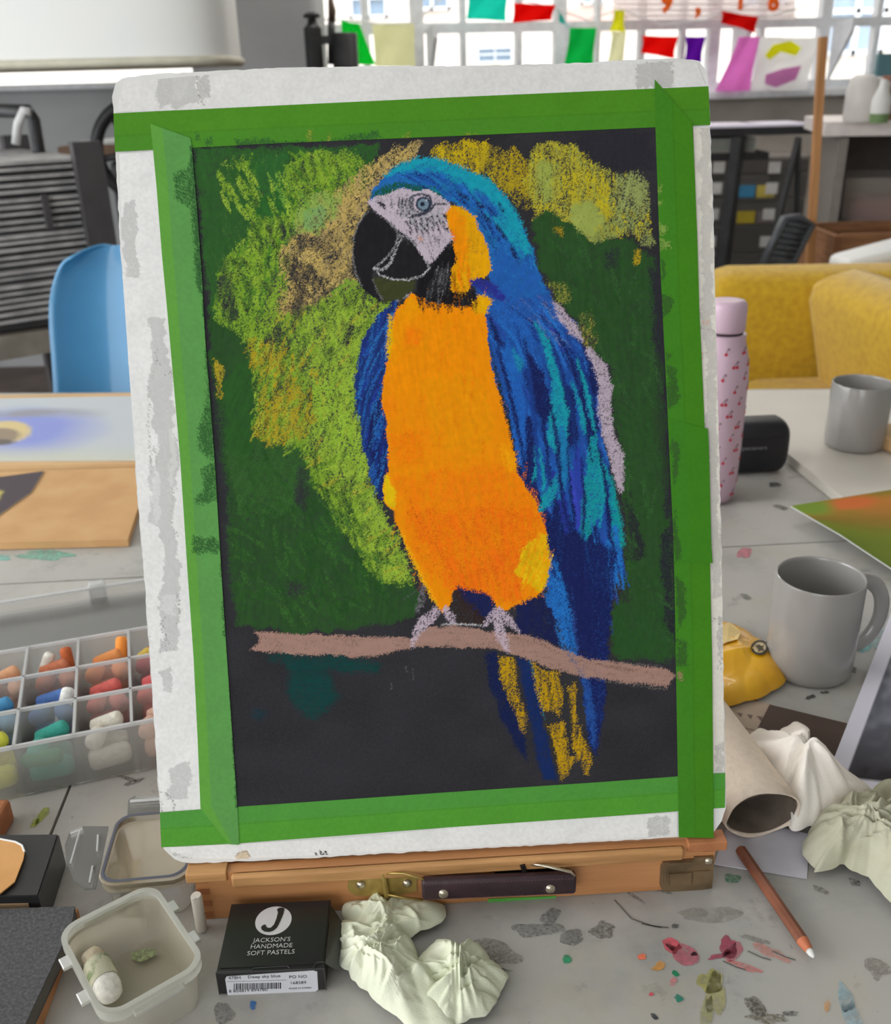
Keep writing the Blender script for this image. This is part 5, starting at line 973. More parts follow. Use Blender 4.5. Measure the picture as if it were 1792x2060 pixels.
sheet('dark_sketch_sheet', [(-90,972),(88,948),(62,990),(-90,1098)], 0.762, 'dark grey sheet with a yellow scribble on the cardboard pad', 'drawing', c_dark, (40, 40))
# ================================================================ pastel tray
M_tray = clear_mat('clear_polypropylene', (232,230,224), 0.78, 0.5, 0.12, 0.9); M_trayr = clear_mat('thick_clear_rim', (235,236,236), 0.28, 0.5, 0.15, 0.9)
F = np.array([-0.3408, 0.5982]); dt_ = np.array([0.956, 0.294]); nt_ = np.array([-0.294, 0.956]); TX = [np.r_[dt_, 0], np.r_[nt_, 0], Z3]
def tw(s, d, z): return np.r_[F+dt_*s+nt_*d, z]
trY = thing('pastel_organiser', tw(0.0, 0.075, TZ), 'clear plastic compartment tray of pastel pieces with its lid folded back', 'organiser')
c_lo, c_hi, dep, hz = -0.162, 0.139, 0.149, 0.045; cols = [-0.162, -0.119, -0.076, -0.033, 0.010, 0.053, 0.096, 0.139]; rows_ = [0, 0.0497, 0.0993, 0.149]
sc, sd = (c_lo+c_hi)/2, dep/2
M().box(tw(sc, sd, TZ+0.0018), (c_hi-c_lo-0.006, dep-0.006, 0.002), TX).build('tray_floor', M_tray, trY)
for d in rows_: M().box(tw(sc, d, TZ+0.002+hz/2), (c_hi-c_lo, 0.0012, hz), TX).build('tray_wall' if d in (0, 0.149) else 'divider', M_tray, trY)
for s in cols: M().box(tw(s, sd, TZ+0.002+hz/2), (0.0012, dep, hz), TX).build('tray_wall' if s in (c_lo, c_hi) else 'divider', M_tray, trY)
rim = M()
for d in rows_: rim.box(tw(sc, d, TZ+hz+0.002), (c_hi-c_lo, 0.0022, 0.003), TX)
rim.build('rim_bars', M_trayr, trY); rim = M()
for s in cols: rim.box(tw(s, sd, TZ+hz+0.002), (0.0022, dep, 0.003), TX)
rim.build('cross_rim_bars', M_trayr, trY)
lid = M().box(tw(sc, dep+0.004+0.08, TZ+0.004), (c_hi-c_lo, 0.152, 0.0015), TX).build('lid', M_tray, trY)
for d in (dep+0.006, dep+0.158): M().box(tw(sc, d, TZ+0.010), (c_hi-c_lo, 0.0018, 0.014), TX).build('lid_wall', M_tray, lid)
for s in (c_lo, c_hi-0.002): M().box(tw(s, dep+0.082, TZ+0.010), (0.0018, 0.152, 0.014), TX).build('lid_wall', M_tray, lid)
M().box(tw(sc, dep+0.158, TZ+0.018), (c_hi-c_lo, 0.004, 0.002), TX).build('lid_lip', M_trayr, lid)
for s in (0.062, -0.1): M().box(tw(s, dep+0.164, TZ+0.012), (0.018, 0.012, 0.02), TX, bev=0.003).build('lid_clasp', M_trayr, lid)
ST = {}
def stickmat(rgb):
    if rgb not in ST: ST[rgb] = mat('chalk_%d' % len(ST), rgb, 0.9, rgb2=[min(255, v*1.1) for v in rgb], scale=300, bump=0.3, bscale=900)
    return ST[rgb]
def stick(name, s, d, z, ln, r, ang, tilt, rgb, label, group):
    c = tw(s, d, z); a = math.radians(ang); t = math.radians(tilt)
    ax = np.r_[dt_*math.cos(a)*math.cos(t)+nt_*math.sin(a)*math.cos(t), math.sin(t)]; q = nrm(np.cross(ax, [0.1, 0.2, 1])); fr = [q, np.cross(ax, q), ax]
    m = M(); m.lathe([(r*0.5, 0), (r*0.92, r*0.25), (r, r*0.7), (r, ln-r*0.6), (r*0.85, ln-r*0.2), (r*0.45, ln)], c-ax*ln/2, 12, fr, caps=(True, True))
    return tag(m.build(name, stickmat(rgb), smooth=50, loc=c-Z3*r), label, 'pastel', group)
# (column, row front=0, colour name, rgb, how many)
COMP = [(3, 0, 'lime yellow', (196,196,60), 2), (3, 1, 'sky blue', (60,130,180), 3), (3, 2, 'peach', (214,150,110), 3), (4, 0, 'teal green', (40,140,124), 2), (4, 1, 'deep blue', (60,96,160), 3), (4, 2, 'rust brown', (186,104,70), 3),
        (5, 0, 'chalk white', (206,200,186), 2), (5, 1, 'coral red', (196,84,78), 3), (5, 2, 'bright orange', (236,134,70), 3), (6, 0, 'dusty pink', (204,160,140), 2), (6, 1, 'salmon pink', (216,90,92), 2), (6, 2, 'crimson', (160,34,60), 2), (2, 1, 'navy blue', (40,60,120), 2), (2, 2, 'ochre', (196,140,80), 2)]
place = {0: 'nearest row', 1: 'middle row', 2: 'back row'}; which = ['lying lowest', 'lying on top', 'leaning at the back', 'against the left divider', 'against the right divider']
for ci, ri, nm, rgb, n in COMP:
    s_, d_ = (cols[ci]+cols[ci+1])/2, (rows_[ri]+rows_[ri+1])/2
    for k in range(n+2):
        r = (0.0086, 0.0080, 0.0066, 0.0072, 0.0070)[k]; dd = (-0.0115, 0.0075, 0.009, -0.004, -0.009)[k]; zz = TZ+0.004+r+(0.0, 0.001, 0.020, 0.0155, 0.0165)[k]; ds = (0, 0, 0, -0.0095, 0.0105)[k]
        k3 = (1, 0.9, 1.1, 1.05, 0.95)[k]
        stick('pastel_stick', s_+ds+random.uniform(-0.0015, 0.0015), d_+dd, zz, (0.033, 0.031, 0.026, 0.019, 0.018)[k], r, (random.uniform(-8, 8), random.uniform(-8, 8), random.uniform(-14, 14), 70, 112)[k], (0, 0, 16, 4, 8)[k], tuple(min(255, int((v*0.86+0.14*150)*k3)) for v in rgb),
              '%s pastel stub %s in the %s of the clear tray' % (nm, which[k], place[ri]), 'pastel stubs in the clear tray')
for s_, d_, z, ln, r, a, t, rgb, lb in ((0.040, 0.071, 0.027, 0.036, 0.0055, 60, 50, (214,214,210), 'white chalk with a blue tip standing in the middle of the tray'), (0.022, 0.138, 0.03, 0.03, 0.005, 20, 62, (226,216,206), 'white pastel upright in the back row beside rust brown stubs'), (0.042, 0.137, 0.03, 0.032, 0.0052, 100, 70, (176,90,50), 'brown pastel upright in the back row of the tray'),
                                         (0.087, 0.135, 0.03, 0.036, 0.0055, 70, 60, (240,140,60), 'long orange pastel standing tilted in the back row'), (0.119, 0.122, 0.03, 0.02, 0.006, 10, 10, (226,90,130), 'hot pink pastel on the crimson stubs of the back row'), (0.108, 0.126, 0.031, 0.016, 0.006, 40, 10, (226,190,90), 'short yellow pastel among the crimson stubs'), (0.026, 0.012, 0.024, 0.03, 0.0062, -8, 4, (36,120,80), 'dark green pastel lying over the teal stubs')):
    stick('pastel_stick', s_, d_, TZ+z, ln, r, a, t, rgb, lb, 'pastel stubs in the clear tray')
# ================================================================ easel box
M_beech = mat('varnished_beech', (192,136,88), 0.45, rgb2=(176,120,74), scale=9, stretch=(1.2, 8, 14), bump=0.1, bscale=120, coat=0.15)
M_lt = mat('worn_beech', (196,146,94), 0.6, rgb2=(160,116,70), scale=14, stretch=(1, 8, 14)); M_top_w = mat('grimy_beech_top', (140,112,82), 0.7, rgb2=(116,92,66), scale=16, stretch=(1, 8, 8)); M_end = mat('end_grain', (182,120,78), 0.6, rgb2=(160,100,62), scale=60)
M_brass = mat('aged_brass', (196,172,104), 0.36, metal=0.65, rgb2=(150,126,70), scale=40); M_bronze = mat('dark_bronze', (136,114,86), 0.36, metal=0.5, rgb2=(104,86,64), scale=50); M_leath = mat('oxblood_leather', (58,38,44), 0.5, rgb2=(46,30,36), scale=90, bump=0.3, bscale=500); M_rivet = mat('nickel_rivet', (200,190,170), 0.25, metal=0.9)
E0 = np.array([-0.1674, 0.4748]); E1 = np.array([0.1719, 0.4911]); ed = nrm(E1-E0); en = np.array([-ed[1], ed[0]]); EW = np.linalg.norm(E1-E0); EX = [np.r_[ed, 0], np.r_[en, 0], Z3]
def eb(u, d, z): return np.r_[E0+ed*u+en*d, z]
def fz(px, py, off=0.0):                      # point on the box front (off: towards the viewer)
    p0 = eb(0, -off, 0); n = EX[1]; r = ray(px, py); return EYE+r*(((p0-EYE)@n)/(r@n))
def fuz(px, py, off=0.0):
    p = fz(px, py, off); return (p[:2]-E0)@ed, p[2]
box = thing('easel_box', eb(EW/2, 0.13, TZ), 'wooden table easel box with leather handle and bronze clasp under the painting', 'easel')
hb = 0.0385
M().box(eb(EW/2, 0.004, TZ+hb/2+0.0004), (EW-0.016, 0.008, hb), EX).build('front_board', M_beech, box)
M().box(eb(EW/2, 0.256, TZ+hb/2), (EW-0.016, 0.008, hb), EX).build('back_board', M_beech, box)
for u in (0.004, EW-0.004): M().box(eb(u, 0.13, TZ+hb/2), (0.008, 0.26, hb), EX).build('side_board', M_beech, box)
M().box(eb(EW/2, 0.13, TZ+0.004), (EW-0.016, 0.244, 0.006), EX).build('base_panel', M_ply, box)
for k in range(4):
    for u in (0.0042, EW-0.0042): M().box(eb(u, 0.0032, TZ+0.0045+0.0098*k), (0.0086, 0.0072, 0.0048), EX).build('finger_joint', M_end, box)
M().box(eb(EW/2, 0.0045, TZ+hb-0.0016), (EW*0.84, 0.009, 0.003), EX).build('front_lip', M_top_w, box)
uL, zL = fuz(462, 1752, 0.004); uR, zR = fuz(1376, 1712, 0.004)
M().box(eb((uL+uR)/2, -0.0022, TZ+hb-0.0045), (uR-uL, 0.0044, 0.0095), EX, bev=0.0015).build('ledge_strip', M_lt, box)
for u in (0.008, EW-0.006): M().box(eb(u, 0.004, TZ+hb-0.0015), (0.026, 0.012, 0.0075), EX, bev=0.0008).build('corner_block', M_lt if u < 0.1 else M_end, box)
# lid raised as the easel back
for u in (0.03, EW-0.03): M().tube([b3(u+0.012, 0.03, -0.013), b3(u+0.012, 0.40, -0.013)], 0.0065, 4).build('easel_upright', M_lt, box)
M().tube([b3(0.04, 0.36, -0.013), b3(0.33, 0.36, -0.013)], 0.006, 4).build('easel_rail', M_lt, box)
for u in (0.05, EW-0.05): M().tube([b3(u, 0.30, -0.018), eb(u, 0.235, TZ+hb-0.002)], 0.003, 8).build('easel_strut', M_brass, box)
M().box(eb(EW/2, 0.03, TZ+hb-0.004), (EW-0.02, 0.03, 0.006), EX).build('lid_hinge_rail', M_lt, box)
# handle
def ep_(px, py, off): return fz(px, py, off)
h0, h1 = ep_(848, 1787, 0.008), ep_(1158, 1774, 0.008); hx = nrm(h1-h0); hh = 0.0162
M().box((h0+h1)/2, (np.linalg.norm(h1-h0), 0.0065, hh), [hx, np.cross(Z3, hx), Z3], bev=0.0022).build('leather_handle', M_leath, box, smooth=50)
hd_ = [o for o in box.children if o.name.startswith('leather_handle')][0]
for px, py in ((892,1797), (1107,1787)): M().lathe([(0.0034, 0), (0.0032, 0.0012), (0.0018, 0.002), (0.0004, 0.0022)], ep_(px, py, 0.0112), 18, [EX[0], Z3, -EX[1]], caps=(False, True)).build('rivet', M_rivet, hd_, smooth=60)
sm = M(); 
for yy in (0.0062, -0.0062):
    for k in range(44): p = h0+(h1-h0)*(0.03+0.94*k/43)+Z3*yy-EX[1]*0.0034; sm.box(p, (0.0013, 0.0005, 0.0004), EX)
sm.build('stitching', mat('leather_thread', (96,70,76), 0.7), hd_)
def plate(name, px, off, th, material, parent):
    return M().prism([fz(x, y, off) for x, y in px], -EX[1]*th).build(name, material, parent)
def arcpx(cx, cy, rx, ry, a0, a1, n=10): return [(cx+rx*math.cos(math.radians(a0+(a1-a0)*k/n)), cy+ry*math.sin(math.radians(a0+(a1-a0)*k/n))) for k in range(n+1)]
bl_ = plate('brass_plate', arcpx(724, 1779, 25, 21, 90, 270)+[(770,1756),(775,1798)], 0.0, 0.0012, M_brass, box)
br_ = plate('brass_plate', [(775,1757),(838,1756),(838,1790),(800,1800),(780,1799)], 0.0, 0.0012, M_brass, box)
M().tube([fz(770,1754,0.0025), fz(779,1804,0.0025)], 0.0021, 10).build('hinge_knuckle', M_brass, box, smooth=40)
for px, py, pa in ((726,1779,bl_), (819,1776,br_)): M().lathe([(0.0032, 0), (0.003, 0.0012), (0.0016, 0.0022), (0.0003, 0.0025)], fz(px, py, 0.0012), 16, [EX[0], Z3, -EX[1]], caps=(False, True)).build('screw_head', M_rivet, pa, smooth=60)
M().tube([fz(776,1757,0.004), fz(812,1757,0.007), fz(846,1767,0.009), fz(856,1772,0.008)], 0.0008, 8).build('wire_loop', M_brass, box, smooth=True)
M().tube([fz(780,1800,0.004), fz(812,1806,0.007), fz(850,1810,0.0065)], 0.0008, 8).build('wire_loop', M_brass, box, smooth=True)
dk = mat('blackened_plate', (44,40,40), 0.4, metal=0.6)
plate('dark_plate', arcpx(1012, 1752, 18, 12, 90, 270)+arcpx(1112, 1748, 20, 12, -90, 90), 0.0, 0.0012, dk, box)
M().tube([fz(1050,1739,0.0045), fz(1056,1754,0.0045)], 0.0018, 8).build('hinge_knuckle', dk, box, smooth=40)
M().tube([fz(1068,1738,0.004), fz(1100,1743,0.008), fz(1148,1754,0.0105), fz(1156,1762,0.0108)], 0.0010, 8).build('wire_loop', M_rivet, box, smooth=True)
# clasp
cl = plate('clasp', [(1328,1741),(1333,1732),(1342,1730),(1395,1726),(1395,1722),(1434,1720),(1433,1760),(1430,1783),(1400,1788),(1345,1791),(1332,1789),(1326,1778)], 0.0, 0.0018, M_bronze, box)
plate('clasp_ridge', [(1336,1741),(1346,1735),(1392,1732),(1392,1736),(1348,1740),(1342,1746),(1340,1778),(1335,1776)], 0.0018, 0.0010, M_bronze, cl)
plate('clasp_tongue', [(1346,1756),(1390,1753),(1388,1776),(1346,1779)], 0.0018, 0.0014, M_bronze, cl)
plate('clasp_catch', [(1394,1752),(1428,1750),(1426,1776),(1392,1778)], 0.0018, 0.0009, M_bronze, cl)
M().lathe([(0.0028, 0), (0.0026, 0.0012), (0.001, 0.0018)], fz(1425, 1732, 0.0018), 14, [EX[0], Z3, -EX[1]], caps=(False, True)).build('clasp_rivet', M_rivet, cl, smooth=60)
plate('green_smear', [(982,1808),(1118,1802),(1116,1811),(980,1818)], 0.0003, 0.0004, mat('green_smear', (90,176,70), 0.6), box)
# ================================================================ pastel packet box with lettering
M_bk = mat('black_card', (28,27,28), 0.35, rgb2=(34,33,34), scale=40, spec=0.6); M_bke = mat('black_card_edge', (70,68,66), 0.6); M_wp = mat('white_print', (206,204,206), 0.6); M_lbl = mat('white_sticker', (216,216,222), 0.5)
JF0, JF1 = np.array([-0.1436, 0.4165]), np.array([-0.0795, 0.4178]); jd = nrm(JF1-JF0); jn = np.array([-jd[1], jd[0]]); JW = np.linalg.norm(JF1-JF0); JD, JH = 0.0530, 0.0185; JX = [np.r_[jd, 0], np.r_[jn, 0], Z3]
def jb(u, d, z): return np.r_[JF0+jd*u+jn*d, TZ+z]
pb_ = thing('pastel_box', jb(JW/2, JD/2, 0), 'small black pastel box with white round logo and barcode label before the easel', 'box')
M().box(jb(JW/2, JD/2, JH/2+0.0003), (JW, JD, JH-0.0006), JX, bev=0.0006).build('carton', M_bk, pb_)
M().box(jb(JW/2+0.0005, JD/2+0.001, JH+0.0003), (JW-0.003, JD-0.004, 0.0006), JX).build('lid_flap', M_bk, pb_)
M().prism([jb(JW+0.0003, 0.004, JH-0.001), jb(JW+0.0075, 0.0045, 0.010), jb(JW+0.0085, JD-0.012, 0.0095), jb(JW+0.0003, JD-0.004, JH-0.001)], Z3*0.0006).build('side_flap', M_bk, pb_)
ee = M()
for a, b_ in (((0.0, 0.0), (JW*0.33, 0.0)), ((JW*0.33, 0.0), (JW*0.345, 0.0018)), ((JW*0.345, 0.0018), (JW*0.66, 0.0022)), ((JW*0.66, 0.0022), (JW*0.68, 0.0004)), ((JW*0.9, 0.0002), (JW*0.93, 0.004)), ((JW*0.93, 0.004), (JW, 0.004))):
    ee.tube([jb(a[0], a[1]+0.0002, JH+0.0006), jb(b_[0], b_[1]+0.0002, JH+0.0006)], 0.00022, 4)
ee.tube([jb(0, -0.0001, 0.0005), jb(0, -0.0001, JH)], 0.0003, 4); ee.tube([jb(JW, -0.0001, 0.0005), jb(JW, -0.0001, JH)], 0.0003, 4); ee.build('card_edge', M_bke, pb_)
zt3 = TZ+JH+0.0006
def jt(px, py): return tp(px, py, zt3)
lc = jt(550, 1852); lr = np.linalg.norm(jt(586, 1852)-jt(514, 1852))/2
M().lathe([(lr, 0), (lr, 0.00015)], lc, 48, [JX[0], JX[1], Z3], caps=(False, True)).build('logo_disc', M_wp, pb_)
J = [(569,1826),(572,1828),(569,1840),(563,1854),(557,1866),(550,1872),(541,1875),(532,1874),(526,1870),(525,1865),(529,1861),(534,1860),(535,1864),(539,1867),(545,1866),(551,1860),(556,1848),(559,1836),(557,1829),(563,1826)]
M().prism([tp(x, y, zt3+0.0003) for x, y in J], Z3*0.0001).build('logo_letter', M_bk, pb_)
up3 = nrm(jt(549, 1840)-jt(546, 1920)); 
for body, px, py, sz in (("JACKSON'S", 547, 1891, 0.0046), ('HANDMADE', 546, 1903.5, 0.0046), ('SOFT PASTELS', 545, 1916.5, 0.0046)):
    text(body, sz, jt(px, py)+Z3*0.0001, JX[0], JX[1], M_wp, pb_, 'box_lettering', ext=0.00005, bold=-0.00004)
def jf(px, py, off=0.0):
    p0 = jb(0, -off, 0); r = ray(px, py); return EYE+r*(((p0-EYE)@JX[1])/(r@JX[1]))
lab = M().prism([jf(x, y, 0.0) for x, y in ((456,1964),(630,1952),(638,1954),(640,1990),(634,1994),(464,2003),(458,2001),(453,1969))], -JX[1]*0.0003).build('barcode_label', M_lbl, pb_)
M_ink = mat('label_ink', (40,38,44), 0.8)
def jtext(body, x0, y0, sz, al='LEFT', font_b=0.0): text(body, sz, jf(x0, y0, 0.0004), JX[0], Z3, M_ink, lab, 'label_text', align=al, ext=0.00003, bold=font_b)
jtext('478H', 459, 1968, 0.0034); jtext('Deep sky blue', 498, 1966, 0.0034); jtext('PO NO', 581, 1966, 0.0034); jtext('168589', 583, 1978, 0.0033); jtext('MADE IN KOREA', 581, 1989, 0.0018); jtext('8 804819 894780', 460, 1994.5, 0.0033)
bc_ = M(); x = 470.0; gb = random.Random(4)
while x < 566:
    wd = gb.choice([0.9, 0.9, 1.6, 2.4]); yt0 = 1978.5-(x-470)*0.02; bc_.prism([jf(a, b, 0.0003) for a, b in ((x, yt0), (x+wd, yt0), (x+wd, yt0+12), (x, yt0+12))], -JX[1]*0.0001); x += wd+gb.choice([0.9, 1.3, 1.9])
bc_.poly([jf(a, b, 0.0004) for a, b in ((456,1974.6),(576,1971.4),(576,1972),(456,1975.2))]); bc_.build('barcode', M_ink, lab)
M().prism([jf(x, y, 0.0003) for x, y in ((597,1996.5),(612,1995.5),(611,1997.5),(599,1998))], -JX[1]*0.0001).build('green_fleck', mat('green_fleck', (70,190,120), 0.7), lab)
# ================================================================ plastic containers
M_frost = clear_mat('frosted_plastic', (222,214,188), 0.56, 0.5, 0.3, 0.7); M_frostr = clear_mat('frosted_rim', (216,216,208), 0.3, 0.5, 0.3, 0.7); M_clr = clear_mat('clear_box_plastic', (224,222,214), 0.72, 0.5, 0.1, 1.0); M_gask = mat('blue_grey_gasket', (78,80,92), 0.5)
def rr(c, e1, e2, hx, hy, r, z, n=7):
    o = []
    for sx, sy, a0 in ((1,1,0),(-1,1,90),(-1,-1,180),(1,-1,270)):
        for k in range(n+1):
            a = math.radians(a0+90*k/n); o.append(np.r_[c+e1*(sx*(hx-r)+r*math.cos(a))+e2*(sy*(hy-r)+r*math.sin(a)), z])
    return o
def loops(m, LS, cap0=False, cap1=False):
    n = len(LS[0]); b = []
    m.v.append(np.vstack(LS)); base = m.n; m.n += n*len(LS)
    for k in range(len(LS)-1): m.f += [(base+k*n+i, base+k*n+(i+1) % n, base+(k+1)*n+(i+1) % n, base+(k+1)*n+i) for i in range(n)]
    if cap0: m.f.append(tuple(base+i for i in range(n-1, -1, -1)))
    if cap1: m.f.append(tuple(base+(len(LS)-1)*n+i for i in range(n)))
    return m
fc = np.array([-0.1927, 0.4203]); e1 = nrm(np.array([0.795, 0.607])); e2 = np.array([e1[1], -e1[0]]); fh = 0.0345; hx_, hy_ = 0.0300, 0.0390
fb = thing('frosted_tub', np.r_[fc, TZ], 'open frosted plastic tub holding two chalk stubs at the front left', 'tub')
m = M(); loops(m, [rr(fc, e1, e2, hx_*0.84, hy_*0.86, 0.010, TZ+0.001), rr(fc, e1, e2, hx_*0.88, hy_*0.89, 0.011, TZ+0.004), rr(fc, e1, e2, hx_*0.96, hy_*0.96, 0.012, TZ+fh)], cap0=True); m.build('tub_body', M_frost, fb, smooth=40)
m = M(); loops(m, [rr(fc, e1, e2, hx_*0.93, hy_*0.94, 0.011, TZ+fh+0.001), rr(fc, e1, e2, hx_*0.93, hy_*0.94, 0.011, TZ+fh+0.0035), rr(fc, e1, e2, hx_*1.03, hy_*1.03, 0.013, TZ+fh+0.0035), rr(fc, e1, e2, hx_*1.03, hy_*1.03, 0.013, TZ+fh-0.003), rr(fc, e1, e2, hx_*0.97, hy_*0.97, 0.012, TZ+fh-0.003)]); m.build('tub_rim', M_frostr, fb, smooth=40)
FX = [np.r_[e1, 0], np.r_[e2, 0], Z3]
for u, v, sx, sy in ((-0.95, -0.0, 0, 0), ): pass
for v in (-0.42, 0.36):
    for sgn in (-1, 1): M().box(np.r_[fc+e2*(sgn*0)+e1*(sgn*(hx_+0.0032))+e2*hy_*(v*1.0), TZ+fh-0.001], (0.0055, 0.0095, 0.0022), FX, bev=0.0006).build('clip_lug', M_frostr, fb)
for sgn in (-1, 1): M().box(np.r_[fc+e2*(sgn*(hy_+0.0025)), TZ+fh-0.0015], (0.030, 0.005, 0.003), FX, bev=0.001).build('clip_ledge', M_frostr, fb)
ft = stain and M(); ft.prism([np.r_[fc+e1*0.010-e2*0.020+np.array(q), TZ+0.0046] for q in ((-0.006,-0.002),(0.001,-0.004),(0.009,0.001),(0.008,0.005),(0,0.006),(-0.007,0.003))], Z3*0.0002); ft.build('pastel_dust', smear_mat('greenish_dust', (140,150,110), 0.6, 400), fb)
def chalk(name, pa, pb, r, rgb, label, cat='chalk', wrap=None):
    a, b = np.array(pa), np.array(pb); ln = np.linalg.norm(b-a); ax = (b-a)/ln; q = nrm(np.cross(ax, [0.2, 0.1, 1])); fr = [q, np.cross(ax, q), ax]
    t = thing(name, (a+b)/2-Z3*r, label, cat)
    m = M(); m.lathe([(r*0.4, 0), (r*0.85, r*0.15), (r, r*0.5), (r, ln-r*0.9), (r*0.88, ln-r*0.3), (r*0.5, ln)], a, 18, fr, caps=(True, True)); m.build('chalk_body', stickmat(rgb), t, smooth=45)
    if wrap: m = M(); m.lathe([(r*1.04, ln*0.08), (r*1.06, ln*0.09), (r*1.06, ln*0.6), (r*1.04, ln*0.61)], a, 18, fr); m.build('paper_wrap', wrap, t, smooth=45)
    return t
zf = TZ+0.006
chalk('wrapped_pastel', tp(192, 1935, zf+0.009), tp(226, 2006, zf+0.009), 0.0078, (216,214,208), 'white pastel stub in a green-printed paper wrap inside the frosted tub', 'pastel', mat('printed_wrap', (196,194,170), 0.8, rgb2=(136,150,110), scale=110, contrast=(0.5, 0.6)))
chalk('chalk_stub', tp(172, 1941, zf+0.006), tp(203, 1913, zf+0.006), 0.0062, (200,188,166), 'short cream chalk stub beside the wrapped pastel in the frosted tub')
# lidded clip box
q = [tp(229,1648,0.80), tp(388,1640,0.80), tp(386,1778,0.80), tp(190,1797,0.80)]
f1 = nrm((q[2]-q[3])[:2]+(q[1]-q[0])[:2]*0.3); f2 = np.array([-f1[1], f1[0]]); cc_ = np.array([-0.2035, 0.5060]); gx, gy = 0.0282, 0.0320
f1 = nrm(np.array([1, 0.09])); f2 = np.array([-f1[1], f1[0]]); GX = [np.r_[f1, 0], np.r_[f2, 0], Z3]; gz = 0.0360
cb = thing('clip_box', np.r_[cc_, TZ], 'clear lidded food box with blue-grey seal and open clip flaps beside the easel', 'box')
m = M(); loops(m, [rr(cc_, f1, f2, gx*0.86, gy*0.86, 0.010, TZ+0.001), rr(cc_, f1, f2, gx*0.95, gy*0.95, 0.011, TZ+gz-0.006)], cap0=True); m.build('box_body', M_clr, cb, smooth=40)
m = M(); loops(m, [rr(cc_, f1, f2, gx*0.99, gy*0.99, 0.011, TZ+gz-0.006), rr(cc_, f1, f2, gx*1.0, gy*1.0, 0.011, TZ+gz-0.0025)]); m.build('seal', M_gask, cb, smooth=40)
m = M(); loops(m, [rr(cc_, f1, f2, gx*1.02, gy*1.02, 0.012, TZ+gz-0.008), rr(cc_, f1, f2, gx*1.04, gy*1.04, 0.012, TZ+gz-0.001), rr(cc_, f1, f2, gx*1.0, gy*1.0, 0.012, TZ+gz), rr(cc_, f1, f2, gx*0.92, gy*0.92, 0.010, TZ+gz), rr(cc_, f1, f2, gx*0.88, gy*0.88, 0.009, TZ+gz-0.003)], cap1=True)
m.build('lid', clear_mat('dusty_clear_lid', (206,190,156), 0.55, 0.6, 0.12, 1.0), cb, smooth=40)
m = M(); loops(m, [rr(cc_, f1, f2, gx*0.925, gy*0.925, 0.0105, TZ+gz+0.0003), rr(cc_, f1, f2, gx*0.975, gy*0.975, 0.0110, TZ+gz+0.0006), rr(cc_, f1, f2, gx*1.0, gy*1.0, 0.0113, TZ+gz+0.0004)]); m.build('seal_ring', M_gask, cb, smooth=40)
def flap(name, px, z):
    P = [tp(x, y, z) for x, y in px]; return M().prism(P, -Z3*0.0014).build(name, M_clr, cb)
fl1 = flap('clip_flap', [(218,1662),(192,1786),(170,1788),(148,1770),(134,1735),(130,1700),(140,1672),(165,1662)], TZ+gz-0.006)
for px in ([(197,1680),(195,1712)], [(186,1742),(180,1774)], [(160,1672),(142,1736)]): M().tube([tp(*px[0], TZ+gz-0.0055), tp(*px[1], TZ+gz-0.0055)], 0.0007, 6).build('clip_rib', M_trayr, fl1)
fl2 = flap('clip_flap', [(256,1640),(258,1608),(272,1600),(350,1598),(352,1636)], TZ+gz-0.006)
M().tube([tp(262,1612,TZ+gz-0.0055), tp(346,1606,TZ+gz-0.0055)], 0.0012, 6).build('clip_rib', M_trayr, fl2)
# white paper tube standing by the clip box
tag(M().lathe([(0.0030, 0), (0.0036, 0.001), (0.0036, 0.029), (0.0030, 0.030)], np.r_[-0.1650, 0.4660, TZ+0.0005], 16, caps=(True, True)).build('wrapped_stick', mat('white_wrapper', (214,206,196), 0.7, rgb2=(150,146,140), scale=160, contrast=(0.62, 0.66)), smooth=50, loc=np.r_[-0.1650, 0.4660, TZ]), 'slim white paper-wrapped stick standing between clip box and pastel box', 'pastel')
# ================================================================ near left: boxes and boards
slab('wooden_board', [(-120,1838),(157,1828),(62,2085),(-120,2085)], 0.762, 0.011, mat('warm_wood_board', (182,128,84), 0.6, rgb2=(164,110,68), scale=9, stretch=(2, 9, 1)), 'thin wooden board under the dark sketchbook at the front left', 'board')
sk = [(-120,1832),(150,1823),(146,1850),(128,1895),(46,2070),(-120,2070)]; skp = [tp(x, y, 0.774) for x, y in sk]
s_ = thing('sketchbook', np.mean(skp, 0)-Z3*0.012, 'charcoal grey sketchbook with speckled cover at the front left', 'book'); M().prism([p-Z3*0.001 for p in skp], -Z3*0.0095).build('page_block', mat('grey_pages', (90,86,82), 0.8), s_)
M().prism(skp, -Z3*0.0012).build('front_cover', mat('speckled_cover', (58,58,60), 0.7, rgb2=(84,84,86), scale=500, contrast=(0.4, 0.7), bump=0.3, bscale=900), s_)
M().prism([p-Z3*0.0103 for p in skp], -Z3*0.0012).build('back_cover', M_bk, s_)
bp_ = [tp(x, y, 0.779) for x, y in ((-90,1679),(118,1677),(77,1802),(-90,1806))]; bx = thing('black_box', np.mean(bp_, 0)-Z3*0.028, 'flat black carton with a kraft label on its end at the left edge', 'box')
M().prism([p-Z3*0.0014 for p in bp_], -Z3*0.0265).build('carton', M_bk, bx); M().prism([p+(np.mean(bp_, 0)-p)*0.03 for p in bp_], -Z3*0.0013).build('carton_lid', mat('black_carton_lid', (38,37,36), 0.45), bx)
a, b = bp_[3]-Z3*0.006, bp_[2]-Z3*0.006; n_ = nrm(np.cross(b-a, Z3)); n_ = n_ if n_[1] < 0 else -n_
d = b-a; M().prism([a+d*0.42, a+d*0.86, a+d*0.86-Z3*0.016, a+d*0.42-Z3*0.016], n_*0.0004).build('kraft_label', mat('kraft_label', (160,132,100), 0.8), bx)
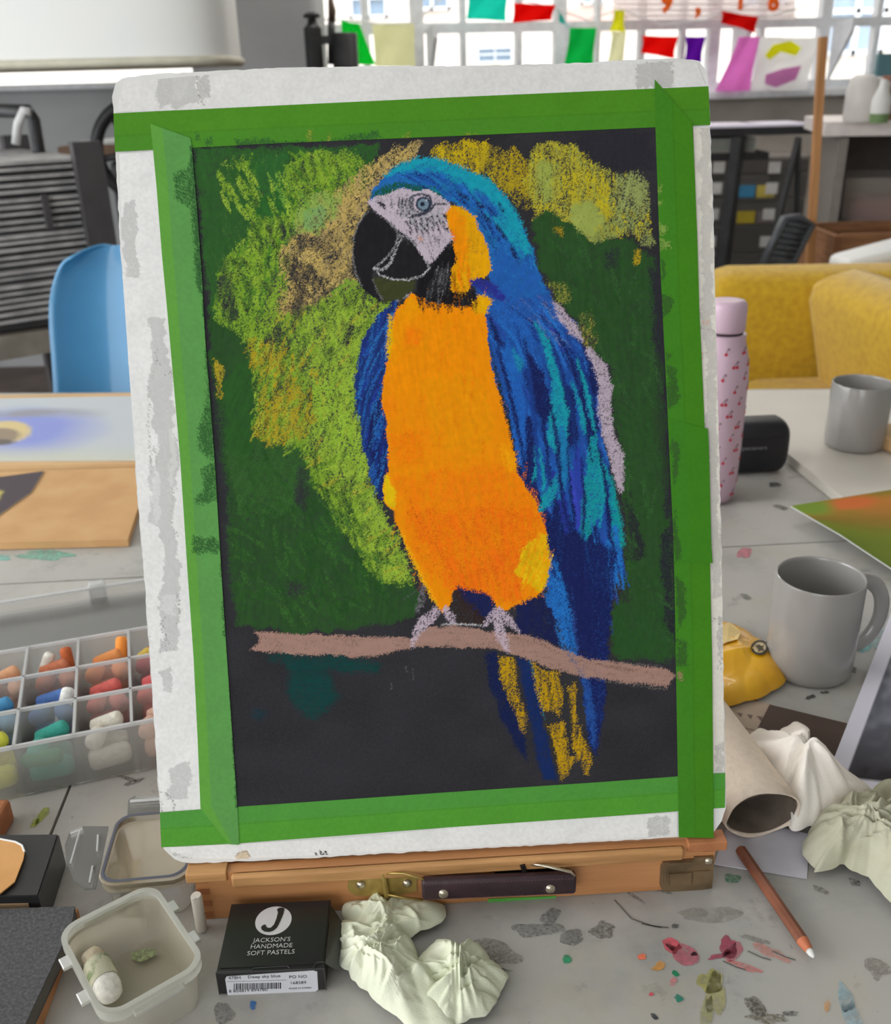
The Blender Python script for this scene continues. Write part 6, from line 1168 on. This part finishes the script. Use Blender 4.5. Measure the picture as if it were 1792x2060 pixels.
kp = [tp(x, y, 0.790) for x, y in ((-120,1675),(0,1690),(32,1696),(45,1703),(50,1716),(47,1732),(30,1776),(0,1824),(-120,1990))]
kt = [p+Z3*(0.0+0.0) for p in kp]; kc_ = thing('kraft_card', np.mean(kp, 0), 'tan card with a rounded corner resting on the black carton at left', 'card')
kz = [np.array([p[0], p[1], 0.7805+0.0]) for p in [tp(x, y, 0.7805) for x, y in ((-120,1675),(0,1690),(32,1696),(45,1703),(50,1716),(47,1732),(30,1776),(0,1800),(-120,1800))]]
M().prism([p+Z3*0.001 for p in kz], -Z3*0.001).build('card_face', mat('tan_card', (204,152,92), 0.7, rgb2=(194,142,82), scale=30), kc_)
M().tube([kz[1]+Z3*0.001, kz[2]+Z3*0.001, kz[3]+Z3*0.001, kz[4]+Z3*0.001], 0.0007, 6).build('pale_edge', M_white, kc_)
tag(M().box(tp(-9, 1655, TZ+0.01), (0.014, 0.03, 0.02), bev=0.003).build('wood_block', M_end, loc=tp(-9, 1655, TZ)), 'small orange-brown wooden block at the very left edge of the table', 'block')
# ================================================================ crumpled paper
def patch(m, cpx, opx, z0, H, seed, nt=170, nr=46, folds=14, fa=0.006, fw=0.0035, fl=0.04, small=0.0012, edge=0.004, rag=0.03, zmean=None, lean=0.0):
    zc = z0+H*0.35 if zmean is None else zmean; g = np.random.default_rng(seed)
    C = tp(*cpx, zc)[:2]; O = np.array([tp(x, y, zc)[:2] for x, y in opx])-C
    th = np.unwrap(np.arctan2(O[:, 1], O[:, 0]))
    if th[-1] < th[0]: O = O[::-1]; th = np.unwrap(np.arctan2(O[:, 1], O[:, 0]))
    rad = np.hypot(O[:, 0], O[:, 1]); T = np.linspace(th[0], th[0]+2*math.pi, nt, endpoint=False)
    R_ = np.interp(T, np.r_[th, th[0]+2*math.pi], np.r_[rad, rad[0]]); R_ = R_*(1+rag*(vn(T*6, T*0+seed)-0.5)*2)
    rho = np.linspace(0, 1, nr)**0.85; X = C[0]+R_[None]*np.cos(T)[None]*rho[:, None]; Y = C[1]+R_[None]*np.sin(T)[None]*rho[:, None]; rh = np.repeat(rho[:, None], nt, 1)
    env = 1-rh**2.6; h = H*env**0.8*(0.55+0.9*vn(X*28, Y*28, seed))
    Xw = X+0.010*(vn(X*40, Y*40, seed+1)-0.5); Yw = Y+0.010*(vn(X*40, Y*40, seed+2)-0.5)
    rdg = np.zeros_like(h); vly = np.zeros_like(h)
    for k in range(folds):
        a = g.uniform(0, 6.283); rr_ = g.uniform(0.0, 0.75); i = int(a/6.2832*nt) % nt
        px_, py_ = C[0]+R_[i]*rr_*math.cos(T[i]), C[1]+R_[i]*rr_*math.sin(T[i]); d = T[i]+g.normal(0, 0.45)+(math.pi/2 if g.random() < 0.25 else 0)
        ux, uy = math.cos(d), math.sin(d); s_ = (Xw-px_)*ux+(Yw-py_)*uy; q = -(Xw-px_)*uy+(Yw-py_)*ux
        w_ = fw*g.uniform(0.6, 1.7); pr = np.exp(-(np.sqrt(q*q+(0.25*w_)**2)-0.25*w_)/w_); sg = 1 if g.random() < 0.68 else -0.7
        f_ = fa*g.uniform(0.5, 1.2)*pr*np.exp(-(s_/(fl*g.uniform(0.5, 1.1)))**2)*(0.25+0.75*env**0.6)
        if sg > 0: rdg = np.maximum(rdg, f_)+0.15*np.minimum(rdg, f_)
        else: vly = np.maximum(vly, f_)
    h += rdg-vly
    rd = 1-np.abs(2*vn(Xw*95, Yw*95, seed+3)-1); h += small*(rd**2)*(0.3+0.7*env)
    h += edge*rh**3*vn(np.cos(T)*3+3, np.sin(T)*3+3, seed+5)[None]
    h -= min(h[-1].min(), 0); Z = z0+np.maximum(h, 0)
    P = np.stack([X+lean*h, Y, Z], -1); fs = []
    for i in range(nr-1):
        for k in range(nt): k2 = (k+1) % nt; fs.append((i*nt+k, (i+1)*nt+k, (i+1)*nt+k2, i*nt+k2))
    m.add(P.reshape(-1, 3), fs)
    def hgt(x, y):
        i = np.argmin((X-x)**2+(Y-y)**2); return float(Z.ravel()[i])
    return hgt
def tissue_mat(nm, rgb, rgb2):
    m = mat(nm, rgb, 0.95, rgb2=rgb2, scale=24, bump=0.25, bscale=900, spec=0.1); return m
m = M(); zt4 = TZ+0.002
patch(m, (775,1845), [(690,1832),(700,1812),(735,1800),(790,1806),(850,1812),(893,1818),(899,1842),(868,1866),(835,1880),(790,1890),(730,1885),(695,1860)], zt4, 0.008, 3, folds=24, fa=0.0045, fw=0.0022, fl=0.022)
patch(m, (765,1925), [(664,1862),(690,1850),(740,1856),(800,1868),(836,1900),(842,1940),(900,1985),(918,2070),(835,2075),(800,2040),(740,1990),(700,1950),(672,1900)], zt4, 0.015, 8, folds=34, fa=0.008, fw=0.0024, fl=0.034, small=0.002)
patch(m, (925,1965), [(838,1935),(850,1915),(878,1888),(905,1896),(925,1908),(945,1896),(965,1900),(985,1930),(1022,1957),(1000,2000),(975,2040),(945,2046),(910,2060),(870,2040),(845,1985)], zt4, 0.014, 14, folds=26, fa=0.008, fw=0.0024, fl=0.026, small=0.002)
tag(m.build('crumpled_tissue', tissue_mat('greenish_tissue', (220,222,202), (206,210,186)), smooth=True, loc=tp(820, 1940)), 'pale greenish crumpled tissue lying in front of the leather handle', 'tissue')
m = M(); patch(m, (1612,1565), [(1488,1500),(1515,1470),(1533,1458),(1560,1486),(1574,1452),(1597,1442),(1629,1472),(1626,1520),(1650,1540),(1705,1565),(1762,1592),(1745,1612),(1655,1640),(1592,1662),(1568,1610),(1530,1550)], TZ+0.004, 0.022, 21, folds=17, fa=0.015, fw=0.0055, fl=0.045, small=0.0016, rag=0.06)
tag(m.build('crumpled_tissue', tissue_mat('white_tissue', (236,230,222), (228,220,210)), smooth=True, loc=tp(1612, 1565)), 'bright white crumpled tissue between kitchen roll and bordered print', 'tissue')
m = M(); patch(m, (1735,1680), [(1622,1706),(1632,1660),(1672,1628),(1700,1604),(1750,1590),(1792,1562),(1850,1570),(1900,1700),(1850,1830),(1792,1796),(1752,1752),(1700,1728),(1640,1738)], TZ+0.004, 0.024, 33, folds=44, fa=0.009, fw=0.0026, fl=0.03, small=0.003, rag=0.06)
tag(m.build('crumpled_tissue', tissue_mat('olive_tissue', (186,184,164), (168,166,142)), smooth=True, loc=tp(1735, 1680)), 'olive-stained crumpled tissue at the right edge of the table', 'tissue')
# ================================================================ right of the easel
ra_ = nrm(np.array([-0.16, 1.0])); rx_ = np.array([ra_[1], -ra_[0]]); r0 = np.array([0.2185, 0.5360]); RZ = TZ+0.0025
kr = thing('kitchen_roll', np.r_[r0+ra_*0.07, RZ], 'squashed nearly empty kitchen roll lying beside the easel box', 'roll')
def roll(rw, rh, a, b, z0, wob=0.0):
    LS = []
    for t in np.linspace(a, b, 12):
        LS.append([np.r_[r0+ra_*(t+wob*math.sin(k*0.7)*(1 if t == a else 0))+rx_*rw*math.cos(2*math.pi*k/36)*(1+0.03*math.sin(k)), z0+rh*(1+math.sin(2*math.pi*k/36))] for k in range(36)])
    return LS
m = M(); loops(m, roll(0.0270, 0.0185, 0.0, 0.16, RZ, 0.001)); o = m.build('paper_layer', mat('embossed_paper', (228,212,194), 0.9, rgb2=(220,204,186), scale=200, bump=0.6, bscale=420), kr, smooth=True)
md = o.modifiers.new('thick', 'SOLIDIFY'); md.thickness = 0.0012; md.offset = -1
m = M(); loops(m, roll(0.0256, 0.0171, 0.001, 0.159, RZ+0.0014)); m.build('cardboard_core', mat('grey_core_card', (124,112,100), 0.9, rgb2=(106,94,82), scale=60), kr, smooth=True)
slab('envelope', [(1436,1738),(1470,1640),(1628,1678),(1623,1767)], TZ+0.0012, 0.0008, mat('lilac_white_paper', (198,196,206), 0.7), 'blank white envelope lying under the pencil and kitchen roll', 'envelope')
pz = TZ+0.0058; A_, B_ = tp(1489, 1709, pz), tp(1637, 1926, pz); ln = np.linalg.norm(B_-A_); ax = (B_-A_)/ln; qv = nrm(np.cross(ax, Z3)); fr = [qv, np.cross(ax, qv), ax]; pr = 0.0040
pn_ = thing('pastel_pencil', (A_+B_)/2-Z3*pr, 'brown pastel pencil with a white tip pointing to the front right', 'pencil')
m = M(); m.lathe([(pr*0.9, 0), (pr, 0.0008), (pr, ln*0.86), (pr*0.62, ln*0.945)], A_, 8, fr, caps=(True, False)); m.build('barrel', mat('brown_pencil_wood', (138,84,60), 0.5, rgb2=(112,66,48), scale=40, stretch=(1, 1, 1)), pn_, smooth=30)
m = M(); m.lathe([(pr*1.005, ln*0.862), (pr*0.64, ln*0.946)], A_, 16, fr); m.build('sharpened_cone', mat('cut_wood', (190,110,74), 0.6), pn_, smooth=True)
m = M(); m.lathe([(pr*0.62, ln*0.944), (pr*0.5, ln*0.975), (pr*0.2, ln)], A_, 14, fr, caps=(True, True)); m.build('white_tip', mat('white_lead', (222,220,216), 0.8), pn_, smooth=True)
slab('brown_card', [(1548,1417),(1704,1455),(1680,1590),(1506,1500)], TZ+0.0022, 0.0010, mat('dark_brown_card', (82,66,58), 0.8), 'dark brown card lying under the white tissue', 'card')
t, pts = slab('notes_sheet', [(1430,1392),(1552,1416),(1512,1496),(1430,1480)], TZ+0.0010, 0.0008, None, 'beige printed notes sheet half hidden behind the painting board', 'paper', parts=True)
M().prism(pts, -Z3*0.0008).build('paper', mat('beige_paper', (178,160,142), 0.8), t); mk = M()
for k in range(4): mk.prism([tp(x, y, TZ+0.0012) for x, y in ((1462+k*20,1430+k*3.4),(1474+k*20,1432+k*3.4),(1470+k*20,1440+k*3.4))], Z3*0.0001)
for k in range(16): mk.prism([tp(x, y, TZ+0.0012) for x, y in ((1468+k*3.4,1459+k*0.7),(1470+k*3.4,1456+(k % 3)+k*0.7),(1471+k*3.4,1461+k*0.7))], Z3*0.0001)
mk.build('printed_marks', mat('faded_ink', (120,104,94), 0.8), t)
# yellow packet
pk = thing('snack_packet', tp(1500, 1330), 'crumpled yellow foil packet with a round dark logo before the mug', 'packet'); m = M()
hp = patch(m, (1492,1335), [(1400,1260),(1440,1240),(1475,1246),(1520,1275),(1555,1302),(1582,1320),(1590,1334),(1584,1354),(1552,1380),(1500,1400),(1450,1414),(1400,1420)], TZ+0.003, 0.017, 40, folds=5, fa=0.005, fw=0.009, fl=0.05, small=0.0004, edge=0.001, rag=0.0)
m.build('packet_body', mat('yellow_foil', (226,172,24), 0.35, rgb2=(216,158,14), scale=30, coat=0.3), pk, smooth=True)
tipc = tp(1584, 1328, TZ+0.012); M().prism([tp(1572,1316,TZ+0.014), tp(1578,1308,TZ+0.022), tp(1581,1318,TZ+0.020), tp(1589,1326,TZ+0.016), tp(1589,1350,TZ+0.008), tp(1578,1350,TZ+0.008)], np.array([-0.0008, -0.0012, 0.0004])).build('crimped_end', mat('orange_yellow_foil', (216,150,30), 0.35), pk)
def onpk(px, py, dz):
    p = tp(px, py, TZ+0.03)
    for _ in range(8): p = tp(px, py, hp(p[0], p[1])+dz)
    return p
def pkpoly(nm, px, rgb, dz): return M().prism([onpk(x, y, dz) for x, y in px], Z3*0.0003).build(nm, mat(nm+'_ink', rgb, 0.6), pk)
pkpoly('logo_ring', arcpx(1528, 1303, 18, 15, 0, 345, 22), (70,60,44), 0.0016); pkpoly('logo_field', arcpx(1528, 1303, 12.5, 10.5, 0, 345, 20), (206,190,150), 0.0022)
pkpoly('logo_bird', [(1520,1300),(1526,1296),(1532,1300),(1537,1297),(1534,1304),(1538,1310),(1530,1308),(1524,1312),(1526,1305)], (80,70,52), 0.0028)
pkpoly('peach_panel', [(1446,1262),(1466,1252),(1480,1262),(1490,1272),(1484,1286),(1462,1292),(1446,1300)], (224,196,130), 0.0016)
# mugs
M_mug = mat('grey_glaze', (148,145,142), 0.2, rgb2=(144,141,138), scale=8, coat=0.4)
def mug(cx_, cy_, z, r, h, ha, label):
    t = thing('mug', (cx_, cy_, z), label, 'mug', 'grey mugs')
    m = M(); m.lathe([(r*0.80, 0.0006), (r*0.93, 0.0008), (r*0.985, 0.004), (r, 0.010), (r, h-0.002), (r*0.985, h-0.0003), (r*0.965, h), (r*0.945, h-0.0006), (r*0.935, h-0.003), (r*0.93, 0.012), (r*0.88, 0.006), (r*0.3, 0.005)], (cx_, cy_, z), 64, caps=(True, True)); m.build('mug_body', M_mug, t, smooth=45)
    d = np.array([math.cos(ha), math.sin(ha), 0]); P = []
    for k in range(15):
        a = math.radians(80-160*k/14); P.append(np.array([cx_, cy_, z+h*0.52])+d*(r*0.97+0.030*math.cos(a)**0.8)+Z3*(h*0.36*math.sin(a)))
    P = [P[0]-d*0.006]+P+[P[-1]-d*0.006]; M().tube(P, 0.0048, 12, flat=1.5).build('mug_handle', M_mug, t, smooth=True)
    return t
c1 = tp(1652, 1156, 0.846); rr1 = np.linalg.norm(tp(1741, 1156, 0.846)-tp(1563, 1156, 0.846))/2
mug(c1[0], c1[1], TZ+0.0006, rr1, 0.095, math.radians(12), 'matt grey mug with its handle to the right beside the yellow packet')
zwb = TZ+0.0145; c2 = tp(1736, 769, zwb+0.092); rr2 = np.linalg.norm(tp(1797, 769, zwb+0.092)-tp(1675, 769, zwb+0.092))/2
slab('white_board', [(1425,786),(1900,782),(1900,1110),(1702,1006)], zwb, 0.0135, mat('white_drawing_board', (206,200,190), 0.5, rgb2=(198,192,182), scale=6), 'white drawing board lying under the farther mug', 'board')
mug(c2[0], c2[1], zwb+0.0004, rr2, 0.092, math.radians(35), 'farther grey mug standing on the white drawing board')
p = tp(1815, 890, zwb+0.012); tag(M().box(p, (0.05, 0.10, 0.022), [nrm([1, 0.3, 0]), nrm([-0.3, 1, 0]), Z3], bev=0.004).build('wooden_tray', M_ply, loc=p-Z3*0.011), 'tan wooden box on the white drawing board at the right edge', 'box')
# pink bottle
bb = tp(1427, 1003); zt5 = yp(1468, 603, bb[1])[2]; hB = zt5-TZ; M_pink = mat('lilac_pink_enamel', (206,178,196), 0.35, rgb2=(200,172,190), scale=6)
rB = abs(yp(1500, 790, bb[1])[0]-bb[0])*0.98; xB = bb[0]; rB = yp(1499, 800, bb[1])[0]-xB; bt = thing('water_bottle', (xB, bb[1], TZ), 'slim lilac pink water bottle printed with small red cherries', 'bottle')
prof = [(0.62, 0.001), (0.80, 0.004), (0.88, 0.012), (0.95, 0.06), (1.0, 0.30), (1.0, 0.62), (0.97, 0.70), (0.88, 0.76), (0.78, 0.80), (0.76, 0.83), (0.77, 0.845)]
prof = [(r*rB, z*hB if z > 0.05 else z) for r, z in prof]; rc = yp(1501, 632, bb[1])[0]-xB
M().lathe(prof, (xB, bb[1], TZ), 40, caps=(True, True)).build('bottle_body', M_pink, bt, smooth=60)
M().lathe([(rc*0.90, hB*0.845), (rc*0.90, hB*0.858)], (xB, bb[1], TZ), 40).build('neck_ring', mat('dark_steel_ring', (84,74,80), 0.3, metal=0.7), bt, smooth=60)
M().lathe([(rc*0.95, hB*0.858), (rc, hB*0.865), (rc, hB*0.965), (rc*0.96, hB*0.985), (rc*0.85, hB*0.998), (rc*0.5, hB)], (xB, bb[1], TZ), 40, caps=(True, True)).build('bottle_cap', M_pink, bt, smooth=60)
ch_r, ch_s = M(), M(); gz_ = np.array(prof); gc = random.Random(9); k = 0
for row in range(13):
    for col in range(7):
        f_ = 0.06+row*0.059; a = 2*math.pi*(col+0.5*(row % 2)+gc.uniform(-0.15, 0.15))/7; z = hB*f_; r = float(np.interp(z, gz_[:, 1], gz_[:, 0]))+0.0002
        def on(da, dz): return np.array([xB+r*math.cos(a+da), bb[1]+r*math.sin(a+da), TZ+z+dz])
        out = np.array([math.cos(a), math.sin(a), 0]); tg = np.array([-math.sin(a), math.cos(a), 0])
        for da in ((-0.07, 0.07) if gc.random() > 0.4 else (0,)):
            ch_r.lathe([(0.0021, -0.0004), (0.0019, 0.0003)], on(da, 0), 10, [tg, Z3, out], caps=(False, True))
            ch_s.tube([on(da, 0.002), on(0.03, 0.006)], 0.00035, 4)
        ch_s.lathe([(0.0014, -0.0003), (0.0012, 0.0003)], on(0.09, 0.0065), 8, [tg, Z3, out], caps=(False, True))
ch_r.build('cherry_print', mat('cherry_red', (196,50,74), 0.4), bt); ch_s.build('stem_print', mat('stem_grey', (120,96,104), 0.5), bt)
# spectacle case
g0 = tp(1500, 952); gxv = nrm([1, 0.05, 0]); gy_ = np.cross(Z3, gxv); w_ = 0.115; gc_ = tp(1574, 955)-gxv*w_/2+gy_*0.024+np.array([0.006, 0, 0.0008])
hcz = yp(1530, 842, gc_[1])[2]-TZ
cs = thing('spectacle_case', gc_*[1, 1, 0]+Z3*TZ, 'black hard spectacle case behind the pink bottle', 'case'); m = M(); NN = 24; LS = []
for t, s_ in ((-0.5, 0.72), (-0.46, 0.9), (-0.40, 1.0), (0.40, 1.0), (0.46, 0.9), (0.5, 0.72)):
    LS.append([gc_+gxv*w_*t+gy_*0.026*s_*np.sign(math.cos(a))*abs(math.cos(a))**0.55+Z3*(hcz/2+hcz/2*s_*np.sign(math.sin(a))*abs(math.sin(a))**0.55) for a in np.linspace(0, 2*math.pi, NN, endpoint=False)])
loops(m, LS, True, True); m.build('case_shell', mat('black_leatherette', (28,28,34), 0.5, bump=0.2, bscale=600), cs, smooth=50)
M().tube([gc_-gxv*w_*0.42-gy_*0.0262+Z3*hcz*0.72, gc_+gxv*w_*0.42-gy_*0.0262+Z3*hcz*0.72], 0.0005, 6).build('lid_seam', M_black, cs)
text('Specsavers', 0.0085, gc_+gxv*0.006-gy_*0.0264+Z3*hcz*0.55, gxv, Z3, mat('silver_print', (130,130,134), 0.5), cs, 'case_lettering', ext=0.0001)
# green and orange pastel sheet
def c_green(u, v):
    c = np.tile(L(112,124,36), u.shape+(1,)); n = vn(u*5+v*2, v*7, 6)
    c = mix(c, L(184,122,52), (0.32-abs(v-0.16-0.1*u))*4*(0.4+n)); c = mix(c, L(206,110,56), (1-np.hypot((u-0.36)/0.22, (v-0.12)/0.14))*2); c = mix(c, L(134,104,40), (0.25-abs(v-0.42))*4*n); c = mix(c, L(120,146,50), (1-np.hypot((u-0.08)/0.2, (v-0.12)/0.3))*2); c = mix(c, L(92,110,34), (v-0.62)*3*(0.5+n)); return c
sheet('pastel_sheet', [(1590,1018),(1900,968),(1900,1215),(1690,1076)], zwb+0.0018, 'green and orange pastel drawing overhanging the white drawing board', 'drawing', c_green, (50, 60))
# bordered print leaning at the right edge
def c_print(u, v):
    n = 0.6*vn(u*9, v*12, 8)+0.4*vn(u*26, v*30, 9); c = np.tile(L(96,97,106), u.shape+(1,)); c = mix(c, L(150,152,164), (n-0.42)*2.4); c = mix(c, L(54,50,54), (v-0.72)*4*(0.6+n)); bd = np.minimum(np.minimum(u/0.085, (1-u)/0.085), np.minimum(v/0.05, (1-v)/0.05)); return np.where((bd < 1)[..., None], L(216,214,226), c)
sheet('bordered_print', [(1816,1172),(2180,1200),(2110,1640),(1652,1590)], TZ+0.0072, 'grey cloudy print with a wide white border at the right edge', 'print', c_print, (90, 90), th=0.005)
